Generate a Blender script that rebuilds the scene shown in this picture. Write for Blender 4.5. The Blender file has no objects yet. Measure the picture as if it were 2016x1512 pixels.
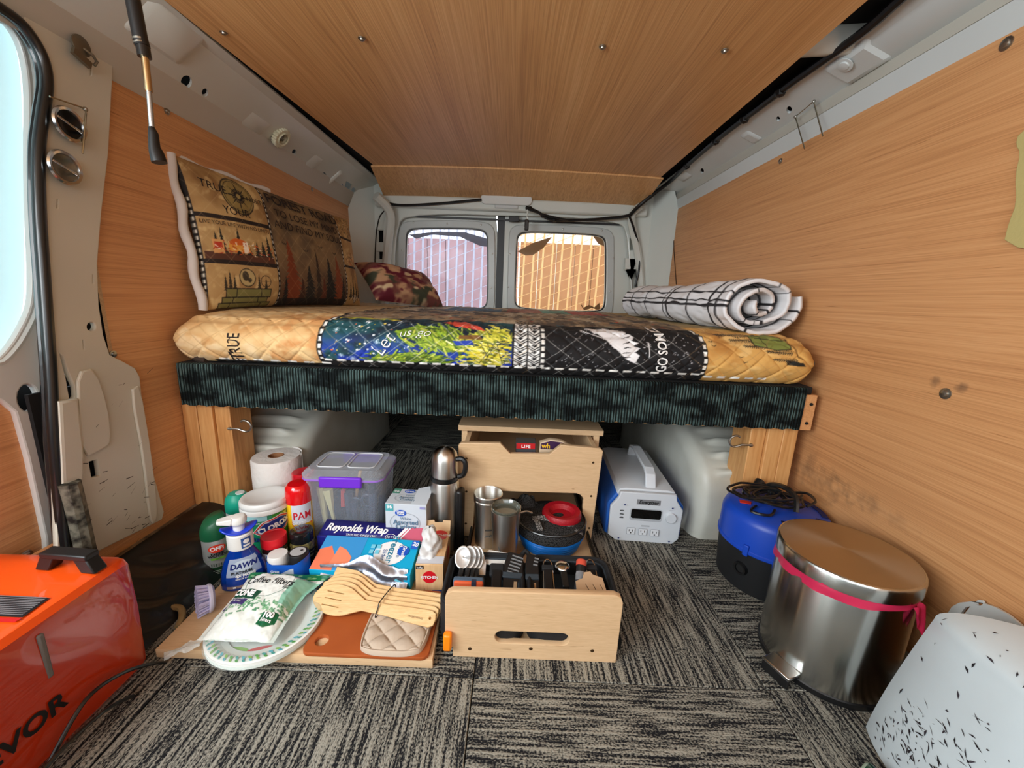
import bpy, bmesh, math, random
import numpy as np
from mathutils import Vector, Matrix
from mathutils.geometry import tessellate_polygon
random.seed(7); RNG = np.random.default_rng(5)
C = bpy.context.scene.collection
PI = math.pi
# ---------------------------------------------------------------- camera, world, lights, exposure
CAM_H, PITCH, ROLL, FPX = .64, math.radians(12.5), math.radians(2.3), 790.0
sc = bpy.context.scene
cd = bpy.data.cameras.new('camera'); cam = bpy.data.objects.new('camera', cd); C.objects.link(cam)
cd.sensor_fit = 'HORIZONTAL'; cd.sensor_width = 36.0; cd.lens = 36.0*FPX/2016; cd.clip_start = .02
_f = Vector((0, math.cos(PITCH), -math.sin(PITCH))); _u0 = Vector((0, math.sin(PITCH), math.cos(PITCH))); _r0 = Vector((1, 0, 0))
_r = _r0*math.cos(ROLL)+_u0*math.sin(ROLL); _u = _u0*math.cos(ROLL)-_r0*math.sin(ROLL)
m = Matrix((_r, _u, -_f)).transposed().to_4x4(); m.translation = (0, 0, CAM_H)
cam.matrix_world = m; sc.camera = cam
sc.view_settings.view_transform = 'Standard'; sc.view_settings.look = 'None'
sc.view_settings.gamma = 1; sc.view_settings.use_curve_mapping = False
sc.view_settings.exposure = 0.3
w = bpy.data.worlds.new('world'); sc.world = w; w.use_nodes = True
bg = w.node_tree.nodes['Background']; bg.inputs[0].default_value = (.82, .92, 1, 1); bg.inputs[1].default_value = 2.25
def area(name, loc, target, sx, sy, power, col=(1, 1, 1)):
    l = bpy.data.lights.new(name, 'AREA'); l.shape = 'RECTANGLE'; l.size = sx; l.size_y = sy; l.energy = power; l.color = col
    o = bpy.data.objects.new(name, l); C.objects.link(o); o.location = loc
    o.rotation_euler = (Vector(target)-Vector(loc)).to_track_quat('-Z', 'Y').to_euler(); return o
area('windshield_daylight', (0.0, -1.15, 1.05), (0, 1.0, .5), 1.3, .6, 5, (1, .98, .95))
area('side_door_daylight', (-.86, -.25, .85), (.3, .6, .4), .75, .55, 15, (.93, .98, 1))
sn = bpy.data.lights.new('sun', 'SUN'); sn.energy = 1.7; sn.angle = .02; so = bpy.data.objects.new('sun', sn); C.objects.link(so)
so.rotation_euler = Vector((.12, .72, -.78)).to_track_quat('-Z', 'Y').to_euler()
area('passenger_window_daylight', (.84, -.45, .85), (-.2, .6, .5), .6, .45, 3, (.95, .98, 1))
cy = sc.cycles
cy.max_bounces = 8; cy.diffuse_bounces = 4; cy.transparent_max_bounces = 12; cy.caustics_reflective = False; cy.caustics_refractive = False
cy.sample_clamp_indirect = 4.0
try: cy.use_denoising = True
except Exception: pass
# ---------------------------------------------------------------- pixel -> real point on a real plane
def ray(px, py): return _f+_r*((px-1008)/FPX)-_u*((py-756)/FPX)
EYE = Vector((0, 0, CAM_H))
def at(px, py, **k):
    a, v = list(k.items())[0]; i = 'xyz'.index(a); d = ray(px, py)
    return EYE+d*((v-EYE[i])/d[i])
def atp(px, py, p0, n):
    d = ray(px, py); p0 = Vector(p0); n = Vector(n); return EYE+d*((p0-EYE).dot(n)/d.dot(n))
# ---------------------------------------------------------------- materials
def lin(c):
    if max(c) > 1.0: c = [x/255 for x in c]
    return [x/12.92 if x <= .04045 else ((x+.055)/1.055)**2.4 for x in c]
_M = {}
def node(nt, t, **kw):
    n = nt.nodes.new(t)
    for k, v in kw.items(): setattr(n, k, v)
    return n
def mat(name, col, rough=.5, metal=0, trans=0, bump=None, var=None, coat=0, ior=1.45, spec=None, alpha=1, emis=0, aniso=0, stretch=(1,1,1), sub=0):
    if name in _M: return _M[name]
    m = bpy.data.materials.new(name); m.use_nodes = True; nt = m.node_tree; b = nt.nodes['Principled BSDF']
    c = lin(col)+[1] if not isinstance(col, str) else None
    I = b.inputs
    if c: I['Base Color'].default_value = c
    else:
        a = node(nt, 'ShaderNodeAttribute', attribute_name='Col'); nt.links.new(a.outputs['Color'], I['Base Color'])
    I['Roughness'].default_value = rough; I['Metallic'].default_value = metal; I['IOR'].default_value = ior
    I['Transmission Weight'].default_value = trans; I['Coat Weight'].default_value = coat; I['Alpha'].default_value = alpha
    if spec is not None: I['Specular IOR Level'].default_value = spec
    if sub: I['Subsurface Weight'].default_value = sub; I['Subsurface Scale'].default_value = .01
    if var or bump:
        tc = node(nt, 'ShaderNodeTexCoord'); mp = node(nt, 'ShaderNodeMapping'); mp.inputs['Scale'].default_value = stretch
        nt.links.new(tc.outputs['Object'], mp.inputs[0])
    if var:   # (scale, second colour, contrast)
        n = node(nt, 'ShaderNodeTexNoise'); n.inputs['Scale'].default_value = var[0]; n.inputs['Detail'].default_value = 5
        nt.links.new(mp.outputs[0], n.inputs['Vector'])
        r = node(nt, 'ShaderNodeValToRGB'); k = var[2] if len(var) > 2 else .2
        r.color_ramp.elements[0].position = .5-k; r.color_ramp.elements[1].position = .5+k
        r.color_ramp.elements[0].color = c; r.color_ramp.elements[1].color = lin(var[1])+[1]
        nt.links.new(n.outputs['Fac'], r.inputs[0]); nt.links.new(r.outputs[0], I['Base Color'])
    if bump:  # (scale, distance)
        n = node(nt, 'ShaderNodeTexNoise'); n.inputs['Scale'].default_value = bump[0]; n.inputs['Detail'].default_value = 4
        nt.links.new(mp.outputs[0], n.inputs['Vector'])
        bp = node(nt, 'ShaderNodeBump'); bp.inputs['Distance'].default_value = bump[1]; bp.inputs['Strength'].default_value = .8
        nt.links.new(n.outputs['Fac'], bp.inputs['Height']); nt.links.new(bp.outputs[0], I['Normal'])
    _M[name] = m; return m
def film(name, col, opacity, rough=.2, translucent=False):   # thin clear plastic or tinted glass
    if name in _M: return _M[name]
    m = bpy.data.materials.new(name); m.use_nodes = True; nt = m.node_tree; b = nt.nodes['Principled BSDF']; out = nt.nodes['Material Output']
    b.inputs['Base Color'].default_value = lin(col)+[1]; b.inputs['Roughness'].default_value = rough
    t = node(nt, 'ShaderNodeBsdfTransparent'); tc = [1-(1-x)*.35 for x in lin(col)]; t.inputs[0].default_value = tc+[1]
    mx = node(nt, 'ShaderNodeMixShader'); lw = node(nt, 'ShaderNodeLayerWeight'); lw.inputs[0].default_value = .35
    mr = node(nt, 'ShaderNodeMapRange'); mr.inputs[3].default_value = opacity; mr.inputs[4].default_value = min(1, opacity+.45)
    nt.links.new(lw.outputs['Facing'], mr.inputs[0]); nt.links.new(mr.outputs[0], mx.inputs[0])
    src = b.outputs[0]
    if translucent:
        tr = node(nt, 'ShaderNodeBsdfTranslucent'); tr.inputs[0].default_value = lin(col)+[1]
        m2 = node(nt, 'ShaderNodeMixShader'); m2.inputs[0].default_value = .92
        nt.links.new(b.outputs[0], m2.inputs[1]); nt.links.new(tr.outputs[0], m2.inputs[2]); src = m2.outputs[0]
    nt.links.new(t.outputs[0], mx.inputs[1]); nt.links.new(src, mx.inputs[2]); nt.links.new(mx.outputs[0], out.inputs[0])
    _M[name] = m; return m
def wood(name, c1, c2, c3, stretch=(90, 2.2, 90), rough=.45, bump=.0004, spots=None):
    if name in _M: return _M[name]
    m = bpy.data.materials.new(name); m.use_nodes = True; nt = m.node_tree; b = nt.nodes['Principled BSDF']
    L = nt.links.new
    tc = node(nt, 'ShaderNodeTexCoord')
    wn = node(nt, 'ShaderNodeTexNoise'); wn.inputs['Scale'].default_value = 1.6; L(tc.outputs['Object'], wn.inputs['Vector'])
    ad = node(nt, 'ShaderNodeVectorMath', operation='MULTIPLY_ADD'); ad.inputs[1].default_value = (.02, .05, .02)
    L(wn.outputs['Color'], ad.inputs[0]); L(tc.outputs['Object'], ad.inputs[2])
    def streak(sx, det):
        mp = node(nt, 'ShaderNodeMapping'); mp.inputs['Scale'].default_value = sx; L(ad.outputs[0], mp.inputs[0])
        n = node(nt, 'ShaderNodeTexNoise'); n.inputs['Scale'].default_value = 1; n.inputs['Detail'].default_value = det; n.inputs['Roughness'].default_value = .6
        L(mp.outputs[0], n.inputs['Vector']); return n
    n1 = streak(stretch, 3); n2 = streak([s*3.1 for s in stretch], 2); n3 = streak([s*.12 if s > 10 else s*.6 for s in stretch], 2)
    r = node(nt, 'ShaderNodeValToRGB'); e = r.color_ramp.elements; e[0].position = .32; e[1].position = .68
    e[0].color = lin(c1)+[1]; e[1].color = lin(c3)+[1]; x = e.new(.5); x.color = lin(c2)+[1]
    mx = node(nt, 'ShaderNodeMath', operation='MULTIPLY_ADD'); mx.inputs[1].default_value = .45
    L(n2.outputs['Fac'], mx.inputs[0]); 
    m1 = node(nt, 'ShaderNodeMath', operation='MULTIPLY'); m1.inputs[1].default_value = .35; L(n1.outputs['Fac'], m1.inputs[0]); L(m1.outputs[0], mx.inputs[2])
    m2 = node(nt, 'ShaderNodeMath', operation='MULTIPLY_ADD'); m2.inputs[1].default_value = .2; L(n3.outputs['Fac'], m2.inputs[0]); L(mx.outputs[0], m2.inputs[2])
    L(m2.outputs[0], r.inputs[0])
    # short dark pores
    n4 = streak([s*1.6 if s > 10 else s*6 for s in stretch], 1); rp = node(nt, 'ShaderNodeValToRGB'); rp.color_ramp.elements[0].position = .74; rp.color_ramp.elements[1].position = .80
    rp.color_ramp.elements[0].color = (1, 1, 1, 1); rp.color_ramp.elements[1].color = (.62, .52, .44, 1); L(n4.outputs['Fac'], rp.inputs[0])
    mul = node(nt, 'ShaderNodeMixRGB', blend_type='MULTIPLY'); mul.inputs[0].default_value = 1; L(r.outputs[0], mul.inputs[1]); L(rp.outputs[0], mul.inputs[2])
    last = mul
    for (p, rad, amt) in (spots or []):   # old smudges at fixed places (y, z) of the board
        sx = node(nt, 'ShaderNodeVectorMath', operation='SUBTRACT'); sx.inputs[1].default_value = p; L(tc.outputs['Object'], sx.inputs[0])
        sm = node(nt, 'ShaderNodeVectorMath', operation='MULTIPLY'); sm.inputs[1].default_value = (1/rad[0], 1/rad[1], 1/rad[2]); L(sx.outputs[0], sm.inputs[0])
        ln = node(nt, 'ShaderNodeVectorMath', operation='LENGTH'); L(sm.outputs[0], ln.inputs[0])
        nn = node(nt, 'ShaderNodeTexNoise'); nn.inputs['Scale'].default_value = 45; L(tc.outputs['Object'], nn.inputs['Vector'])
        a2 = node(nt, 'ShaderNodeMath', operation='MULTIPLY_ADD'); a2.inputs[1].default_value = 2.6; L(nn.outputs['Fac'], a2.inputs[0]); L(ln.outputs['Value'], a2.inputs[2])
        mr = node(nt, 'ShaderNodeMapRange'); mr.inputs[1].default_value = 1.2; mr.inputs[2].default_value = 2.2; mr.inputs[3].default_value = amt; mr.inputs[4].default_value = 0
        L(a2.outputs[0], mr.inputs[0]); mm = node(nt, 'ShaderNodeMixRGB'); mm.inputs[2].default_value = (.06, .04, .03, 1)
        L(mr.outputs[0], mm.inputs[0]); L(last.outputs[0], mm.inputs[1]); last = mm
    L(last.outputs[0], b.inputs['Base Color']); b.inputs['Roughness'].default_value = rough
    if bump:
        bp = node(nt, 'ShaderNodeBump'); bp.inputs['Distance'].default_value = bump; L(m2.outputs[0], bp.inputs['Height']); L(bp.outputs[0], b.inputs['Normal'])
    _M[name] = m; return m
def carpet_mat(name, dark, light, sx=150., sy=9., lo=.44, hi=.62, bumpd=.004, rough=.95, jit=.012):
    m = bpy.data.materials.new(name); m.use_nodes = True; nt = m.node_tree; b = nt.nodes['Principled BSDF']; L = nt.links.new
    tc = node(nt, 'ShaderNodeTexCoord')
    wn = node(nt, 'ShaderNodeTexNoise'); wn.inputs['Scale'].default_value = 60; L(tc.outputs['Object'], wn.inputs['Vector'])
    ad = node(nt, 'ShaderNodeVectorMath', operation='MULTIPLY_ADD'); ad.inputs[1].default_value = (jit, jit, 0); L(wn.outputs['Color'], ad.inputs[0]); L(tc.outputs['Object'], ad.inputs[2])
    def n_(s, d=2):
        mp = node(nt, 'ShaderNodeMapping'); mp.inputs['Scale'].default_value = s; L(ad.outputs[0], mp.inputs[0])
        n = node(nt, 'ShaderNodeTexNoise'); n.inputs['Scale'].default_value = 1; n.inputs['Detail'].default_value = d; L(mp.outputs[0], n.inputs['Vector']); return n
    a = n_((sx, sy, sx), 2); c = n_((sx*2.2, 260, sx), 1)
    s = node(nt, 'ShaderNodeMath', operation='MULTIPLY_ADD'); s.inputs[1].default_value = .45; L(c.outputs['Fac'], s.inputs[0])
    t = node(nt, 'ShaderNodeMath', operation='MULTIPLY'); t.inputs[1].default_value = .62; L(a.outputs['Fac'], t.inputs[0]); L(t.outputs[0], s.inputs[2])
    r = node(nt, 'ShaderNodeValToRGB'); e = r.color_ramp.elements; e[0].position = lo; e[1].position = hi; e[0].color = lin(dark)+[1]; e[1].color = lin(light)+[1]
    L(s.outputs[0], r.inputs[0]); L(r.outputs[0], b.inputs['Base Color']); b.inputs['Roughness'].default_value = rough; b.inputs['Specular IOR Level'].default_value = .1
    bp = node(nt, 'ShaderNodeBump'); bp.inputs['Distance'].default_value = bumpd; L(s.outputs[0], bp.inputs['Height']); L(bp.outputs[0], b.inputs['Normal'])
    _M[name] = m; return m
# ---------------------------------------------------------------- geometry builder
def curve_mesh(cu):
    o = bpy.data.objects.new('tmp', cu); me = o.to_mesh()
    v = [tuple(x.co) for x in me.vertices]; f = [tuple(p.vertices) for p in me.polygons]
    o.to_mesh_clear(); bpy.data.objects.remove(o); bpy.data.curves.remove(cu); return v, f
def plate2d(outline, holes=(), t=.01, bevel=0, res=1):
    cu = bpy.data.curves.new('tmp', 'CURVE'); cu.dimensions = '2D'; cu.fill_mode = 'BOTH'; cu.extrude = max(1e-5, t/2-bevel); cu.bevel_depth = bevel; cu.bevel_resolution = res
    for pts in [outline]+list(holes):
        s = cu.splines.new('POLY'); s.points.add(len(pts)-1); s.use_cyclic_u = True
        for i, p in enumerate(pts): s.points[i].co = (p[0], p[1], 0, 1)
    return curve_mesh(cu)
_TX = {}
def text2d(s, bold=0., align='CENTER', shear=0., spacing=1.):
    k = (s, bold, align, shear, spacing)
    if k not in _TX:
        cu = bpy.data.curves.new('tmp', 'FONT'); cu.body = s; cu.size = 1; cu.align_x = align; cu.offset = bold; cu.shear = shear; cu.space_character = spacing
        cu.resolution_u = 3; cu.fill_mode = 'FRONT' if hasattr(cu, 'fill_mode') else 'BOTH'
        _TX[k] = curve_mesh(cu)
    return _TX[k]
def rr(x0, y0, x1, y1, r, n=5):
    P = []
    for cx, cy_, a in ((x1-r, y1-r, 0), (x0+r, y1-r, 90), (x0+r, y0+r, 180), (x1-r, y0+r, 270)):
        for i in range(n+1):
            t = math.radians(a+90*i/n); P.append((cx+r*math.cos(t), cy_+r*math.sin(t)))
    return P
def ell(cx, cy_, a, b=None, n=24, rot=0):
    b = b or a; P = []
    for i in range(n):
        t = 2*PI*i/n; x, y = a*math.cos(t), b*math.sin(t); P.append((cx+x*math.cos(rot)-y*math.sin(rot), cy_+x*math.sin(rot)+y*math.cos(rot)))
    return P
def smooth_poly(P, it=2):
    for _ in range(it):
        Q = []
        for i in range(len(P)):
            a, b = P[i], P[(i+1) % len(P)]
            Q += [(a[0]*.75+b[0]*.25, a[1]*.75+b[1]*.25), (a[0]*.25+b[0]*.75, a[1]*.25+b[1]*.75)]
        P = Q
    return P
def spline(P, n=8):
    P = [Vector(p) for p in P]; out = []
    for i in range(len(P)-1):
        p0 = P[max(i-1, 0)]; p1 = P[i]; p2 = P[i+1]; p3 = P[min(i+2, len(P)-1)]
        for k in range(n):
            t = k/n; out.append(.5*((2*p1)+(p2-p0)*t+(2*p0-5*p1+4*p2-p3)*t*t+(3*p1-p0-3*p2+p3)*t**3))
    out.append(P[-1]); return out
class G:
    def __init__(s): s.v = []; s.f = []; s.mi = []
    def add(s, V, F, m=0, M=None):
        n = len(s.v)
        s.v += [tuple(M @ Vector(p)) for p in V] if M is not None else [tuple(p) for p in V]
        s.f += [tuple(i+n for i in f) for f in F]; s.mi += [m]*len(F); return s
    def box(s, lo, hi, m=0, M=None):
        x0, y0, z0 = lo; x1, y1, z1 = hi
        V = [(x0,y0,z0),(x1,y0,z0),(x1,y1,z0),(x0,y1,z0),(x0,y0,z1),(x1,y0,z1),(x1,y1,z1),(x0,y1,z1)]
        return s.add(V, [(3,2,1,0),(4,5,6,7),(0,1,5,4),(1,2,6,5),(2,3,7,6),(3,0,4,7)], m, M)
    def lathe(s, prof, c=(0,0,0), n=32, m=0, M=None, sx=1, sy=1, cap=True):
        V = []; F = []
        for r, z in prof:
            for i in range(n):
                a = 2*PI*i/n; V.append((c[0]+r*sx*math.cos(a), c[1]+r*sy*math.sin(a), c[2]+z))
        for j in range(len(prof)-1):
            for i in range(n):
                k = (i+1) % n; F.append((j*n+i, j*n+k, (j+1)*n+k, (j+1)*n+i))
        if cap:
            if prof[0][0] > 1e-6: F.append(tuple(range(n-1, -1, -1)))
            if prof[-1][0] > 1e-6: F.append(tuple(range((len(prof)-1)*n, len(prof)*n)))
        return s.add(V, F, m, M)
    def tube(s, P, r, n=8, m=0, closed=False, M=None, rs=None, cap=True):
        P = [Vector(p) for p in P]; V = []; F = []; up = None; N = len(P)
        for i, p in enumerate(P):
            d = (P[(i+1) % N]-P[i-1]) if closed else (P[min(i+1, N-1)]-P[max(i-1, 0)])
            d.normalize()
            if up is None: up = d.orthogonal().normalized()
            else:
                up = up-d*up.dot(d); up = up.normalized() if up.length > 1e-6 else d.orthogonal().normalized()
            b = d.cross(up); q = rs[i] if rs else r
            for k in range(n):
                a = 2*PI*k/n; V.append(p+up*(q*math.cos(a))+b*(q*math.sin(a)))
        for i in range(N if closed else N-1):
            for k in range(n):
                j = (i+1) % N; l = (k+1) % n; F.append((i*n+k, i*n+l, j*n+l, j*n+k))
        if not closed and cap: F += [tuple(range(n-1, -1, -1)), tuple(range((N-1)*n, N*n))]
        return s.add(V, F, m, M)
    def plate(s, outline, holes=(), t=.01, bevel=0, M=None, m=0, res=1):
        v, f = plate2d(outline, holes, t, bevel, res); return s.add(v, f, m, M)
    def grid(s, P, m=0, wrap=False):   # P array (nu,nv,3)
        nu, nv = P.shape[:2]; V = P.reshape(-1, 3).tolist(); F = []
        for i in range(nu-1 if not wrap else nu):
            a = i*nv; b = ((i+1) % nu)*nv
            for j in range(nv-1): F.append((a+j, b+j, b+j+1, a+j+1))
        return s.add(V, F, m)
    def ball(s, c, r, n=16, m=0, M=None, sx=1, sy=1, sz=1):
        return s.lathe([(max(r*math.sin(PI*k/(n//2)), 1e-5), -r*sz*math.cos(PI*k/(n//2))) for k in range(n//2+1)], c, n, m, M, sx, sy, cap=False)
    def build(s, name, mats, parent=None, bev=0, ang=38, sub=0, seg=2, merge=False, loc=None):
        me = bpy.data.meshes.new(name); me.from_pydata(s.v, [], s.f)
        if not isinstance(mats, (list, tuple)): mats = [mats]
        for x in mats: me.materials.append(x)
        me.polygons.foreach_set('material_index', s.mi)
        if merge:
            b = bmesh.new(); b.from_mesh(me); bmesh.ops.remove_doubles(b, verts=b.verts, dist=1e-5); bmesh.ops.recalc_face_normals(b, faces=b.faces); b.to_mesh(me); b.free()
        me.polygons.foreach_set('use_smooth', [True]*len(me.polygons)); me.set_sharp_from_angle(angle=math.radians(ang))
        o = bpy.data.objects.new(name, me); C.objects.link(o)
        if parent: o.parent = parent
        if loc: o.location = loc
        if bev:
            b = o.modifiers.new('bevel', 'BEVEL'); b.width = bev; b.segments = seg; b.limit_method = 'ANGLE'; b.angle_limit = math.radians(40); b.harden_normals = False
        if sub: q = o.modifiers.new('sub', 'SUBSURF'); q.levels = sub; q.render_levels = sub
        return o
def grid_ob(name, P, col, m, parent=None, close=False, wrap=False):   # big coloured sheet, colours in 'Col' (linear)
    nu, nv = P.shape[:2]
    idx = np.arange(nu*nv).reshape(nu, nv)
    if wrap: idx = np.vstack([idx, idx[:1]])
    a = idx[:-1, :-1].ravel(); b = idx[1:, :-1].ravel(); c = idx[1:, 1:].ravel(); d = idx[:-1, 1:].ravel()
    f = np.stack([a, b, c, d], 1).astype(np.int32)
    me = bpy.data.meshes.new(name); me.vertices.add(nu*nv); me.vertices.foreach_set('co', P.reshape(-1).astype(np.float32))
    me.loops.add(f.size); me.loops.foreach_set('vertex_index', f.ravel()); me.polygons.add(len(f)); me.polygons.foreach_set('loop_start', np.arange(0, f.size, 4, dtype=np.int32))
    me.update(calc_edges=True); me.validate()
    me.polygons.foreach_set('use_smooth', [True]*len(me.polygons))
    if col is not None:
        at_ = me.color_attributes.new('Col', 'FLOAT_COLOR', 'POINT'); A = np.ones((nu*nv, 4), np.float32); A[:, :3] = col.reshape(-1, 3); at_.data.foreach_set('color', A.ravel())
    me.materials.append(m); o = bpy.data.objects.new(name, me); C.objects.link(o)
    if parent: o.parent = parent
    return o
def frame(o, u, v, off=0):   # 4x4 with local x->u, y->v, z->u x v
    u = Vector(u).normalized(); v = Vector(v); v = (v-u*v.dot(u)).normalized(); n = u.cross(v)
    M = Matrix((u, v, n)).transposed().to_4x4(); M.translation = Vector(o)+n*off; return M
class Print:   # flat print laid on a surface; fn(u, v, lift) -> point
    def __init__(s, fn): s.fn = fn; s.g = G(); s.mats = []; s.k = 1
    def _m(s, m):
        if m not in s.mats: s.mats.append(m)
        return s.mats.index(m)
    def _put(s, V, F, m):
        s.g.add([s.fn(x, y, .00025*s.k) for x, y in V], F, s._m(m)); s.k += 1; return s
    def rect(s, x0, y0, x1, y1, m, nu=8, nv=2):
        V = [(x0+(x1-x0)*i/nu, y0+(y1-y0)*j/nv) for i in range(nu+1) for j in range(nv+1)]
        F = [(i*(nv+1)+j, (i+1)*(nv+1)+j, (i+1)*(nv+1)+j+1, i*(nv+1)+j+1) for i in range(nu) for j in range(nv)]
        return s._put(V, F, m)
    def oval(s, cx, cy_, a, b, m, n=24, rot=0, ring=0):
        V = []; F = []; rs = [ring, 1] if ring else [.0, .5, 1]
        for q in rs: V += ell(cx, cy_, max(a*q, 1e-5), max(b*q, 1e-5), n, rot)
        for j in range(len(rs)-1):
            for i in range(n): k = (i+1) % n; F.append((j*n+i, j*n+k, (j+1)*n+k, (j+1)*n+i))
        return s._put(V, F, m)
    def poly(s, P, m):
        return s._put(P, [tuple(t) for t in tessellate_polygon([[Vector((x, y, 0)) for x, y in P]])], m)
    def text(s, t, x, y, h, m, bold=.0, align='CENTER', shear=0, spacing=1., rot=0, wx=1.):
        v, f = text2d(t, bold, align, shear, spacing); c_, s_ = math.cos(rot), math.sin(rot)
        return s._put([(x+h*1.4*(p[0]*c_*wx-p[1]*s_), y+h*1.4*(p[0]*s_*wx+p[1]*c_)) for p in v], f, m)
    def build(s, name='printed_label', parent=None):
        return s.g.build(name, s.mats, parent, ang=180)
def on_plane(o, u, v):
    M = frame(o, u, v); return lambda x, y, l: tuple(M @ Vector((x, y, l)))
def on_round(rf, ang, zc, sx=1, sy=1, tiltx=0):   # rf: radius or profile list (r,z)
    if not isinstance(rf, (int, float)):
        pz = [p[1] for p in rf]; pr = [p[0] for p in rf]
    def fn(x, y, l):
        z = zc+y; r = rf if isinstance(rf, (int, float)) else float(np.interp(z, pz, pr))
        r0 = r if isinstance(rf, (int, float)) else max(pr)
        a = ang+x/r0; r += l; return (r*sx*math.cos(a), r*sy*math.sin(a), z)
    return fn
# ---------------------------------------------------------------- tagging
def thing(name, label, cat, loc=(0,0,0), rz=0, group=None):
    o = bpy.data.objects.new(name, None); C.objects.link(o); o.location = loc; o.rotation_euler = (0, 0, rz); o.empty_display_size = .03
    o['label'] = label; o['category'] = cat
    if group: o['group'] = group
    return o
def tag(o, label, cat, group=None, kind=None):
    o['label'] = label; o['category'] = cat
    if group: o['group'] = group
    if kind: o['kind'] = kind
    return o
def struct(o, label=None, cat=None):
    o['kind'] = 'structure'
    if label: o['label'] = label
    if cat: o['category'] = cat
    return o
def sempty(name, loc=(0,0,0)):
    o = bpy.data.objects.new(name, None); C.objects.link(o); o.location = loc; o['kind'] = 'structure'; return o
def copy_tree(o, parent=None):
    c = o.copy(); C.objects.link(c); c.parent = parent
    for ch in list(o.children): copy_tree(ch, c)
    return c
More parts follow.
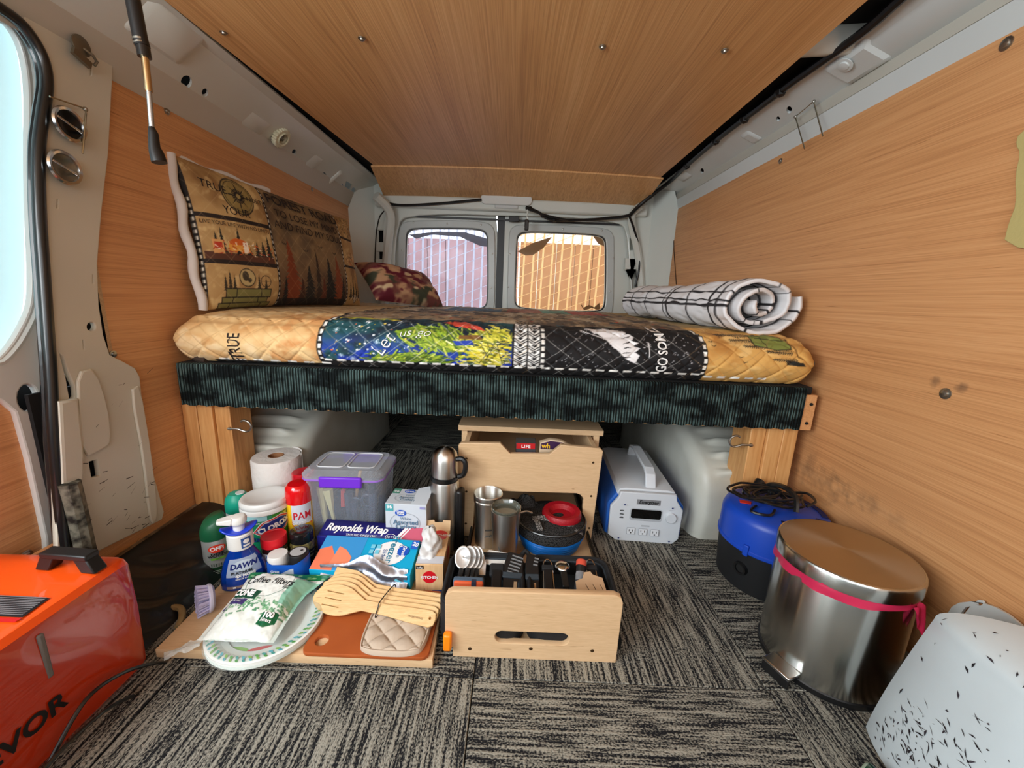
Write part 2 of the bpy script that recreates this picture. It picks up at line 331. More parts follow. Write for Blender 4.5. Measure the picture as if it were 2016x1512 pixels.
# ---------------------------------------------------------------- painting cloth prints as vertex colours
def vnoise(h, w, sc_, seed=0, octv=3):
    r = np.random.default_rng(seed); out = np.zeros((h, w)); amp = 1; tot = 0
    for o in range(octv):
        gh = int(h/sc_*2**o)+2; gw = int(w/sc_*2**o)+2; g = r.random((gh, gw))
        y = np.linspace(0, gh-1.001, h); x = np.linspace(0, gw-1.001, w); yi = y.astype(int); xi = x.astype(int); fy = (y-yi)[:, None]; fx = (x-xi)[None]
        fy = fy*fy*(3-2*fy); fx = fx*fx*(3-2*fx)
        out += amp*(g[yi][:, xi]*(1-fy)*(1-fx)+g[yi+1][:, xi]*fy*(1-fx)+g[yi][:, xi+1]*(1-fy)*fx+g[yi+1][:, xi+1]*fy*fx); tot += amp; amp *= .5
    return out/tot
class Canvas:   # row 0 = top
    def __init__(s, w, h, col): s.w = w; s.h = h; s.a = np.ones((h, w, 3))*np.array(col)/255.
    def box_(s, x0, y0, x1, y1):
        x0 = max(0, int(math.floor(x0))); y0 = max(0, int(math.floor(y0))); x1 = min(s.w, int(math.ceil(x1))+1); y1 = min(s.h, int(math.ceil(y1))+1)
        return (x0, y0, x1, y1) if x1 > x0 and y1 > y0 else None
    def rect(s, x0, y0, x1, y1, c, a=1):
        b = s.box_(x0, y0, x1-1, y1-1)
        if b: s.a[b[1]:b[3], b[0]:b[2]] = s.a[b[1]:b[3], b[0]:b[2]]*(1-a)+a*np.array(c)/255.
    def mix(s, x0, y0, x1, y1, c, mask):
        x0, y0, x1, y1 = map(int, (x0, y0, x1, y1)); k = mask[y0:y1, x0:x1, None]; s.a[y0:y1, x0:x1] = s.a[y0:y1, x0:x1]*(1-k)+k*np.array(c)/255.
    def _blend(s, b, k, c): 
        x0, y0, x1, y1 = b; k = np.clip(k, 0, 1)[..., None]; s.a[y0:y1, x0:x1] = s.a[y0:y1, x0:x1]*(1-k)+k*np.array(c)/255.
    def line(s, x0, y0, x1, y1, wd, c, a=1):
        b = s.box_(min(x0, x1)-wd, min(y0, y1)-wd, max(x0, x1)+wd, max(y0, y1)+wd)
        if not b: return
        Y, X = np.mgrid[b[1]:b[3], b[0]:b[2]]; dx, dy = x1-x0, y1-y0; L = dx*dx+dy*dy+1e-9
        t = np.clip(((X-x0)*dx+(Y-y0)*dy)/L, 0, 1); d = np.hypot(X-x0-t*dx, Y-y0-t*dy); s._blend(b, (wd/2+.5-d)*a, c)
    def path(s, P, wd, c, a=1):
        for p, q in zip(P[:-1], P[1:]): s.line(p[0], p[1], q[0], q[1], wd, c, a)
    def disc(s, x, y, rx, c, ry=None, a=1, ring=0):
        ry = ry or rx; b = s.box_(x-rx-2, y-ry-2, x+rx+2, y+ry+2)
        if not b: return
        Y, X = np.mgrid[b[1]:b[3], b[0]:b[2]]; d = np.hypot((X-x)/rx, (Y-y)/ry)
        k = (1-d)*min(rx, ry)+.5 if not ring else ring/2+.5-np.abs(d-1)*min(rx, ry)
        s._blend(b, k*a, c)
    def poly(s, P, c, a=1):
        xs = [p[0] for p in P]; ys = [p[1] for p in P]; b = s.box_(min(xs), min(ys), max(xs), max(ys))
        if not b: return
        Y, X = np.mgrid[b[1]:b[3], b[0]:b[2]]; I = np.zeros(X.shape, bool)
        for i in range(len(P)):
            (x0, y0), (x1, y1) = P[i], P[i-1]
            if y0 != y1: I ^= ((y0 > Y) != (y1 > Y)) & (X < (x1-x0)*(Y-y0)/(y1-y0)+x0)
        s._blend(b, I*a*1., c)
    def fir(s, x, yb, h, wd, c, lay=9, rot=False):
        P = [(x, yb-h)]; R = random.Random(int(x*7+yb))
        L = []; Rr = []
        for i in range(lay):
            t = (i+1)/lay; q = wd/2*t*(.8+.4*R.random()); yy = yb-h+h*t
            L += [(x-q, yy-h*.02), (x-q*.45, yy-h*.035)]; Rr += [(x+q, yy-h*.02), (x+q*.45, yy-h*.035)]
        P += Rr+[(x, yb)]+L[::-1]
        s.poly([(p[0], p[1]) if not rot else (x+(yb-p[1])*rot, yb+(p[0]-x)) for p in P], c)
    def sample(s, U, V):   # U 0..1 left-right, V 0..1 top-bottom; to linear
        x = np.clip(U*(s.w-1), 0, s.w-1); y = np.clip(V*(s.h-1), 0, s.h-1)
        xi = np.minimum(x.astype(int), s.w-2); yi = np.minimum(y.astype(int), s.h-2); fx = (x-xi)[..., None]; fy = (y-yi)[..., None]
        c = s.a[yi, xi]*(1-fx)*(1-fy)+s.a[yi, xi+1]*fx*(1-fy)+s.a[yi+1, xi]*(1-fx)*fy+s.a[yi+1, xi+1]*fx*fy
        return np.where(c <= .04045, c/12.92, ((c+.055)/1.055)**2.4)
# ================================================================ MATERIALS
PLY = wood('plywood', (176, 121, 77), (206, 150, 99), (220, 167, 116), (120, 1.3, 170),
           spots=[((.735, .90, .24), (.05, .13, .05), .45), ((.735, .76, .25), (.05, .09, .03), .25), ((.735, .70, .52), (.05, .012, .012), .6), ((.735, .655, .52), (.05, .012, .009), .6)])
PLYC = wood('plywood_ceiling', (176, 126, 78), (210, 160, 104), (230, 186, 132), (150, 1.2, 60))
BEECH = wood('beech_laminate', (205, 170, 128), (216, 182, 141), (224, 192, 152), (14, 160, 160), .4, .0001)
BEECHY = wood('beech_laminate_lengthwise', (205, 170, 128), (216, 182, 141), (224, 192, 152), (160, 14, 160), .4, .0001)
PINE = wood('pine_post', (176, 118, 62), (208, 152, 92), (222, 172, 112), (40, 40, 3), .55, .0003)
BAMBOO = wood('bamboo', (200, 156, 98), (218, 178, 120), (228, 194, 140), (12, 120, 120), .45, .0001)
STEEL = mat('white_painted_steel', (210, 214, 208), .32, var=(3, (202, 206, 198), .3), coat=.15)
STEEL_SHADE = mat('shaded_white_steel', (186, 182, 170), .4)  # darker copy of the white steel, for rail faces painted as shaded
STEELW = mat('bright_white_paint', (205, 210, 208), .3, var=(4, (196, 200, 198), .3), coat=.2)
DARK = mat('dark_void', (16, 16, 17), .9)
BLACKP = mat('black_plastic', (22, 22, 23), .42)
RUBBER = mat('black_rubber', (20, 21, 22), .3, coat=.3)
CHROME = mat('chrome', (205, 205, 205), .18, 1)
ZINC = mat('zinc_metal', (170, 168, 160), .35, 1)
WHITE = mat('white_plastic', (226, 226, 222), .35)
def steelm(name, c=(214, 212, 206), rough=.30, an=.85):
    if name in _M: return _M[name]
    m = mat(name, c, rough, 1); nt = m.node_tree; b = nt.nodes['Principled BSDF']; b.inputs['Anisotropic'].default_value = an; b.inputs['Anisotropic Rotation'].default_value = .25
    tg = node(nt, 'ShaderNodeTangent', direction_type='RADIAL', axis='Z'); nt.links.new(tg.outputs[0], b.inputs['Tangent']); return m
INOX = steelm('brushed_stainless')
# ================================================================ SETTING
YR = 2.15; XL, XR = -.81, .745; LT = 1.025; RT = 1.068
# dark body shell (the van's outer skin, seen only through holes and gaps)
g = G(); g.box((-.93, .975, -.06), (-.915, YR+.1, 1.3)); g.box((.86, -1.3, -.06), (.875, YR+.1, 1.3)); g.box((-.93, -1.0, 1.235), (.875, YR+.1, 1.25)); g.box((-.93, -1.3, -.06), (-.90, .42, .40)); g.box((-.93, -1.3, 1.08), (-.90, .98, 1.25)); g.box((-.93, -.42, .40), (-.90, -.30, 1.08)); g.box((-.93, -1.32, -.06), (.875, -1.30, .62))
struct(g.build('wall_outer', mat('outer_skin', (58, 58, 56), .7)), 'dark inner skin of the van body seen through gaps', 'wall')
# floor + carpet tiles
fl = sempty('floor'); struct(fl, 'floor of striped charcoal carpet tiles', 'floor')
g = G(); g.box((-.93, -1.3, -.05), (.875, YR+.1, -.006)); g.build('subfloor', DARK, fl)
CARP = carpet_mat('striped_carpet', (30, 31, 34), (150, 148, 137), sx=210., sy=11., lo=.47, hi=.62, bumpd=.003, jit=.0025)
tm = None
for ix in range(-2, 3):
    for iy in range(-1, 5):
        x0 = -.045+.5*ix; y0 = .06+.5*iy
        if x0 < -.6: continue
        if tm is None:
            g = G(); n = 12; 
            g.box((-.2492, -.2492, -.006), (.2492, .2492, 0)); o = g.build('carpet_tile', CARP, fl, bev=.0015); tm = o.data
        else: 
            o = bpy.data.objects.new('carpet_tile', tm); C.objects.link(o); o.parent = fl
            b = o.modifiers.new('bevel', 'BEVEL'); b.width = .0015; b.segments = 2
        o.location = (x0+.25, y0+.25, 0)
        if (ix+iy) % 2 == 0: o.rotation_euler = (0, 0, PI/2)
        if ix == -1 and iy == 0: o.rotation_euler = (0, 0, 0)
# narrow cut strip of carpet at the left edge
g = G(); g.box((-.64, .3, -.006), (-.5465, YR, -.0003)); g.build('carpet_strip', CARP, fl)
g = G(); g.box((-.64, -.3, -.006), (-.5465, .299, -.0003)); g.build('carpet_strip', CARP, fl)
# walls: plywood
MYZ = lambda x: Matrix(((0, 0, -1, x), (1, 0, 0, 0), (0, 1, 0, 0), (0, 0, 0, 1)))      # (y,z) outline -> plane x, faces -x
MYZp = lambda x: Matrix(((0, 0, 1, x), (1, 0, 0, 0), (0, 1, 0, 0), (0, 0, 0, 1)))
def yz(P, x): return [(q.y, q.z) for q in (at(a, b, x=x) for a, b in P)]
g = G(); 
g.plate([(.58, .075), (2.13, .075), (2.13, .93)]+[(2.13-.07*(1-math.cos(t)), .955+.07*math.sin(t)) for t in (0, .4, .8, 1.2, 1.57)]+[(.80, LT+.01), (.80, .17), (.58, .17)], t=.008, M=MYZp(XL-.004))
wl = g.build('wall_left', PLY); struct(wl, 'left side wall lined with reddish plywood', 'wall')
def bolt(p, n, parent, r=.006, m=ZINC, name='bolt'):
    M = Vector(n).to_track_quat('Z', 'Y').to_matrix().to_4x4(); M.translation = Vector(p)
    g = G(); g.lathe([(r*1.5, 0), (r*1.5, .0015), (r*.95, .002), (r*.85, .0045), (r*.3, .0055)], n=12, M=M); return g.build(name, m, parent)
for p in ((328, 219), (614, 373), (690, 409), (222, 697), (185, 1128)): bolt(at(*p, x=XL), (1, 0, 0), wl, .005)
g = G(); g.plate([(-1.2, .03), (1.72, .03), (2.26, .45), (2.26, RT-.02), (2.22, RT), (-1.2, RT)], t=.008, M=MYZ(XR+.004))
wr = g.build('wall_right', PLY); struct(wr, 'right side wall lined with honey coloured plywood', 'wall')
for p in ((1982, 86), (1537, 317), (1600, 716), (1862, 775), (1310, 427)): bolt(at(*p, x=XR), (-1, 0, 0), wr, .0065 if p[0] > 1800 else .005)
q = at(1326, 430, x=XR); q2 = at(1332, 560, x=XR)
g = G(); g.tube([(XR-.001, q.y, q.z), (XR-.001, (q.y+q2.y)/2+.01, (q.z+q2.z)/2), (XR-.001, q2.y, q2.z)], .0022, 6); g.build('seam', mat('seam_dark', (60, 36, 22), .8), wr)
# ceiling: front sheet and rear sheet
ce = sempty('ceiling'); struct(ce, 'ceiling lined with two sheets of golden plywood', 'ceiling')
def crown(x): return .012*(1-((x+.045)/.62)**2)
def sheet(y0, y1, za, zb, xl0, xr0, xl1, xr1, nm):
    g = G(); n = 16; T = []; B = []
    for (y, z, a, b) in ((y0, za, xl0, xr0), (y1, zb, xl1, xr1)):
        T.append([(a+(b-a)*i/n, y, z+crown(a+(b-a)*i/n)-.012+.006) for i in range(n+1)]); B.append([(a+(b-a)*i/n, y, z+crown(a+(b-a)*i/n)-.012) for i in range(n+1)])
    g.grid(np.array(B)); g.grid(np.array(T)[:, ::-1]); g.grid(np.array([B[0], T[0]])[:, ::-1]); g.grid(np.array([B[1], T[1]])); 
    g.grid(np.array([[B[0][0], B[1][0]], [T[0][0], T[1][0]]])[::-1]); g.grid(np.array([[B[0][-1], B[1][-1]], [T[0][-1], T[1][-1]]]))
    return g.build(nm, PLYC, ce)
sheet(-.75, 1.845, 1.158, 1.158, -.76, .545, -.615, .588, 'plywood_sheet')
sheet(1.835, 2.10, 1.152, 1.085, -.628, .60, -.655, .59, 'plywood_sheet')
for p, zz in (((440, 63), 1.148), ((712, 75), 1.154), ((1186, 92), 1.155), ((1427, 99), 1.149)): bolt(at(*p, z=zz), (0, 0, -1), ce, .005)
for p in ((735, 327), (875, 333), (1100, 343), (1275, 344)): bolt(at(*p, z=1.152), (0, 0, -1), ce, .004)
# left rail: underside with shade painted in + light face with holes
def rail_face(p0, p1, y0, y1, holes, name, mt, parent, side, t=.006, cut=None):
    p0 = Vector(p0); p1 = Vector(p1); v = (p1-p0); L = v.length; v.normalize(); u = Vector((0, 1, 0)); n = u.cross(v)
    M = Matrix((u, v, n)).transposed().to_4x4(); M.translation = p0
    out = [(y0, 0), (y1, 0), (y1, L), (y0, L)]; H = []
    for h in holes:
        P = [atp(a, b, p0, n) for a, b in h]; H.append([((q-p0).dot(u), (q-p0).dot(v)) for q in P])
    g = G(); g.plate(out, H, t, 0, M); return g.build(name, mt, parent), M, n
def pell(cx, cy_, a, b=None, n=16): return ell(cx, cy_, a, b, n)
rl = sempty('trim_1'); struct(rl, 'long pressed steel roof rail above the left plywood wall', 'trim')
rail_face((-.812, 0, 1.022), (-.78, 0, 1.081), .2, 2.13, [], 'underside', STEEL_SHADE, rl, 1)
LB, LTp = Vector((-.78, 0, 1.081)), Vector((-.70, 0, 1.144))
Lh = [pell(365, 159, 11, 13), pell(402, 180, 6.5, 8), pell(578, 298, 4.5, 5.5), pell(636, 343, 5, 5), [(681, 355), (692, 362), (687, 377), (676, 370)], pell(695, 374, 4, 6), pell(672, 364, 3, 3), pell(722, 392, 3, 4)]
face, ML, nL = rail_face(LB, LTp, .2, 2.13, Lh, 'face', STEEL, rl, 1)
rail_face((-.70, 0, 1.144), (-.672, 0, 1.150), .2, 2.13, [], 'lip', STEEL, rl, 1)
g = G()
def railbox(px, py, du, dv, h, M, p0, n, g, taper=.75):
    q = atp(px, py, p0, n); q = M.inverted() @ q; x, y = q.x, q.y
    B = [(x-du, y-dv), (x+du, y-dv), (x+du, y+dv), (x-du, y+dv)]; T = [(x+(a-x)*taper, y+(b-y)*taper) for a, b in B]
    g.add([(a, b, 0) for a, b in B]+[(a, b, h) for a, b in T], [(4,5,6,7),(0,1,5,4),(1,2,6,5),(2,3,7,6),(3,0,4,7)], 0, M)
for (a, b, du, dv, h) in ((500, 245, .05, .034, .005), (612, 322, .035, .045, .006), (656, 348, .012, .045, .012), (330, 60, .07, .05, .010)): railbox(a, b, du, dv, h, ML, LB, -nL if nL.x < 0 else nL, g)
g.build('pressed_boss', STEEL, rl, bev=.006)
g = G(); g.box((-.74, .2, 1.17), (-.60, YR, 1.175)); g.build('gap_shade', DARK, rl)  # dark sheet stands in for the shade inside the gap
for pp in ((620, 310), (1006, 0)): pass
# right rail
rg = sempty('trim_2'); struct(rg, 'long pressed steel roof rail above the right plywood wall', 'trim')
rail_face((.748, 0, 1.064), (.735, 0, 1.104), -1.2, 2.24, [], 'lip', STEELW, rg, -1)
rail_face((.735, 0, 1.104), (.739, 0, 1.138), -1.2, 2.24, [], 'channel', STEEL_SHADE, rg, -1)  # shade of the concave channel is put into its colour
RB, RTp = Vector((.738, 0, 1.136)), Vector((.655, 0, 1.170))
Rh = [pell(1555, 214, 5.5, 7), pell(1533, 232, 4, 5), pell(1383, 335, 3.5, 5), [(1301, 376), (1310, 374), (1312, 392), (1303, 396)], pell(1296, 393, 3, 5), pell(1276, 402, 3, 3)]
face, MR, nR = rail_face(RB, RTp, -1.2, 2.24, Rh, 'face', STEELW, rg, -1)
g = G()
for (a, b, du, dv, h) in ((1690, 120, .06, .04, .012), (1480, 268, .025, .03, .008), (1345, 345, .05, .03, .008), (1285, 395, .08, .03, .006), (1840, 30, .14, .04, .006)): railbox(a, b, du, dv, h if nR.x < 0 else -h, MR, RB, nR, g)
g.build('pressed_boss', STEELW, rg, bev=.006)
q = atp(1677, 115, RB, nR); bolt(q+Vector((-.012, 0, -.012)), (-.5, 0, -.86), rg, .011, STEELW, 'cap_disc')
g = G(); g.box((.575, .05, 1.195), (.70, YR, 1.2)); g.build('gap_shade', DARK, rg)  # dark sheet painted as the shade between ceiling and rail
# right upper cross member in the gap between ceiling and rail
g = G(); g.tube(spline([(.735, .95, 1.17), (.66, .97, 1.185), (.58, .98, 1.185)], 5), .03, 10); g.build('roof_bow', STEEL, rg)
# ---------------------------------------------------------------- left pillar with holes, sliding door
pl_ = sempty('wall_pillar'); struct(pl_, 'white painted steel door pillar with holes and scuffs on the left', 'wall')
XP = -.798
out = [(60, -60), (230, -60), (222, 60), (220, 150), (212, 300), (198, 420), (190, 520), (193, 600), (202, 660), (215, 700), (245, 715), (265, 726), (274, 742), (283, 830), (300, 930), (322, 1008), (318, 1022), (205, 1078), (150, 1105), (118, 1110), (112, 960), (108, 800), (100, 600), (85, 400), (85, 280), (100, 180), (85, 110), (50, 40)]
holes = [pell(180, 643, 10.5, 10.5), [(111, 390), (118, 390), (117, 412), (110, 412)], [(181, 539), (186, 539), (186, 560), (181, 560)], [(161, 668), (166, 668), (168, 689), (163, 689)],
         [(173, 908), (194, 902), (199, 938), (179, 943)], [(178, 128), (184, 125), (181, 150), (176, 151)], [(114, 690), (126, 700), (136, 730), (150, 760), (152, 780), (145, 790), (136, 792), (128, 745)]]
g = G(); g.plate(yz(out, XP), [yz(h, XP) for h in holes], .010, .002, MYZp(XP-.005)); g.build('pressed_panel', mat('pillar_paint', (206, 203, 190), .38, var=(5, (194, 190, 175), .3), coat=.1), pl_)
g = G(); g.box((-.835, .80, .85), (-.828, .98, 1.1)); g.box((-.835, .748, .43), (-.828, .98, .86)); g.box((-.835, .66, .05), (-.828, .98, .44)); g.build('cavity', DARK, pl_)  # near-black sheets paint the shade behind the pillar holes
# raised pressings on the pillar
g = G()
P = smooth_poly(yz([(150, 735), (180, 728), (205, 800), (211, 868), (200, 880), (160, 898), (152, 800)], XP), 1)
g.plate(P, (), .007, .003, MYZp(XP+.003)); 
P = smooth_poly(yz([(255, 770), (270, 760), (290, 880), (305, 1000), (300, 1030), (292, 1020), (280, 900)], XP), 1); g.plate(P, (), .006, .002, MYZp(XP+.003))
P = yz([(112, 794), (140, 790), (152, 895), (150, 945), (120, 947)], XP); g.plate(P, (), .012, .005, MYZp(XP+.004))
g.build('raised_pressing', _M['pillar_paint'], pl_)
SC = mat('scuff_mark', (70, 64, 56), .7)
pr = Print(on_plane((XP+.0105, 0, 0), (0, 1, 0), (0, 0, 1))); R = random.Random(3)
for i in range(46):
    y, z = yz([(R.uniform(150, 290), R.gauss(1010, 45) if i < 34 else R.uniform(660, 1000))], XP)[0]; a = R.uniform(-.6, .9); L = R.uniform(.004, .02); wd = R.uniform(.0004, .0012)
    pr.poly([(y, z), (y+L*math.cos(a), z+L*math.sin(a)), (y+L*math.cos(a)+wd, z+L*math.sin(a)+wd*1.5), (y+wd, z+wd*2)], SC); pr.k = 1
pr.build('scuffs', pl_)
# rust / grime foot of the pillar
g = G(); g.tube(spline([at(135, 950, x=-.79), at(150, 1010, x=-.79), at(168, 1090, x=-.79)], 4), .016, 8); g.build('grimy_edge', mat('grimy_paint', (120, 118, 104), .5, var=(60, (28, 26, 22), .12)), pl_)
# sliding door
dr = sempty('door_3'); struct(dr, 'sliding side door with rounded window at the far left', 'door')
XD = -.835
gl = [(-500, 20), (-10, 30), (20, 45), (45, 85), (58, 140), (62, 200), (60, 300), (62, 420), (68, 540), (66, 600), (50, 640), (20, 690), (-20, 725), (-500, 760)]
skin = [(-600, -200), (60, -200), (110, -40), (120, 120), (105, 300), (108, 600), (130, 900), (160, 1180), (100, 1180), (95, 1060), (60, 900), (35, 810), (5, 785), (-60, 775), (-600, 800)]
g = G(); g.plate(yz(skin, XD), [smooth_poly(yz(gl, XD), 2), yz(pell(55, 783, 24, 30), XD)], .012, .003, MYZp(XD-.006)); g.build('inner_frame', STEELW, dr)
g = G(); g.plate(smooth_poly(yz([(-520, 0), (0, 10), (55, 60), (75, 150), (78, 420), (80, 600), (60, 660), (20, 710), (-20, 745), (-520, 790)], XD), 2), (), .005, 0, MYZp(XD-.03)); 
g.build('window_pane', film('side_glass', (205, 236, 236), .42, .03), dr)
pp = smooth_poly(yz(gl, XD-.01), 2); g = G(); g.tube([(XD-.005, a, b) for a, b in pp], .007, 8, closed=True); g.build('window_gasket', mat('gasket_white', (214, 226, 226), .3, coat=.3), dr)
g = G(); g.plate(yz([(-600, 790), (0, 780), (30, 805), (56, 890), (90, 1040), (110, 1190), (-600, 1300)], XD-.008), (), .006, 0, MYZp(XD-.012)); g.build('plywood_panel', PLY, dr)
g = G(); g.box((-.872, .45, .05), (-.866, .76, .455)); g.build('door_cavity', DARK, dr)  # near-black sheet paints the shade behind the door hole
SP = [(-60, -25), (0, 12), (52, 52), (88, 110), (98, 165), (90, 225), (82, 300), (84, 420), (92, 540), (99, 640), (106, 740), (112, 860), (122, 980), (132, 1075), (150, 1180)]
g = G(); g.tube(spline([at(a-6, b, x=-.80) for a, b in SP], 6), .0085, 10); g.tube(spline([at(a-18, b, x=-.812) for a, b in SP], 6), .006, 8); 
g.build('door_seal', RUBBER, dr)
g = G(); g.tube(spline([at(a-12, b, x=-.806) for a, b in SP[:9]], 6), .005, 8); g.build('seal_reflection', mat('seal_reflection_teal', (120, 140, 138), .25, coat=.4), dr)  # reflection on the rubber seal, built as a pale teal tube
bolt(at(52, 1093, x=-.83), (1, 0, 0), dr, .006)
# wall base, black step recess
g = G(); g.box((-.83, .30, .045), (-.795, 2.1, .078)); g.build('ledge', mat('sill_paint', (150, 140, 122), .5, var=(30, (60, 52, 44), .12)), pl_)
sl = sempty('trim_3'); struct(sl, 'scuffed metal door sill beside the carpet edge', 'trim')
g = G(); g.box((-.80, .46, -.03), (-.642, .655, -.004)); g.add([(-.64, .52, .004), (-.64, .70, .004), (-.70, .70, .012), (-.70, .52, .012)], [(0, 1, 2, 3)]); g.build('sill_plate', mat('sill_metal', (128, 130, 112), .35, .3, var=(25, (52, 54, 46), .1)), sl)
g = G(); g.tube(spline([(-.655, .672, .012), (-.632, .668, .014), (-.615, .65, .012), (-.607, .63, .008)], 5), .006, 8); tag(g.build('rag_strip', mat('dry_tan', (150, 126, 84), .9, bump=(80, .002))), 'frayed tan strip of rag lying on the carpet edge by the sill', 'rag')
# black bag between wall and carpet
P = np.zeros((40, 26, 3))
for i in range(40):
    for j in range(26):
        u, v = i/39, j/25; y = .53+.46*u; z = .085-.085*v**1.3; x = -.79+.16*v**.8
        z += .012*math.sin(9*u+4*v)*math.sin(PI*v)+.006*math.sin(31*u-9*v)*math.sin(PI*v); x += .008*math.sin(14*u+7*v)*math.sin(PI*v)
        P[i, j] = (x, y, max(z, .001))
tag(grid_ob('black_bag', P[:, ::-1], None, mat('black_bag_film', (9, 9, 11), .42, coat=.15)), 'glossy black bag stuffed along the foot of the left wall', 'bag')
# ---------------------------------------------------------------- rear: frame, doors, windows
rf = sempty('wall_rear'); struct(rf, 'white painted steel rear frame around the two back doors', 'wall')
def xz(P, y): return [(q.x, q.z) for q in (at(a, b, y=y) for a, b in P)]
MXZ = lambda y: Matrix(((1, 0, 0, 0), (0, 0, 1, y), (0, 1, 0, 0), (0, 0, 0, 1)))
yf = 2.12
open_ = smooth_poly(xz([(778, 620), (775, 520), (782, 440), (800, 424), (900, 420), (985, 424), (1100, 425), (1215, 436), (1234, 450), (1240, 520), (1246, 640), (1246, 900), (778, 900)], yf), 1)
out = [(-.86, .0), (-.86, 1.16), (.80, 1.18), (.80, .0)]
hl = [xz(rr(0, 0, 1, 1, .3, 3), 1)]
def pr_(x0, y0, x1, y1, y=yf): return xz([(x0, y0), (x1, y0), (x1, y1), (x0, y1)], y)
holes = [open_, pr_(739, 452, 757, 479), pr_(738, 494, 757, 512), pr_(1238, 468, 1252, 494)[::-1], pr_(1232, 510, 1252, 530)]
g = G(); g.plate(out, holes, .02, .004, MXZ(yf)); g.build('door_surround', STEEL, rf)
g = G(); g.box((-.86, YR+.05, -.05), (-.60, YR+.06, 1.2)); g.box((.58, YR+.05, -.05), (.85, YR+.06, 1.2)); g.box((-.86, YR+.05, 1.05), (.85, YR+.06, 1.2)); g.box((-.9, YR+.05, -.05), (.9, YR+.06, .40)); g.build('hole_backing', mat('tan_cavity', (30, 26, 22), .9), rf)
# header rail above the doors and the corner posts
q0 = at(775, 395, y=2.08); q1 = at(1235, 405, y=2.08)
g = G(); g.box((-.70, 2.07, 1.035), (.62, 2.11, 1.09)); g.build('header', STEEL, rf, bev=.008)
g = G()
g.tube(spline([at(740, 385, y=1.98), at(768, 420, y=2.05), at(764, 480, y=2.08), at(758, 560, y=2.09), at(756, 640, y=2.10)], 5), .022, 8)
g.tube(spline([at(1262, 405, y=2.02), at(1243, 430, y=2.06), at(1256, 500, y=2.09), at(1262, 560, y=2.10), at(1268, 640, y=2.10)], 5), .018, 8)
g.build('corner_bead', STEEL, rf)
g = G()
for side, pts in ((-1, [(700, 400), (765, 405)]), (1, [(1240, 408), (1300, 425)])):
    pass
g.add([(-.815, 2.03, 0), (-.70, 2.13, 0), (-.70, 2.13, 1.16), (-.76, 2.03, 1.12), (-.815, 2.03, 1.0)], [(0, 1, 2, 3, 4)]); g.add([(.75, 2.04, 0), (.64, 2.13, 0), (.64, 2.13, 1.17), (.72, 2.02, 1.14), (.75, 2.02, 1.06)], [(4, 3, 2, 1, 0)])
g.build('corner_panel', STEEL, rf)
GR = film('torn_tint_film', (70, 76, 92), .8, .4)
GO = film('torn_tint_film_brown', (96, 74, 62), .9, .4)
BARW = film('grille_white', (240, 244, 250), 1, .5, True); BARC = film('grille_cream', (255, 246, 222), 1, .5, True)
def rear_door(idx, panel, win, gap, tint, barm, torn, label, wl_):
    d = sempty('door_%d' % idx); struct(d, label, 'door')
    W = smooth_poly(xz(win, YR), 2); cx = sum(p[0] for p in W)/len(W); cz = sum(p[1] for p in W)/len(W)
    g = G(); g.plate(smooth_poly(xz(panel, YR), 1), [W], .012, .003, MXZ(YR+.006)); g.build('inner_skin', STEEL, d)
    def sc_(P, a, b): return [(cx+(x-cx)*a, cz+(z-cz)*b) for x, z in P]
    g = G(); g.plate(sc_(W, 1.17, 1.17), [sc_(W, 1.035, 1.035)], .014, .004, MXZ(YR-.004)); g.build('window_surround', mat('surround_paint', (186, 192, 190), .3, coat=.2), d)
    g = G(); g.plate(sc_(W, 1.035, 1.035), [sc_(W, .995, .995)], .012, .0, MXZ(YR+.004)); g.build('gasket', BLACKP, d)
    g = G()
    for i in range(10):
        a = 2*PI*(i+.5)/10; rx, rz = (max(p[0] for p in W)-cx)*1.1, (max(p[1] for p in W)-cz)*1.1
        x = cx+rx*max(-1, min(1, 1.25*math.cos(a))); z = cz+rz*max(-1, min(1, 1.25*math.sin(a)))
        M = Matrix.Rotation(PI/2, 4, 'X'); M.translation = (x, YR-.011, z); g.lathe([(.0045, 0), (.004, .002), (.001, .003)], n=10, M=M)
    g.build('screw_heads', ZINC, d)
    wn = sempty('window_%d' % idx); struct(wn, wl_, 'window')
    g = G(); g.plate(sc_(W, 1.03, 1.03), (), .004, 0, MXZ(YR+.018)); g.build('pane', tint, wn)
    # security grille outside the pane: broad uprights and thin slanting wires, each its own bar
    x0, x1 = min(p[0] for p in W), max(p[0] for p in W); z0, z1 = min(p[1] for p in W), max(p[1] for p in W)
    nb = 10; sp = (x1-x0)/9.6; yb = YR+.035
    for i in range(nb):
        x = x0+sp*(i+.45); g = G(); g.box((-.0047, -.001, z0-.02), (.0047, .001, z1+.02)); o = g.build('grille_bar', barm, wn); o.location = (x, yb, 0); o.rotation_euler = (0, math.radians(1.2), 0)
    k = -3
    while True:
        zz = z0+k*.052
        if zz > z1: break
        a = Vector((x0, yb+.003, zz)); b = Vector((x1, yb+.003, zz+(x1-x0)*.42))
        if b.z > z1+.01: t = (z1+.01-a.z)/(b.z-a.z); b = a+(b-a)*t
        if a.z < z0-.01: t = (z0-.01-a.z)/(b.z-a.z); a = a+(b-a)*t
        if (b-a).length > .02: g = G(); g.tube([a, b], .0016, 5); g.build('grille_wire', barm, wn)
        k += 1
    for P in torn:
        Q = xz(P[1], YR+.022); g = G(); g.plate(Q, (), .0006, 0, MXZ(YR+.022)); g.build('torn_film', P[0], wn)
    return d
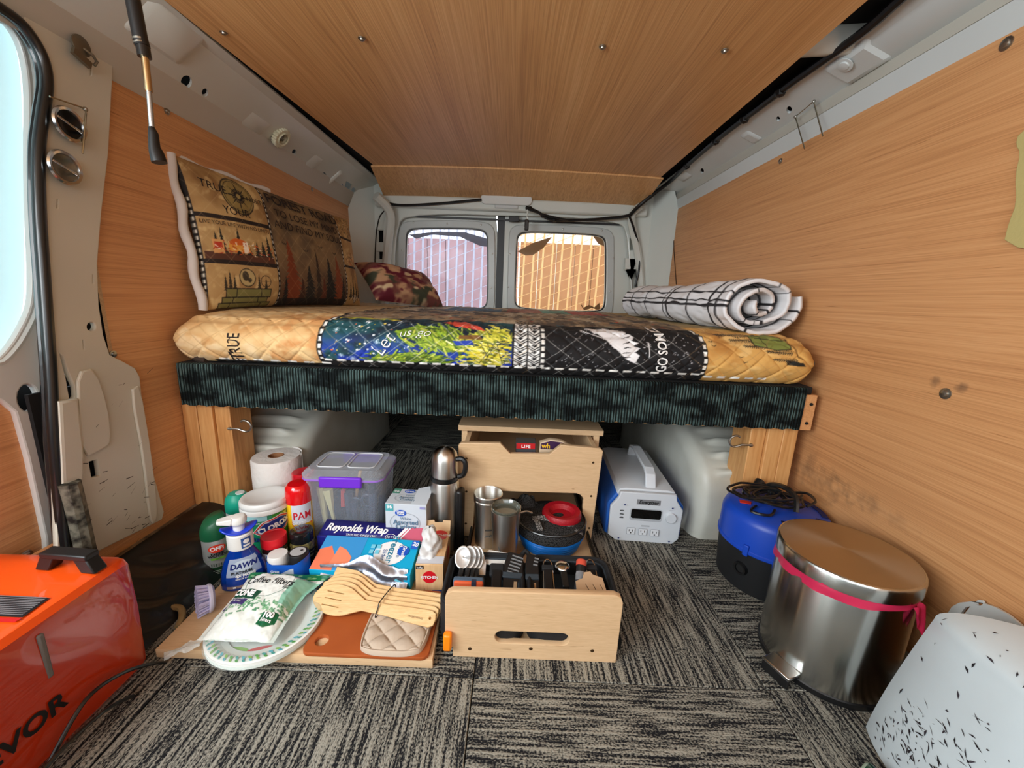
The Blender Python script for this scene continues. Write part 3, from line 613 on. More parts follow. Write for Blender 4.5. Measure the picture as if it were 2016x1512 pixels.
rear_door(1, [(768, 640), (768, 520), (768, 445), (775, 415), (900, 412), (962, 414), (979, 418), (980, 640), (980, 900), (768, 900)],
          [(800, 470), (804, 456), (818, 450), (900, 450), (944, 452), (958, 460), (960, 480), (960, 590), (955, 604), (940, 608), (880, 606), (815, 602), (801, 597), (799, 580)],
          0, film('clear_glass', (225, 225, 240), .08, .03), BARW, [(GR, [(805, 462), (860, 456), (915, 457), (960, 470), (960, 486), (945, 484), (905, 466), (850, 462), (820, 470)])], 'left rear door in white painted steel', 'left rear door window with white security bars')
rear_door(2, [(989, 900), (989, 420), (998, 414), (1100, 414), (1205, 422), (1244, 430), (1250, 520), (1256, 640), (1256, 900)],
          [(1018, 480), (1020, 464), (1034, 457), (1100, 459), (1176, 463), (1190, 471), (1192, 488), (1191, 595), (1186, 609), (1172, 613), (1100, 612), (1030, 607), (1016, 601), (1014, 585)],
          0, film('amber_glass', (255, 220, 170), .08, .03), BARC, [(GO, [(1018, 495), (1050, 478), (1087, 466), (1070, 488), (1050, 502), (1035, 503)]), (GO, [(1166, 463), (1180, 463), (1192, 478), (1192, 486), (1178, 480)]),
          (mat('dark_residue', (70, 40, 25), .7), [(1143, 600), (1146, 600), (1148, 606), (1160, 600), (1170, 605), (1180, 596), (1182, 608), (1176, 610), (1165, 606), (1150, 611)])], 'right rear door in white painted steel', 'right rear door window with amber tint and bars')
g = G(); g.box((at(978, 500, y=YR).x, YR-.002, .3), (at(992, 500, y=YR).x, YR+.03, 1.03)); g.build('door_gap_seal', BLACKP, rf)
g = G(); g.box((at(780, 400, y=YR).x, YR-.02, 1.0), (at(1225, 400, y=YR).x, YR-.01, 1.008)); g.build('top_seal', BLACKP, rf)
q = at(1012, 432, y=2.11); g = G(); g.box((q.x-.025, 2.10, q.z-.012), (q.x+.025, 2.115, q.z+.014)); g.build('latch', BLACKP, rf, bev=.003)
# outside behind the van: two painted walls and the ground
for (x0, x1, c, nm, lb) in ((-2.2, .02, (172, 134, 134), 'outside_wall', 'faded pink boarded wall outside the left rear window'), (.03, 2.4, (166, 124, 92), 'outside_wall', 'orange brown boarded wall outside the right rear window')):
    g = G(); n = int((x1-x0)/.16)
    for i in range(n): a = x0+(x1-x0)*i/n; g.box((a, 3.9+.006*(i % 2), -.6), (a+(x1-x0)/n-.006, 3.94, 1.12 if x0 < 0 else 1.12))
    tag(g.build(nm, mat('outside_'+str(c[0]), c, .8, var=(6, [x*.88 for x in c], .2))), lb, 'wall', kind='structure')
g = G(); g.box((-4, 2.3, -.7), (4, 12, -.65)); struct(g.build('ground', mat('outdoor_ground', (150, 145, 138), .9)), 'pale ground outside behind the van', 'ground')
# ---------------------------------------------------------------- wheel arches
def arch(x_in, x_out, y0, name, lb, mt):
    pf = spline([(y0+.012, 0, 0), (y0, .0, .07), (y0+.006, 0, .14), (y0+.030, 0, .195), (y0+.085, 0, .232), (y0+.20, 0, .272), (y0+.38, 0, .318), (y0+.55, 0, .335), (y0+.70, 0, .27), (y0+.80, 0, .13), (y0+.82, 0, 0)], 16)
    nu = len(pf); nv = 34; P = np.zeros((nu, nv, 3)); S_ = 0
    for i, q in enumerate(pf):
        if i: S_ += (pf[i]-pf[i-1]).length
        d = (pf[min(i+1, nu-1)]-pf[max(i-1, 0)]).normalized(); n = Vector((0, -d.z, 0)) if False else Vector((-d.z, 0, d.x))
        ph = (S_-.185)/.055; rib = .015*max(0, math.sin(PI*2*(ph % 1)))**1.1 if 0 < ph < 8 else 0
        for j in range(nv):
            s = j/(nv-1)
            if s < .35: k = s/.35; x = x_in+.02*k; hh = math.sqrt(1-(1-k)**2)*.06+.94 if s > 0 else .9
            else: x = x_in+.02*1+(x_out-x_in-.02*1)*(s-.35)/.65; hh = 1
            sg = 1 if x_out > x_in else -1
            if s < .35: x = x_in+sg*.03*k*k
            else: x = x_in+sg*.03+(x_out-x_in-sg*.03)*(s-.35)/.65
            inn = 1-.13*(1-min(1, s/.35))**1.5
            rb = rib*min(1, max(0, (s-.40)*9))*min(1, max(0, (.92-s)*9))
            yc = y0+.41; P[i, j] = (x, yc+(q.x-yc)*inn+n.x*rb, max(0, q.z*inn+n.z*rb))
        # inner face closes down to the floor
    Q = P.copy(); Q = np.concatenate([P[:, :1].copy(), P], 1); Q[:, 0, 0] = x_in-(.012 if x_out > x_in else -.012); Q[:, 0, 2] = 0; Q[:, 0, 1] = y0+.41+(P[:, 0, 1]-y0-.41)*.97
    if x_out < x_in: Q = Q[::-1]
    o = grid_ob(name, Q, None, mt); return struct(o, lb, 'wheel arch')
ARCHM = mat('arch_paint', (206, 208, 200), .42, var=(9, (188, 188, 176), .25))
arch(.512, .755, .985, 'wall_arch', 'ribbed white wheel arch under the right end of the bed', ARCHM)
arch(-.575, -.83, 1.03, 'wall_arch', 'ribbed white wheel arch under the left end of the bed', ARCHM)
# white bulged panel at the lower right
g = G(); P = np.zeros((44, 40, 3)); cx, cy_ = .70, .395
for i in range(44):
    a = math.radians(-215+250*i/43)
    for j in range(40):
        t = j/39
        if t < .7: z = .004+.223*t/.7; r = 1.10-.23*(t/.7)**1.3
        else: q = (t-.7)/.3; z = .227+.035*math.sin(q*PI/2); r = .87*math.cos(q*PI/2)+.002
        P[i, j] = (cx+.135*r*math.copysign(abs(math.cos(a))**.8, math.cos(a)), cy_+.150*r*math.copysign(abs(math.sin(a))**.8, math.sin(a)), z)
tag(grid_ob('wheel_cover', P, None, mat('scuffed_white', (200, 212, 216), .35, var=(8, (186, 196, 200), .3), coat=.1)), 'large scuffed white painted steel bulge at the lower right corner', 'panel', kind='structure')
WC = P
sp = G(); R = random.Random(11); cand = []
for ii in range(1, 42):
    for jj in range(1, 38):
        p = Vector(P[ii, jj]); v = p-EYE; w_ = v.dot(_f); a = 1008+FPX*v.dot(_r)/w_; b = 756-FPX*v.dot(_u)/w_; du = Vector(P[ii+1, jj])-p; dv = Vector(P[ii, jj+1])-p; n = dv.cross(du)
        if n.length < 1e-9: continue
        n.normalize(); n = n if n.dot(p-Vector((cx, cy_, .1))) > 0 else -n
        if n.dot(EYE-p) > 0: cand.append((p, du, dv, n, math.exp(-((a-1800)/85)**2-((b-1455)/50)**2)+.04))
tot = [c[4] for c in cand]
for i in range(260):
    p, du, dv, n, _ = R.choices(cand, tot)[0]; dU = du.normalized(); dV = dv.normalized(); p = p+du*R.random()+dv*R.random(); a = R.gauss(-.5, .5) if i % 3 else R.uniform(0, 3)
    L = R.uniform(.002, .013); w_ = R.uniform(.0004, .0022); d = dU*math.cos(a)+dV*math.sin(a); e_ = (dV*math.cos(a)-dU*math.sin(a))*w_; o_ = n*.0012
    sp.add([p+o_, p+d*L*.5+e_+o_, p+d*L+o_, p+d*L*.5-e_*.4+o_], [(0, 1, 2, 3), (3, 2, 1, 0)])
tag(sp.build('paint_scuffs', mat('scuff_purple', (92, 84, 92), .6), ang=180), 'dark scuff marks on the white bulged panel', 'scuffs', kind='stuff')
# steel foot strip and slotted bracket of the right wall
g = G(); g.box((.70, .1, .0), (.755, .75, .03)); g.build('foot', mat('foot_paint', (130, 140, 140), .4), wr, bev=.008)
g = G(); 
g.plate(smooth_poly(yz([(1868, 1215), (1885, 1188), (1930, 1183), (1980, 1200), (2030, 1240), (2030, 1275), (1900, 1215)], .74), 1), [yz([(1895, 1212), (1908, 1196), (1918, 1194), (1905, 1210)], .74), yz(pell(1936, 1187, 7, 6), .74)], .004, 0, MYZ(.736)); g.build('access_bracket', STEELW, wr)
q = at(2000, 360, x=.742)
g = G(); g.plate(smooth_poly(yz([(2100, 200), (2010, 262), (2004, 285), (2014, 300), (2003, 345), (2006, 400), (1990, 440), (1980, 482), (2100, 500)], .742), 1), (), .004, .001, MYZ(.741))
tag(g.build('cloth_flap', mat('olive_cloth', (186, 172, 112), .9, bump=(200, .0006))), 'olive tan cloth edge hanging on the right plywood wall', 'cloth')
# ================================================================ BED
bed = thing('bed_platform', 'dark ribbed carpet covered bed platform on pine posts across the van', 'bed', (-.03, .92, 0))
BX, BY = -.03, .92
RIB = carpet_mat('ribbed_teal_cover', (10, 17, 18), (52, 84, 84), sx=260., sy=7., lo=.44, hi=.60, bumpd=.003, jit=.003)
def ribcov():
    m = bpy.data.materials.new('ribbed_cover'); m.use_nodes = True; nt = m.node_tree; b = nt.nodes['Principled BSDF']; L = nt.links.new
    tc = node(nt, 'ShaderNodeTexCoord'); wv = node(nt, 'ShaderNodeTexWave', wave_type='BANDS', bands_direction='X'); wv.inputs['Scale'].default_value = 48; wv.inputs['Distortion'].default_value = .8; wv.inputs['Detail'].default_value = 3; wv.inputs['Detail Scale'].default_value = 1.5
    mp = node(nt, 'ShaderNodeMapping'); mp.inputs['Scale'].default_value = (1, 1, .25); L(tc.outputs['Object'], mp.inputs[0]); L(mp.outputs[0], wv.inputs['Vector'])
    mp2 = node(nt, 'ShaderNodeMapping'); mp2.inputs['Scale'].default_value = (16, 16, 30); mp2.inputs['Rotation'].default_value = (0, .5, 0); L(tc.outputs['Object'], mp2.inputs[0])
    n = node(nt, 'ShaderNodeTexNoise'); n.inputs['Scale'].default_value = 1; n.inputs['Detail'].default_value = 3; L(mp2.outputs[0], n.inputs['Vector'])
    r = node(nt, 'ShaderNodeValToRGB'); r.color_ramp.elements[0].position = .42; r.color_ramp.elements[1].position = .60; r.color_ramp.elements[0].color = lin((24, 30, 31))+[1]; r.color_ramp.elements[1].color = lin((84, 106, 104))+[1]; L(n.outputs['Fac'], r.inputs[0])
    mx = node(nt, 'ShaderNodeMixRGB'); mx.inputs[1].default_value = (.004, .006, .006, 1); L(wv.outputs['Fac'], mx.inputs[0]); L(r.outputs[0], mx.inputs[2]); L(mx.outputs[0], b.inputs['Base Color'])
    b.inputs['Roughness'].default_value = .95; b.inputs['Specular IOR Level'].default_value = .1
    bp = node(nt, 'ShaderNodeBump'); bp.inputs['Distance'].default_value = .003; L(wv.outputs['Fac'], bp.inputs['Height']); L(bp.outputs[0], b.inputs['Normal']); return m
RIBM = ribcov()
g = G(); n = 300; L0, L1 = -.788, .692
Pf = []
for i in range(n+1):
    x = L0+(L1-L0)*i/n; yb = -.0015*math.sin(i*2.2)
    Pf.append([(x-BX, .921-BY+.018, .455), (x-BX, .9215-BY+yb, .4535), (x-BX, .92-BY+yb, .446), (x-BX, .92-BY+yb, .40), (x-BX, .921-BY+yb, .352+.0015*math.sin(i*.9)), (x-BX, .93-BY, .351)])
g.grid(np.array(Pf)[:, ::-1]); g.build('carpet_skirt', RIBM, bed)
g = G(); g.box((L0-BX, 0.003, .352), (L1-BX, .04, .45)); g.build('front_rail', PINE, bed)
g = G(); g.box((L0-BX, .01, .437), (.712-BX, 1.17, .455)); g.build('deck', mat('black_deck', (18, 19, 20), .8), bed, bev=.003)
for x in (-.795, .69): g = G(); g.box((x-BX, .05, .36), (x+.035-BX, 1.17, .437)); g.build('side_rail', PINE, bed)
g = G(); g.box((.692-BX, .004, .350), (.722-BX, .03, .437)); o = g.build('end_block', PLY, bed, bev=.001)
bolt((.71-BX, .004, .415), (0, -1, 0), bed, .0025, DARK, 'screw'); bolt((.708-BX, .004, .368), (0, -1, 0), bed, .0025, DARK, 'screw')
for nm, x0, x1, x2, sgn in (('left', -.808, -.772, -.735, 1), ('right', .708, .672, .634, -1)):
    a, b = min(x0, x1), max(x0, x1); g = G(); g.box((a-BX, .022, 0), (b-BX-.0008, .11, .352)); g.build('post', PINE, bed, bev=.002)
    a, b = min(x1, x2), max(x1, x2); g = G(); g.box((a-BX+.0008, .022, 0), (b-BX, .11, .352)); g.build('post', PINE, bed, bev=.002)
    a, b = min(x2, x2+sgn*.038), max(x2, x2+sgn*.038); g = G(); g.box((a-BX+.0008, .03, 0), (b-BX, .11, .352)); g.build('post', PINE, bed, bev=.002)
for sgn, xw, zz in ((1, -.700, .286), (-1, .60, .298)):
    hk = thing('screw_hook', 'zinc screw hook on the %s post under the bed' % ('left' if sgn > 0 else 'right'), 'hook', (xw, .95, zz), 0, None)
    s = sgn; P = [(-.006*s, 0, 0), (.018*s, 0, 0), (.028*s, 0, -.003), (.040*s, 0, -.006), (.050*s, 0, .0), (.053*s, 0, .010), (.047*s, 0, .020), (.036*s, 0, .023), (.028*s, 0, .020)]
    if sgn < 0: P = [(-.006*s, 0, 0)]+[(a, b, c*1.0) for a, b, c in P[1:]]
    g = G(); g.tube(spline(P, 6), .0026, 8); g.build('hook_wire', ZINC, hk)
    g = G(); g.tube([(-.004*s, 0, 0), (.0*s, 0, 0), (.0015*s, 0, 0)], .0045, 8); g.build('collar', ZINC, hk)
# ---------------------------------------------------------------- quilted mattress
FW_, FH, TH = 1250, 125, 300
cv = Canvas(FW_, FH+TH, (200, 170, 120))
T = TH   # front face rows start here
n1 = vnoise(FH+TH, FW_, 60, 1, 4); n2 = vnoise(FH+TH, FW_, 22, 2, 3)
# top: weathered patchwork
cv.rect(0, 0, FW_, TH, (150, 128, 100)); cv.mix(0, 0, FW_, TH, (84, 72, 62), np.clip((n2-.45)*5, 0, 1)); cv.mix(0, 0, FW_, TH, (205, 192, 165), np.clip((n1-.55)*5, 0, .8))
cv.rect(285, 0, 293, TH, (20, 18, 18)); cv.rect(430, 40, 620, 130, (60, 96, 128), .7); cv.rect(640, 30, 760, 120, (150, 60, 50), .6); cv.rect(760, 30, 860, 120, (50, 140, 130), .6); cv.rect(860, 30, 980, 120, (180, 40, 40), .75); cv.rect(1038, 0, 1250, TH, (170, 146, 96), .8); cv.rect(0, 0, 285, TH, (196, 164, 116), .8)
R = random.Random(2)
for i in range(500):
    x, y = R.uniform(290, 1040), R.uniform(0, TH-20); L = R.uniform(6, 26); c = R.choice([(30, 28, 28), (226, 214, 190), (90, 60, 44), (60, 66, 60), (190, 60, 44), (40, 90, 110)]); cv.line(x, y, x+L, y+R.uniform(-5, 5), R.uniform(1, 3), c, .8)
# front: cream panel
cv.rect(0, T-30, 287, FH+T, (224, 190, 136)); cv.mix(0, T-30, 287, FH+T, (196, 142, 84), np.clip((n1-.5)*3.2, 0, .8)); cv.mix(0, T-30, 287, FH+T, (236, 212, 168), np.clip((n2-.55)*4, 0, .7))
cv.mix(190, T-20, 287, FH+T, (190, 122, 62), np.clip((n2-.46)*3, 0, .7))
# galaxy panel
cv.rect(287, T-18, 665, FH+T, (16, 34, 50)); cv.mix(287, T-18, 665, FH+T, (30, 92, 96), np.clip((n1-.42)*4, 0, .7)); 
msk = np.clip((np.mgrid[0:FH+TH, 0:FW_][0]-(T+25))/60., 0, 1)*np.clip((n2-.3)*4, 0, 1); cv.mix(287, T-18, 665, FH+T, (28, 58, 170), msk)
for i in range(90):
    x, y = R.uniform(296, 470), R.uniform(T-10, T+105); cv.disc(x, y, R.choice([1, 1, 1.4, 2.4]), R.choice([(235, 240, 245)]*5+[(240, 110, 70), (230, 200, 80)]))
for x, y in ((318, T+22), (400, T+50), (330, T+90), (352, T+98)):
    for k in range(6): a = k*PI/6; cv.line(x-6*math.cos(a), y-6*math.sin(a), x+6*math.cos(a), y+6*math.sin(a), .8, (200, 220, 230))
def strokes(cx, cy_, sx, sy, n, cols, ang, L, wd=(1.5, 4)):
    for i in range(n):
        x, y = R.gauss(cx, sx), R.gauss(cy_, sy); a = ang+R.gauss(0, .35); l = R.uniform(.5, 1.2)*L
        if 292 < x < 662 and T-16 < y < T+104: cv.line(x, y, min(x+l*math.cos(a), 662), min(y+l*math.sin(a), T+104), R.uniform(*wd), R.choice(cols))
GRN = [(120, 150, 34), (168, 188, 54), (84, 110, 34), (196, 204, 84), (58, 84, 34), (140, 170, 40)]
cv.poly([(430, T+22), (468, T+6), (505, T+4), (540, T+18), (590, T+38), (575, T+60), (535, T+72), (500, T+52), (470, T+40)], (110, 140, 38)); strokes(515, T+30, 34, 15, 300, GRN, .7, 24)
cv.poly([(370, T+104), (420, T+84), (470, T+72), (520, T+80), (545, T+104)], (92, 122, 48)); strokes(470, T+92, 40, 8, 160, GRN, -.5, 16)
strokes(610, T+75, 26, 24, 330, [(226, 214, 60), (240, 226, 110), (168, 170, 50), (200, 180, 40), (120, 130, 40), (245, 240, 180)], .2, 20)
strokes(625, T+18, 22, 9, 90, [(200, 200, 60), (130, 140, 40), (230, 220, 90)], .4, 14)
for i in range(26): cv.line(R.uniform(600, 655), R.uniform(T+40, T+100), R.uniform(600, 655), R.uniform(T+40, T+100), 1.2, (40, 44, 24)) if i % 3 == 0 else cv.line(x := R.uniform(600, 655), y := R.uniform(T+50, T+100), x+5, y+3, 1.6, (30, 34, 22))
cv.poly([(520, T-8), (560, T-14), (600, T+2), (610, T+12), (570, T+6)], (206, 74, 54)); cv.poly([(560, T+24), (600, T+22), (606, T+34), (560, T+34)], (120, 84, 40)); cv.poly([(548, T+40), (585, T+36), (590, T+48), (556, T+52)], (30, 60, 160))
cv.path([(300, T-14), (380, T-16), (430, T-10)], 3, (236, 214, 60))
# chevron band
cv.rect(665, T-18, 723, FH+T, (236, 236, 232)); cv.rect(665, T-18, 668, FH+T, (20, 20, 20)); cv.rect(693, T-18, 696, FH+T, (20, 20, 20))
for x0 in (668, 696):
    for k in range(-1, 8):
        y = T+k*18-10
        for q in (0, 6): cv.path([(x0+1, y+q), (x0+12, y+9+q), (x0+24, y+q)], 2.4, (18, 18, 20))
        cv.poly([(x0+6, y-2), (x0+18, y-2), (x0+12, y+4)], (18, 18, 20))
# black panel
cv.rect(722, T-18, 1040, FH+T, (17, 16, 18))
for i in range(150): cv.disc(R.uniform(735, 1030), R.uniform(T-10, T+100), R.choice([.6, .8, 1.3]), (210, 210, 214))
for i in range(14): x, y = R.uniform(740, 1030), R.uniform(T, T+90); cv.line(x, y, x+5, y-6, .9, (200, 200, 205))
cv.path([(800, T-4), (850, T+18), (880, T+60), (910, T+82)], 2, (235, 235, 235))
cv.poly([(812, T-8), (862, T-12), (892, T-2), (905, T+12), (898, T+20), (912, T+26), (900, T+34), (914, T+40), (903, T+50), (912, T+58), (904, T+80), (884, T+68), (872, T+46), (862, T+40), (850, T+20), (836, T+6)], (232, 232, 234))
for k in range(5): cv.poly([(880-6*k+20, T+8+14*k), (896, T+12+13*k), (878, T+16+13*k)], (17, 16, 18))
cv.line(931, T+25, 931, T+62, 1.4, (220, 220, 220)); cv.path([(927, T+30), (931, T+24), (935, T+30)], 1.2, (220, 220, 220)); cv.path([(927, T+35), (931, T+29), (935, T+35)], 1.2, (220, 220, 220))
# tan panel with sideways firs and a green suitcase
cv.rect(1040, T-30, FW_, FH+T, (214, 166, 92)); cv.mix(1040, T-30, FW_, FH+T, (178, 122, 58), np.clip((n1-.5)*3, 0, .8)); cv.mix(1040, T-30, FW_, FH+T, (232, 196, 130), np.clip((n2-.56)*4, 0, .7))
for (x, y, L) in ((1075, T-6, 75), (1095, T+8, 60), (1118, T+22, 40), (1160, T+34, 50), (1172, T+54, 45)):
    cv.line(x, y, x+L, y+3, 1.4, (26, 24, 20))
    for k in range(int(L/4)): a = x+4*k+3; h = 2+4*(k/(L/4))*(1 if k % 2 else .7); cv.line(a, y-h, a+3, y+1, 1.3, (26, 24, 20)); cv.line(a, y+h+2, a+3, y+1, 1.3, (26, 24, 20))
cv.poly([(1142, T-6), (1190, T-10), (1212, T+2), (1212, T+26), (1180, T+30), (1140, T+20)], (128, 138, 66)); cv.path([(1142, T-6), (1190, T-10), (1212, T+2), (1212, T+26), (1180, T+30), (1140, T+20), (1142, T-6)], 2, (34, 34, 22)); cv.path([(1150, T+2), (1205, T+6)], 2, (40, 40, 26)); cv.path([(1160, T-4), (1164, T+26)], 1.6, (40, 40, 26))
cv.path([(1205, T-4), (1218, T+20), (1222, T+46), (1230, T+50)], 3, (120, 82, 36)); cv.poly([(1196, T+56), (1230, T+60), (1236, T+70), (1200, T+68)], (30, 28, 22))
for x, y in ((1058, T+14), (1060, T+24), (1110, T+52), (1118, T+66)): cv.path([(x-4, y-2), (x, y+1), (x+4, y-2)], 1.3, (40, 30, 20))
# borders and dashes
for x in (285, 1036): 
    cv.rect(x, T-18, x+10, FH+T, (18, 17, 17))
    for k in range(7): cv.rect(x+2, T-16+19*k, x+8, T-16+19*k+12, (236, 236, 230))
cv.rect(718, T-10, 732, FH+T, (18, 17, 17))
for k in range(7): cv.rect(721, T-6+17*k, 728, T-6+17*k+11, (236, 236, 230))
for k, x in enumerate(range(285, 1050, 100)): pass
cv.rect(285, T+105, 1050, FH+T, (16, 15, 16)); cv.rect(70, T+118, 285, FH+T, (20, 19, 18)); cv.rect(1046, T+110, 1160, FH+T, (190, 146, 80))
for x in range(292, 1160, 27): cv.rect(x, T+103+ (0 if x < 1040 else 6), x+17, T+109+(0 if x < 1040 else 6), (238, 238, 232))
for x in range(80, 285, 34): cv.rect(x, T+114, x+20, T+119, (238, 238, 232))
# quilting stitches
for k in range(-4, 24):
    x = k*62+15
    for s in (1, -1):
        x0 = x if s > 0 else x+62
        for q in range(3):
            a0, b0 = x0+s*q*62, T-10+62*q; a1, b1 = x0+s*(q+1)*62, T-10+62*(q+1)
            mid = (a0+a1)/2; c = (205, 205, 200) if 296 < mid < 1030 and not (665 < mid < 722) else (176, 140, 90); cv.line(a0, b0, a1, b1, 1.0, c, .75 if c[0] > 200 else .6)
mt_ = thing('mattress', 'mattress in a quilted patchwork cover with woodland prints on the bed platform', 'mattress', (-.05, 1.5, .455))
nu, nf, nt = 760, 74, 110
X0, X1 = -.797, .705
U = np.linspace(0, 1, nu)
prof = []   # (y, z, canvas row)
for k in range(nf):
    t = k/(nf-1); a = t*PI*.5
    y = .945-.030*math.sin(PI*min(t*1.12, 1))**.8-.0+.02*max(0, t-.85)/.15; z = .458+.105*t**.95
    prof.append((y, z, FH+TH-1-(FH)*t))
for k in range(1, nt+1):
    t = k/nt; y = .965+(2.01-.965)*t; z = .563+.012*math.sin(min(t*6, 1)*PI/2)-.0*t; prof.append((y, z, TH-TH*min(t*1.0, 1)))
prof = np.array(prof); nvv = len(prof)
Xg = X0+(X1-X0)*U
P = np.zeros((nu, nvv, 3)); P[..., 0] = Xg[:, None]; P[..., 1] = prof[None, :, 0]; P[..., 2] = prof[None, :, 1]
# rounded ends
e = np.clip(np.minimum((Xg-X0)/.055, 1), 0, 1); e2 = np.clip(np.minimum((X1-Xg)/.045, 1), 0, 1); ee = (1-(1-e)**2.7)**(1/2.7)*(1-(1-e2)**2.7)**(1/2.7)
zc = .508; P[..., 2] = np.where(True, zc+(P[..., 2]-zc)*(.06+.94*ee[:, None]), 0); P[..., 1] += (1-ee[:, None])*.03*(prof[None, :, 0] < 1.2)
# lift of left end bottom, quilting puffs
S = np.cumsum(np.hypot(np.diff(prof[:, 0], prepend=prof[0, 0]), np.diff(prof[:, 1], prepend=prof[0, 1])))
d1 = np.abs(((Xg[:, None]+S[None])/.0745) % 1-.5)*2; d2 = np.abs(((Xg[:, None]-S[None]+.02)/.0745) % 1-.5)*2
puff = -.0045*np.maximum(d1**8, d2**8)+.0016*(vnoise(nu, nvv, 9, 9, 2)-.5)*2
ny = np.where(prof[:, 1] < .56, -1, 0)[None]; P[..., 1] += ny*puff; P[..., 2] += (1+ny)*puff
P[..., 2] += .006*(vnoise(nu, nvv, 70, 4, 2)-.5)*np.clip((P[..., 2]-.50)*20, 0, 1)
CU = (Xg-(-.79))/(.69+.79)
col = cv.sample(np.repeat(np.clip(CU, 0, 1)[:, None], nvv, 1), np.repeat((prof[:, 2]/(FH+TH-1))[None], nu, 0))
P -= np.array([-.05, 1.5, .455]); QM = mat('quilt_print', 'Col', .8, sub=0)
grid_ob('quilt_cover', P, col, QM, mt_)
QP = P
g = G(); g.box((-.72, -.53, .002), (.70, .58, .08)); g.build('foam_core', mat('foam', (190, 186, 176), .9), mt_, bev=.02)
g = G(); pq = spline([(-.80+.05, -.50, .030), (-.765+.05, -.545, .012), (-.73+.05, -.555, .006)], 5); g.tube(pq, .012, 8); g.build('cover_corner', mat('quilt_underside', (60, 48, 40), .9), mt_)
def on_quilt(x, y, l):   # x = column in panel pixels, y = rows up from the panel's bottom, on the front face
    u = ((-.79+x/1250*1.48)-X0)/(X1-X0)*(nu-1); v = y/125*(nf-1)
    i = int(max(0, min(nu-2, u))); j = int(max(0, min(nvv-2, v))); p = QP[i, j]+(QP[i+1, j]-QP[i, j])*(u-i)+(QP[i, j+1]-QP[i, j])*(v-j)
    return (p[0], p[1]-.0012-l, p[2]+(.0015 if v > nf-6 else 0))
INK = mat('dark_print', (34, 24, 20), .8); WPR = mat('white_print', (232, 232, 230), .8)
pr = Print(on_quilt)
pr.text('RUE', 134, 24, 24, INK, .0, 'LEFT', rot=PI/2); pr.text('T', 136, 6, 30, INK, .0, 'LEFT', rot=PI/2)
for a, b in (((112, 32), (110, 60)), ((110, 60), (118, 74)), ((128, 4), (112, 32)), ((118, 4), (118, 14))): pr.poly([a, (a[0]+2.4, a[1]), (b[0]+2.4, b[1]), b], INK)
pr.text('Let', 425, 60, 32, WPR, -.01, 'CENTER', rot=PI/2-.5, shear=.3); pr.text('us', 455, 92, 20, WPR, -.01, shear=.3, rot=.2); pr.text('go', 490, 94, 20, WPR, -.01, shear=.3)
pr.text('GO SOME', 966, 22, 19, WPR, .02, 'LEFT', rot=PI/2, wx=1.0)
pr.build('printed_lettering', mt_)
# ---------------------------------------------------------------- pillows
CW, CH = 640, 340
cp = Canvas(CW, CH, (172, 138, 88)); n1 = vnoise(CH, CW, 70, 21, 4); n2 = vnoise(CH, CW, 20, 22, 3)
cp.mix(0, 0, CW, CH, (120, 84, 46), np.clip((n1-.5)*3, 0, .8)); cp.mix(0, 0, CW, CH, (206, 178, 124), np.clip((n2-.55)*4, 0, .7))
BK = (26, 20, 17)
cp.rect(205, 0, 520, CH, (110, 88, 62), .75); cp.mix(205, 0, 520, CH, (76, 60, 44), np.clip((n1-.45)*3, 0, .7))
cp.mix(205, 150, 520, CH, (60, 34, 22), np.clip(np.mgrid[0:CH, 0:CW][0]/CH*1.6-.85, 0, .85))
for (x, yb, h, wd, c) in ((262, 345, 200, 110, (122, 56, 26)), (475, 340, 175, 90, (122, 58, 28)), (332, 342, 130, 76, (34, 30, 24)), (300, 340, 90, 44, (60, 34, 20)), (372, 345, 190, 44, (52, 38, 26)), (428, 342, 165, 86, (28, 26, 22)), (395, 342, 100, 48, (90, 44, 24)), (500, 342, 110, 40, (36, 30, 24)), (232, 342, 90, 40, (30, 26, 22))): cp.fir(x, yb, h, wd, c, 12)
cp.rect(205, 316, 520, CH, (22, 17, 15), .8)
for x, y in ((330, 170), (400, 150), (470, 160), (250, 160)): cp.path([(x-9, y-4), (x-3, y), (x, y-2), (x+4, y), (x+9, y-5)], 2, BK)
# left column: compass, camper, suitcases
cp.disc(125, 62, 44, (140, 118, 66), 44, .7); cp.disc(125, 62, 44, BK, 44, 1, 2.5); cp.disc(125, 62, 38, BK, 38, 1, 1.2); cp.disc(125, 62, 16, BK, 16, 1, 2)
for k in range(16):
    a = k*PI/8; L = 40 if k % 4 == 0 else 30 if k % 2 == 0 else 20; cp.poly([(125+L*math.cos(a), 62+L*math.sin(a)), (125+7*math.cos(a+.4), 62+7*math.sin(a+.4)), (125+7*math.cos(a-.4), 62+7*math.sin(a-.4))], BK)
cp.disc(125, 62, 5, (150, 130, 80))
for y in (118, 222): cp.rect(0, y, 205, y+10, (34, 22, 16))
cp.rect(10, 205, 200, 222, (70, 34, 20), .9)
for x, h in ((40, 48), (55, 60), (100, 66), (125, 30), (150, 36), (168, 40), (186, 58)): cp.fir(x, 206, h, 22, (30, 30, 24), 7)
cp.rect(30, 176, 58, 208, (206, 150, 90)); cp.rect(34, 182, 54, 196, (176, 52, 28)); cp.disc(98, 186, 28, (196, 92, 30), 18); cp.rect(70, 184, 128, 200, (216, 150, 60)); cp.disc(95, 204, 6, (30, 24, 20)); cp.rect(110, 176, 124, 202, (232, 214, 190))
for i in range(60): x, y = R.uniform(28, 198), R.uniform(176, 208); cp.line(x, y, x+R.uniform(-8, 8), y+R.uniform(-6, 6), 2, R.choice([(202, 84, 30), (230, 190, 130), (160, 44, 26), (238, 230, 214)]))
for x, h in ((48, 40), (60, 52), (72, 40), (140, 44), (160, 36)): cp.fir(x, 296, h, 14, (48, 40, 26), 7)
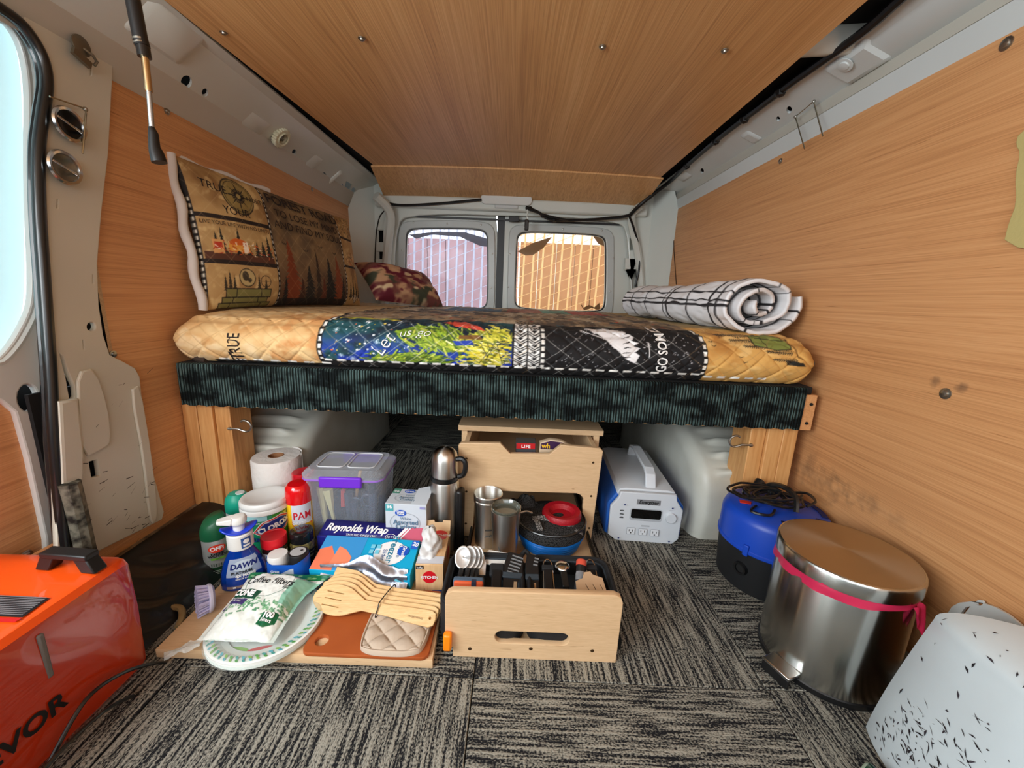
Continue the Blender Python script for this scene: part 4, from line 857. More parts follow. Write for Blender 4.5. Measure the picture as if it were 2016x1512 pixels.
cp.disc(108, 262, 22, (176, 154, 104)); cp.disc(108, 262, 22, BK, 22, 1, 2); cp.disc(103, 258, 9, (60, 52, 36), 12); cp.disc(114, 268, 6, (60, 52, 36)); cp.disc(160, 270, 15, BK, 15, 1, 1.5); cp.line(145, 270, 175, 270, 1, BK); cp.line(160, 255, 160, 285, 1, BK)
for (x0, y0, x1, y1) in ((48, 290, 176, 312), (38, 312, 168, 326), (30, 326, 180, 339)):
    cp.rect(x0, y0, x1, y1, (118, 112, 62)); cp.path([(x0, y0), (x1, y0), (x1, y1), (x0, y1), (x0, y0)], 2.2, BK); cp.line(x0+30, y0, x0+28, y1, 2, BK); cp.line(x1-30, y0, x1-28, y1, 2, BK)
# right column
for y in (88, 190): cp.rect(520, y, CW, y+8, (34, 22, 16))
for i in range(70): x, y = R.uniform(530, 632), R.uniform(6, 84); cp.line(x, y, x+R.uniform(-12, 12), y+R.uniform(-12, 12), 1.8, R.choice([(60, 62, 44), (40, 36, 28), (200, 180, 130)]))
for i in range(60): x, y = R.uniform(530, 632), R.uniform(140, 188); cp.line(x, y, x+R.uniform(-9, 9), y+R.uniform(-8, 8), 2, R.choice([(200, 84, 30), (230, 190, 130), (40, 30, 24)]))
for x, h in ((545, 60), (565, 80), (590, 70), (612, 56)): cp.fir(x, 310, h, 20, (44, 38, 30), 7)
for k in range(9): cp.path([(580, 330), (555+k*6, 300), (540+k*11, 318)], 2, (230, 222, 204) if k % 2 else BK)
for x in (0, 203, 518): 
    cp.rect(x, 0, x+7, CH, (24, 18, 16))
    for k in range(24): cp.rect(x+2, 4+k*14, x+5, 4+k*14+8, (220, 214, 196)) if k > 5 or x > 0 else None
for k in range(-8, 16):
    cp.line(k*50, 0, k*50+340, 340, 1, (200, 176, 130), .35); cp.line(k*50+340, 0, k*50, 340, 1, (200, 176, 130), .35)
def pillow(name, label, c0, U_, V_, a, b, th, cvs, m, ns, nt_, group=None, edge=None, sag=0):
    U_ = Vector(U_).normalized(); V_ = Vector(V_).normalized(); N = U_.cross(V_); o = thing(name, label, 'pillow', tuple(Vector(c0)-V_*b))
    s = np.linspace(-1, 1, ns); t = np.linspace(-1, 1, nt_); Sg, Tg = np.meshgrid(s, t, indexing='ij')
    h = th*np.clip(1-np.abs(Sg)**3.2, 0, 1)**.5*np.clip(1-np.abs(Tg)**3.2, 0, 1)**.5
    wr_ = .05*th*4*(vnoise(ns, nt_, ns/6, 31, 3)-.5)*np.clip(1-np.maximum(abs(Sg), abs(Tg))**6, 0, 1)
    pin = 1-.05*(np.abs(Sg)**2)*(1-np.abs(Tg)**2)-.0; pin2 = 1-.07*(np.abs(Tg)**2)*(1-np.abs(Sg)**2)
    X = Sg*a*pin2 if False else Sg*a*(1-.04*(1-Tg**2)*Sg**4); Y = Tg*b*(1-.05*(1-Sg**2)*Tg**4)-sag*(1+Tg)/2*Sg
    for side in (1, -1):
        H = (h+wr_)*(1 if side > 0 else .35)*side
        P = np.zeros((ns, nt_, 3))
        for k in range(3): P[..., k] = U_[k]*X+V_[k]*(Y+b)+N[k]*H
        col = cvs.sample((Sg+1)/2, 1-(Tg+1)/2) if side > 0 else None
        if side < 0: P = P[:, ::-1]
        grid_ob('front_print' if side > 0 else 'back_cover', P, col, m if side > 0 else mat('pillow_white', (206, 200, 194), .85), o)
    return o, U_, V_, N
A0 = Vector((-.755, 1.00, .572)); A1 = Vector((-.595, 1.60, .572)); Ud = (A1-A0); aw = Ud.length/2
o, pu, pv, pn = pillow('printed_pillow', 'big tan printed pillow with compass and pine trees leaning on the left wall', (A0+A1)/2+Vector((-.035, .01, .170)), Ud, Vector((-.12, .03, 1)), aw, .170, .05, cp, QM, 420, 230, sag=.018)
g = G(); E_ = []
for k in range(24): t = -1+2*k/23; E_.append(pu*(-aw*1.01)+pv*(.170*t+.170+.018*(1+t)/2)+Vector((.004*math.sin(k*.9), 0, 0)))
g.tube(E_, .013, 10, rs=[.0095+.0015*math.sin(k*.7)**2 for k in range(24)]); g.build('white_flange', mat('pillow_white', (206, 200, 194), .85), o)
g = G(); E_ = []
for k in range(16): t = -1+.45*k/15*2; E_.append(pu*(aw*t)+pv*(.340-.018*t*.9+.004*math.sin(k))-pn*.012)
g.tube(E_, .009, 8); g.build('white_flange', mat('pillow_white', (206, 200, 194), .85), o)
def on_pillow(x, y, l):
    s = x/CW*2-1; t = 1-y/CH*2; h = .05*max(0, 1-abs(s)**3.2)**.5*max(0, 1-abs(t)**3.2)**.5+.003
    X = s*aw*(1-.04*(1-t*t)*s**4); Y = t*.170*(1-.05*(1-s*s)*t**4)-.018*(1+t)/2*s
    return tuple(pu*X+pv*(Y+.170)+pn*(h+l))
pr = Print(lambda x, y, l: on_pillow(x, -y, l))
pr.text('TRUE', 62, -62, 19, INK, .0, 'CENTER', rot=-.1); pr.text('NORTH', 176, -68, 12, INK); pr.text('YOUR', 108, -116+4, 19, INK)
pr.text('LIVE YOUR LIFE WITH NO LIMITS', 102, -142, 9, INK)
pr.text('FOREST ROAD', 366, -52, 30, INK, .01, 'CENTER', wx=1.1); pr.text('TO LOSE MY MIND', 366, -88, 22, INK, 0, wx=1.05); pr.text('AND FIND MY SOUL', 366, -120, 22, INK, 0, wx=1.05)
pr.build('printed_lettering', o)
cp2 = Canvas(200, 160, (110, 60, 52)); n1 = vnoise(160, 200, 40, 41, 3); n2 = vnoise(160, 200, 26, 42, 3)
cp2.mix(0, 0, 200, 160, (182, 140, 104), np.clip((n1-.5)*8, 0, 1)); cp2.mix(0, 0, 200, 160, (92, 18, 34), np.clip((n2-.55)*9, 0, 1)); cp2.mix(0, 0, 200, 160, (60, 62, 44), np.clip((.38-n2)*9, 0, 1)); cp2.mix(0, 0, 200, 160, (206, 180, 140), np.clip((.34-n1)*12, 0, 1))
o, *_ = pillow('patterned_pillow', 'crimson and tan patterned pillow tucked behind the big printed pillow', (-.50, 1.80, .652), (.62, .60, -.10), (-.45, .25, .62), .165, .095, .075, cp2, QM, 90, 80)
# ---------------------------------------------------------------- rolled plaid blanket
cb = Canvas(900, 300, (226, 226, 228))
for x in (30, 60, 78, 150, 260, 285, 300, 420, 450, 560, 590, 606, 700, 820, 850): cb.rect(x, 0, x+R.choice([3, 6, 8]), 300, (38, 36, 38))
for y in (18, 34, 86, 140, 152, 210, 262): cb.rect(0, y, 900, y+R.choice([3, 6]), (38, 36, 38))
bl = thing('rolled_blanket', 'rolled white blanket with black windowpane checks on the right of the mattress', 'blanket', (.57, 1.05, .57))
A = Vector((.605, 1.015, .57)); B = Vector((.50, 1.62, .57)); ax = (B-A); Lb = ax.length; ax.normalize(); sd = Vector((ax.y, -ax.x, 0))
turns = 2.6; ns, nl = 420, 120
th0 = np.linspace(0, turns*2*PI, ns); rr_ = .014+(.118-.014)*(th0/th0[-1])**.9
P = np.zeros((ns, nl, 3)); Sarc = np.cumsum(np.hypot(np.gradient(rr_), rr_*np.gradient(th0)))
ln = np.linspace(0, 1, nl); wk = vnoise(ns, nl, 34, 51, 3)-.5; wk2 = vnoise(ns, nl, 9, 52, 2)-.5
for j, t in enumerate(ln):
    s = 1-.12*math.sin(t*PI*1.0)*.7-.12*t; end = 1-.0*t
    ph = th0+PI*.9
    r = rr_*s+(wk[:, j]*.030+wk2[:, j]*.013+.006*math.sin(t*9)*np.sin(th0*.8))*(rr_/.118)
    cx_ = r*np.cos(ph)*.90; cz_ = r*np.sin(ph)*.60
    cz_ = np.maximum(cz_, -.066*s)
    off = .010*np.sin(ph*1.3)*(1-t)**3
    for k in range(3): P[:, j, k] = ax[k]*(Lb*t+off)+sd[k]*cx_
    P[:, j, 2] += cz_+.070
P += np.array(A)-np.array((.57, 1.05, .57))
col = cb.sample(np.repeat((Sarc/Sarc[-1]*1.0)[:, None] % 1, nl, 1), np.repeat(ln[None], ns, 0))
o = grid_ob('checked_cloth', P, col, mat('blanket_cloth', 'Col', .85), bl); q = o.modifiers.new('thick', 'SOLIDIFY'); q.thickness = .009; q.offset = -1
# ================================================================ CAB-SIDE HARDWARE, CABLES, LAMP
dm = thing('dome_light', 'pale plastic dome lamp above the rear doors', 'lamp', tuple(at(997, 398, y=2.07)))
g = G(); g.box((-.105, -.008, -.004), (.105, .03, .026)); g.build('lamp_body', mat('lamp_grey', (196, 198, 196), .4), dm, bev=.008)
g = G(); P_ = rr(-.118, -.018, .118, .020, .018); g.plate(P_, (), .014, .005, Matrix(((1, 0, 0, 0), (0, 0, 1, -.010), (0, 1, 0, .008), (0, 0, 0, 1)))); g.build('lens', mat('lamp_lens', (214, 218, 216), .2, coat=.6), dm)
g = G(); g.box((-.055, -.005, -.030), (.058, .02, -.006)); g.build('lower_box', mat('lamp_grey', (196, 198, 196), .4), dm, bev=.004)
def cable(P, r, label, mt=None, name='cable', ties=()):
    g = G(); S_ = spline(P, 7); g.tube(S_, r, 8)
    for t in ties: q = S_[int(t*(len(S_)-1))]; g.ball(q, r*1.7, 8)
    return tag(g.build(name, mt or mat('cable_black', (15, 15, 16), .4)), label, 'cable')
cable([at(755, 398, y=2.06), at(790, 404, y=2.06), at(860, 401, y=2.055), at(948, 393, y=2.05)], .006, 'black cable taped along the header left of the dome lamp')
cable([at(775, 402, y=2.05), at(752, 420, y=2.05), at(744, 440, y=2.04), at(740, 470, y=2.06), at(738, 520, y=2.08)], .003, 'thin black cable running down beside the left rear door')
cable([at(1035, 407, y=2.06), at(1060, 418, y=2.06), at(1085, 432, y=2.06), at(1150, 433, y=2.06), at(1215, 428, y=2.05), at(1238, 424, y=2.03)], .007, 'thick black cable bundle right of the dome lamp', ties=(.1, .3, .45))
cable([at(1035, 410, y=2.05), at(1075, 424, y=2.05), at(1120, 434, y=2.05)], .005, 'second black cable crossing the bundle by the dome lamp')
cable([at(1238, 424, y=2.02), at(1248, 450, y=2.05), at(1258, 490, y=2.08), at(1258, 530, y=2.08), at(1250, 565, y=2.08)], .005, 'black cable running down beside the right rear door')
nI = nR if nR.x < 0 else -nR
RC_ = lambda a, b: atp(a, b, RB+nI*.013, nR)
cable([RC_(1900, -110), RC_(1780, -8), RC_(1700, 62), RC_(1600, 134), RC_(1560, 162), RC_(1500, 208), RC_(1420, 268), RC_(1352, 326), RC_(1318, 358), at(1262, 402, y=1.98), at(1240, 424, y=2.03)], .0085, 'long black wiring harness along the right roof rail', ties=(.45, .55, .62, .7))
# telescopic prop hanging at the upper left
st = thing('telescopic_magnet_tool', 'telescopic black and chrome rod with black tip hanging at the upper left', 'tool', tuple(at(312, 320, y=.70)))
b0 = Vector(st.location); ST = lambda a, b: at(a, b, y=.70+.0*b)-b0
g = G(); g.tube([ST(250, -60), ST(276, 75), ST(281, 92)], .0095, 12); g.build('grip', BLACKP, st)
g = G(); g.tube([ST(276, 78), ST(277, 82)], .0100, 12); g.tube([ST(278, 86), ST(279, 89)], .0100, 12); g.build('grip_rings', ZINC, st)
g = G(); g.tube([ST(281, 91), ST(285, 113)], .0088, 12); g.build('collar', RUBBER, st)
g = G(); g.tube([ST(285, 112), ST(293, 180)], .0050, 10); g.build('rod_upper', mat('warm_chrome', (214, 190, 150), .2, 1), st)
g = G(); g.tube([ST(293, 178), ST(299, 254)], .0036, 10); g.build('rod_lower', CHROME, st)
g = G(); g.tube([ST(298, 250), ST(302, 262), ST(304, 288), ST(308, 300), ST(314, 320)], .006, 12, rs=[.004, .0065, .0075, .0095, .0105]); g.build('tip', BLACKP, st)
# hardware on the left pillar
for i, (a, b, dk, lb) in enumerate(((133, 245, (30, 30, 32), 'upper round chrome recessed cup on the left pillar, dark inside'), (124, 330, (120, 118, 108), 'lower round chrome recessed cup on the left pillar, grey inside'))):
    q = at(a, b, x=XP+.010); t = thing('recessed_cup', lb, 'fitting', tuple(q)); M = frame((0, 0, 0), (0, 1, 0), (0, 0, 1))
    g = G(); g.lathe([(.026, .001), (.028, .004), (.026, .007), (.022, .006), (.0205, .002)], n=32, M=M, cap=False); g.build('rim', CHROME, t)
    g = G(); g.lathe([(.0001, -.004), (.012, -.003), (.021, .003)], n=32, M=M, cap=False); g.build('bowl', mat('bowl%d' % i, dk, .25, .6), t)
    g = G(); g.box((-.020, -.002, .003), (.020, .002, .0055), M=M @ Matrix.Rotation(-.35, 4, 'Z')); g.build('bar', CHROME, t, bev=.001)
q = at(160, 100, x=XP+.01); t = thing('latch_bracket', 'small rusty metal hook bracket near the top of the left pillar', 'bracket', tuple(q)); M = frame((0, 0, 0), (0, 1, 0), (0, 0, 1))
OM = mat('old_zinc', (120, 112, 96), .4, .8)
g = G(); g.lathe([(.0001, .0), (.016, 0), (.016, .003), (.009, .005), (.0001, .005)], (.0, .008, 0), n=24, M=M); g.build('disc', OM, t)
g = G(); g.box((-.014, -.020, 0), (.016, -.008, .006), M=M @ Matrix.Rotation(-.4, 4, 'Z')); g.tube([M @ Vector((.0, .004, .004)), M @ Vector((.010, -.002, .010)), M @ Vector((.018, -.008, .008)), M @ Vector((.014, -.016, .006))], .0025, 8); g.build('claw', OM, t)
WIRE = mat('wire_zinc', (176, 170, 150), .3, 1)
q = at(168, 215, x=XP+.013); t = thing('wire_hook', 'bent wire hook on the left pillar beside the upper chrome cup', 'hook', tuple(q))
g = G(); g.tube([at(98, 190, x=XP+.014)-q, at(168, 214, x=XP+.014)-q, at(169, 224, x=XP+.018)-q, at(163, 302, x=XP+.02)-q], .0015, 6); g.build('bent_wire', WIRE, t)
g = G(); g.ball((0, 0, 0), .004, 10); g.build('eyelet', ZINC, t)
q = atp(1585, 235, RB, nR); t = thing('wire_hook', 'squared wire hook hanging from the right roof rail', 'hook', tuple(q))
g = G(); W_ = [at(a, b, x=XR-.035)-q for a, b in ((1584, 293), (1566, 230), (1602, 200), (1620, 268))]; g.tube(W_, .0016, 6); g.build('bent_wire', WIRE, t)
g = G(); g.ball(W_[1], .0042, 10); g.ball(W_[2], .0042, 10); g.build('eyelet', ZINC, t)
q = atp(548, 266, LB, nL); t = thing('toothed_knob', 'white toothed plastic knob on the left roof rail', 'knob', tuple(q))
M = frame((0, 0, 0), (0, 1, 0), (.5, 0, .62)); 
if (M.to_3x3() @ Vector((0, 0, 1))).x < 0: M = M @ Matrix.Rotation(PI, 4, 'X')
g = G(); P_ = []
for k in range(44): r = .030 if k % 2 else .0265; a = 2*PI*k/44; P_.append((r*math.cos(a), r*math.sin(a)))
CRM = mat('cream_plastic', (206, 204, 178), .4); g.plate(P_, [ell(0, 0, .016, n=24)], .016, .001, M @ Matrix.Translation((0, 0, .010))); g.build('toothed_ring', CRM, t)
g = G(); g.lathe([(.017, .004), (.021, .020), (.0195, .022), (.016, .020)], n=28, M=M, cap=False); g.build('rim', CRM, t)
g = G(); g.lathe([(.0001, .008), (.016, .008)], n=24, M=M, cap=False); g.box((-.014, -.003, .008), (.014, .003, .013), M=M @ Matrix.Rotation(-.3, 4, 'Z')); g.build('slot', mat('knob_grey', (130, 130, 120), .4, .5), t)
q = at(1037, 440, y=2.02); t = thing('key_fob', 'dark key fob hanging from a small hook by the dome lamp', 'keys', tuple(q))
g = G(); g.tube([(0, 0, .062), (.001, 0, .04), (0, 0, .03)], .0018, 6); g.tube([(0, 0, .030), (.003, 0, .022), (-.003, 0, .018), (0, 0, .03)], .0012, 6); g.build('hook_wire', ZINC, t)
g = G(); g.box((-.010, -.005, -.032), (.010, .005, .018)); g.build('fob', mat('fob_brown', (46, 40, 36), .5), t, bev=.005)
q = atp(1312, 405, RB, nR); t = thing('carabiner', 'small steel snap hook on the right roof rail near the rear corner', 'hook', tuple(q))
g = G(); g.tube(spline([(-.02, -.02, .01), (-.024, -.024, -.01), (-.02, -.02, -.035), (-.012, -.03, -.042), (-.008, -.03, -.02), (-.02, -.02, .01)], 5), .003, 8); g.build('snap_loop', OM, t)
# ================================================================ WOODEN DRAWER CABINET
def plain(name, c, rough=.5, **k): return mat(name, c, rough, **k)
cab = thing('drawer_cabinet', 'small beech cabinet under the bed with its upper drawer slid forward', 'cabinet', (.057, 1.05, 0))
def cb_(g, x0, y0, z0, x1, y1, z1): g.box((x0-.057, y0-1.05, z0), (x1-.057, y1-1.05, z1)); return g
cb_(G(), -.142, 1.045, .272, .256, 1.45, .287).build('top_board', BEECH, cab, bev=.001)
cb_(G(), -.134, 1.055, .0, -.118, 1.44, .272).build('side_panel', BEECHY, cab, bev=.001)
cb_(G(), .232, 1.055, .0, .248, 1.44, .272).build('side_panel', BEECHY, cab, bev=.001)
cb_(G(), -.118, 1.43, .0, .232, 1.44, .272).build('back_panel', mat('cab_back', (60, 46, 34), .8), cab)
cb_(G(), -.118, 1.06, .150, .232, 1.43, .158).build('shelf', BEECH, cab)
ud = thing('upper_drawer', 'beech drawer with a notched front standing on two legs, pulled out', 'drawer', (.057, .958, 0))
fo = [(-.126, .006), (-.128+.0, .262), (-.122, .268), (-.024, .271), (.002, .244), (.103, .247), (.131, .273), (.230, .268), (.236, .262), (.226, .004), (.200, .004), (.200, .130)]
fo = [(x-.057, z) for x, z in fo]+[(.190-.057, .141), (.180-.057, .145), (-.066-.057, .142), (-.078-.057, .138), (-.086-.057, .128), (-.090-.057, .008)]
g = G(); g.plate(fo, (), .014, .0015, MXZ(.007)); g.build('front_panel', BEECH, ud)
for px_, py_ in ((918, 903), (918, 968), (917, 1031), (1168, 911), (1164, 977), (1160, 1040)):
    q = at(px_, py_, y=.957); M = Matrix.Rotation(PI/2, 4, 'X'); M.translation = (q.x-.057, -.0004, q.z); g = G(); g.lathe([(.0032, 0), (.0026, .0006), (.0012, .0001)], n=12, M=M); g.build('screw', mat('bronze_screw', (96, 74, 50), .4, .8), ud)
for x0 in (-.118, .216): g = G(); g.box((x0-.057, .014, .160), (x0+.012-.057, .42, .262)); g.build('side_board', BEECHY, ud, bev=.001)
g = G(); g.box((-.106-.057, .014, .160), (.216-.057, .42, .168)); g.build('bottom_board', BEECH, ud)
g = G(); g.box((-.106-.057, .41, .168), (.216-.057, .42, .25)); g.build('back_board', BEECH, ud)
q = at(908, 1000, y=.957); g = G(); g.box((q.x-.057-.004, -.004, q.z-.010), (q.x-.057+.005, .004, q.z+.012)); g.build('orange_catch', plain('orange_plastic', (250, 140, 20), .35), ud, bev=.003)
b1 = thing('book', 'dark book with red LIFE banner in the upper drawer', 'book', (.045, 1.005, .169))
g = G(); g.box((-.028, -.012, 0), (.025, .03, .094)); g.build('cover', plain('book_grey', (64, 66, 70), .5), b1, bev=.002)
pr = Print(on_plane((0, -.0125, 0), (1, 0, 0), (0, 0, 1))); pr.rect(-.027, .078, .022, .0935, plain('red_print', (190, 26, 30), .5)); pr.text('LIFE', -.002, .081, .0085, plain('pure_white', (240, 240, 240), .5), .03, spacing=1.2); pr.build('cover_print', b1)
b2 = thing('magazine', 'rounded purple and tan book beside the LIFE book in the drawer', 'book', (.118, 1.01, .169))
g = G(); g.plate([(-.038, 0), (.045, 0), (.045, .085), (.02, .098), (-.01, .101), (-.036, .092)], (), .02, .002, Matrix(((1, 0, 0, 0), (0, 0, 1, 0), (0, 1, 0, 0), (0, 0, 0, 1)))); g.build('cover', plain('book_tan', (214, 190, 160), .5), b2)
pr = Print(on_plane((0, -.0105, 0), (1, 0, 0), (0, 0, 1))); pr.poly([(-.036, .077), (-.036, .0915), (-.01, .100), (.02, .097), (.044, .0845), (.044, .077)], plain('plum_print', (62, 30, 70), .5)); pr.text('wh', -.022, .080, .013, plain('yellow_print', (240, 190, 40), .5), .03); pr.poly([(-.03, .060), (.0, .072), (.03, .062), (.03, .054), (0, .064), (-.03, .054)], plain('blue_print', (90, 110, 170), .5)); pr.build('cover_print', b2)
# lower drawer
ld = thing('lower_drawer', 'beech lower drawer fully pulled out with an oval hand slot', 'drawer', (.055, .60, 0))
fx0, fx1 = -.155, .152
fp = [(fx0+.014, 0), (fx1-.001, -.0), (fx1, .124), (fx1-.004, .134), (fx1-.014, .1385), (fx0+.012, .1345), (fx0+.004, .130), (fx0, .121), (fx0, .020), (fx0+.014, .020)]
g = G(); g.plate(fp, [rr(-.069, .031, .066, .059, .0138, 6)], .013, .0015, MXZ(.0065)); g.build('front_panel', BEECH, ld)
for a, b in ((925, 1277), (1045, 1277), (1166, 1281)):
    q = at(a, b, y=.60); M = Matrix.Rotation(PI/2, 4, 'X'); M.translation = (q.x-.055, -.0004, q.z); g = G(); g.lathe([(.0034, 0), (.0026, .0006), (.0012, .0001)], n=12, M=M); g.build('screw', mat('bronze_screw', (96, 74, 50), .4, .8), ld)
g = G(); g.box((fx0-.003, -.014, .022), (fx0+.012, .0, .056)); o = g.build('orange_catch', plain('orange_plastic', (250, 140, 20), .35), ld, bev=.004)
g = G(); g.box((-.142, .016, .012), (.158, .80, .020)); g.build('bottom_board', BEECH, ld)
for x in (-.150, .158): g = G(); g.box((x, .016, .012), (x+.006, .80, .034)); g.box((x+.001, .016, .034), (x+.005, .80, .037)); g.build('runner', mat('rail_black', (34, 35, 36), .35, .6), ld)
# ---------------------------------------------------------------- steel tin, tumbler, bucket
tn = thing('steel_tin', 'open brushed steel cup with double rim at the back of the lower drawer', 'cup', (-.048, .915, .020))
g = G(); g.lathe([(.0001, .003), (.028, .0), (.031, .003), (.0335, .114), (.0355, .117), (.036, .123), (.0345, .125), (.036, .127), (.0365, .137), (.035, .139), (.0335, .136), (.030, .01), (.0001, .008)], n=40, cap=False); g.build('cup_wall', INOX, tn)
pr = Print(on_round([(.031, .003), (.0345, .110)], -PI/2, 0)); DKL = plain('etched_dark', (60, 60, 58), .5)
pr.rect(-.004, .052, .026, .0545, DKL, 6, 1); pr.poly([(-.006, .034), (.0, .040), (.006, .036), (.012, .041), (.020, .036), (.026, .040), (.026, .037), (.018, .033), (.008, .033)], mat('etched_grey', (120, 120, 116), .5)); pr.build('etching', tn)
tb = thing('steel_tumbler', 'stainless steel tumbler with a clear lid in the lower drawer', 'tumbler', (-.002, .852, .020))
tp = [(.0001, 0), (.026, .0), (.028, .003), (.0345, .128), (.0350, .132), (.0335, .132), (.033, .124)]
g = G(); g.lathe(tp, n=40, cap=False); g.build('cup_wall', INOX, tb)
g = G(); g.lathe([(.0001, .122), (.030, .122), (.032, .128), (.0345, .134), (.0352, .138), (.0335, .1395), (.030, .134), (.028, .127), (.0001, .126)], n=40, cap=False); g.build('lid', mat('smoky_lid', (120, 124, 112), .08, trans=.55, coat=.8), tb)
pr = Print(on_round(tp[2:4], -PI/2-.2, 0)); pr.poly([(-.012, .050), (-.006, .040), (.006, .020), (.0075, .0205), (-.004, .042), (-.010, .051)], mat('etched_grey', (120, 120, 116), .5)); pr.poly([(-.010, .044), (-.004, .041), (-.006, .037)], mat('etched_grey', (120, 120, 116), .5)); pr.build('etching', tb)
bk = thing('folding_bucket', 'collapsible blue bucket under a black mesh cover in the lower drawer', 'bucket', (.114, .925, .020))
BLU = plain('azure_silicone', (8, 108, 196), .4)
g = G(); pf = [(.0001, 0), (.066, .0)]
for k in range(5): pf += [(.070+.003*k, .002+.008*k), (.074+.003*k, .004+.008*k), (.074+.0028*k, .008+.008*k), (.072+.003*k, .0095+.008*k)]
pf += [(.084, .045)]; g.lathe(pf, n=48, cap=False, sy=.95); g.build('body', BLU, bk)
MESH = carpet_mat('black_mesh', (12, 12, 13), (64, 64, 64), sx=500., sy=500., lo=.45, hi=.6, bumpd=.001, jit=.0)
g = G(); g.lathe([(.084, .040), (.088, .044), (.088, .062), (.085, .068), (.0835, .070)], n=48, cap=False, sy=.95); g.build('mesh_band', MESH, bk)
g = G(); g.lathe([(.0835, .069), (.070, .074), (.04, .077), (.0001, .078)], n=48, cap=False, sy=.95); g.build('mesh_lid', MESH, bk)
g = G(); g.tube([(.086*math.cos(a), .082*math.sin(a), .070) for a in np.linspace(0, 2*PI, 49)[:-1]], .003, 8, closed=True); g.build('zip_rim', RUBBER, bk)
g = G(); g.lathe([(.048, .0), (.050, .004), (.050, .018), (.046, .024), (.034, .022), (.026, .012), (.0001, .011)], (.026, .006, .066), n=40, cap=False); g.build('red_bowl', plain('crimson_mesh', (160, 18, 32), .45, bump=(220, .001)), bk)
g = G(); MM = carpet_mat('grey_mesh', (24, 24, 25), (150, 150, 150), sx=420., sy=420., lo=.47, hi=.6, bumpd=.001, jit=.0)
P = np.zeros((30, 8, 3))
for i in range(30):
    for j in range(8): u, v = i/29, j/7; P[i, j] = (-.050+.12*u, -.028-.040*u+.016*v+.012*math.sin(u*PI), .079+.012*math.sin(u*PI)*(v*.6+.4)-.012*u)
g.grid(P[:, ::-1]); g.build('mesh_fold', MM, bk)
g = G(); P = P.copy(); P[..., 0] = -.055+.035*(P[..., 1]+.07)/.06; 
for i in range(30):
    for j in range(8): u, v = i/29, j/7; P[i, j] = (-.040-.010*u+.014*v, -.072+.055*u, .0785+.004*math.sin(u*3))
g.grid(P); g.build('strap', MM, bk)
g = G(); g.tube(spline([(-.05, .0, .082), (-.065, -.004, .088), (-.080, -.006, .084)], 5), .003, 6); g.build('zip_pull', mat('zip_silver', (170, 170, 165), .3, .8), bk)
bb = thing('mesh_pouch', 'crumpled black mesh pouch behind the steel tumbler', 'pouch', (.045, .985, .020))
P = np.zeros((40, 24, 3)); nz = vnoise(40, 24, 8, 71, 3)
for i in range(40):
    a = 2*PI*i/39
    for j in range(24): b = PI*.5*j/23; r = .055*(1+.35*(nz[i % 39, j]-.5)); P[i, j] = (r*math.cos(a)*math.cos(b)*.9, r*math.sin(a)*math.cos(b)*.6, .115*math.sin(b)*(.85+.4*(nz[i % 39, j]-.5)))
grid_ob('pouch_cloth', P, None, MESH, bb)
# ---------------------------------------------------------------- open utensil case
cs = thing('utensil_case', 'open black zip case of camping utensils lying in the lower drawer', 'case', (.057, .69, .021))
NY = mat('black_nylon', (24, 26, 29), .75, bump=(300, .0006)); NYL = mat('slate_lining', (48, 58, 66), .7, bump=(260, .0006))
def tray_(x0, x1, nm):
    out = rr(x0, -.078, x1, .078, .03); inn = rr(x0+.007, -.071, x1-.007, .071, .024)
    g = G(); g.plate(out, [inn], .072, .002, Matrix.Translation((0, 0, .036))); g.build(nm, NY, cs)
    g = G(); g.tube([(a, b, .072) for a, b in rr(x0+.003, -.075, x1-.003, .075, .028)], .0035, 8, closed=True); g.build('zip_edge', NY, cs)
    g = G(); g.plate(rr(x0+.006, -.072, x1-.006, .072, .024), (), .028, 0, Matrix.Translation((0, 0, .020))); g.build('padding', NYL, cs)
    g = G(); g.tube([(a, b, .066) for a, b in rr(x0+.009, -.069, x1-.009, .069, .022)], .003, 6, closed=True); g.build('piping', NYL, cs)
tray_(-.172, -.018, 'left_shell'); tray_(-.010, .160, 'right_shell')
g = G(); g.box((-.022, -.070, .02), (-.006, .070, .060)); g.build('spine', NY, cs, bev=.004)
g = G(); g.tube(spline([(-.022, .076, .070), (-.013, .082, .078), (-.004, .076, .070)], 4), .005, 8); g.build('carry_loop', NY, cs)
WS = mat('utensil_steel', (216, 216, 214), .34, .5)
def cs_pt(px_, py_, z=.085): q = at(px_, py_, z=z); return Vector((q.x-.057, q.y-.69, z-.021))
def spoonhead(g, c, ang, a, b, M0=None, m=0):
    M = Matrix.Translation(c) @ Matrix.Rotation(ang, 4, 'Z') @ Matrix.Rotation(math.radians(48), 4, 'X'); P = np.zeros((24, 7, 3)); 
    for i in range(24):
        t = 2*PI*i/23
        for j in range(7): q = j/6; v = M @ Vector((a*q*math.cos(t), b*q*math.sin(t), -.006*(1-q*q))); P[i, j] = v
    g.grid(P, m)
for k, (px_, py_) in enumerate(((911, 1097), (923, 1099), (932, 1102), (940, 1105))):
    t = thing('spoon', ('front steel camping spoon with rounded bowl in the utensil case', 'second steel spoon nested behind the front one', 'third steel spoon nested in the row', 'last steel spoon of the nested row, next to the knife')[k], 'spoon', tuple(cs_pt(px_, py_, .108-.003*k)+Vector((0, .004*k, 0))+Vector((.057, .69, .021))), 0, 'nested camping spoons')
    g = G(); spoonhead(g, (0, 0, 0), 0, .0165-.0015*k, .0225); o = g.build('bowl', WS, t); q = o.modifiers.new('t', 'SOLIDIFY'); q.thickness = .0012
    g = G(); g.box((-.005, -.045, -.022), (.005, -.018, -.010)); g.build('handle', BLACKP, t, bev=.003)
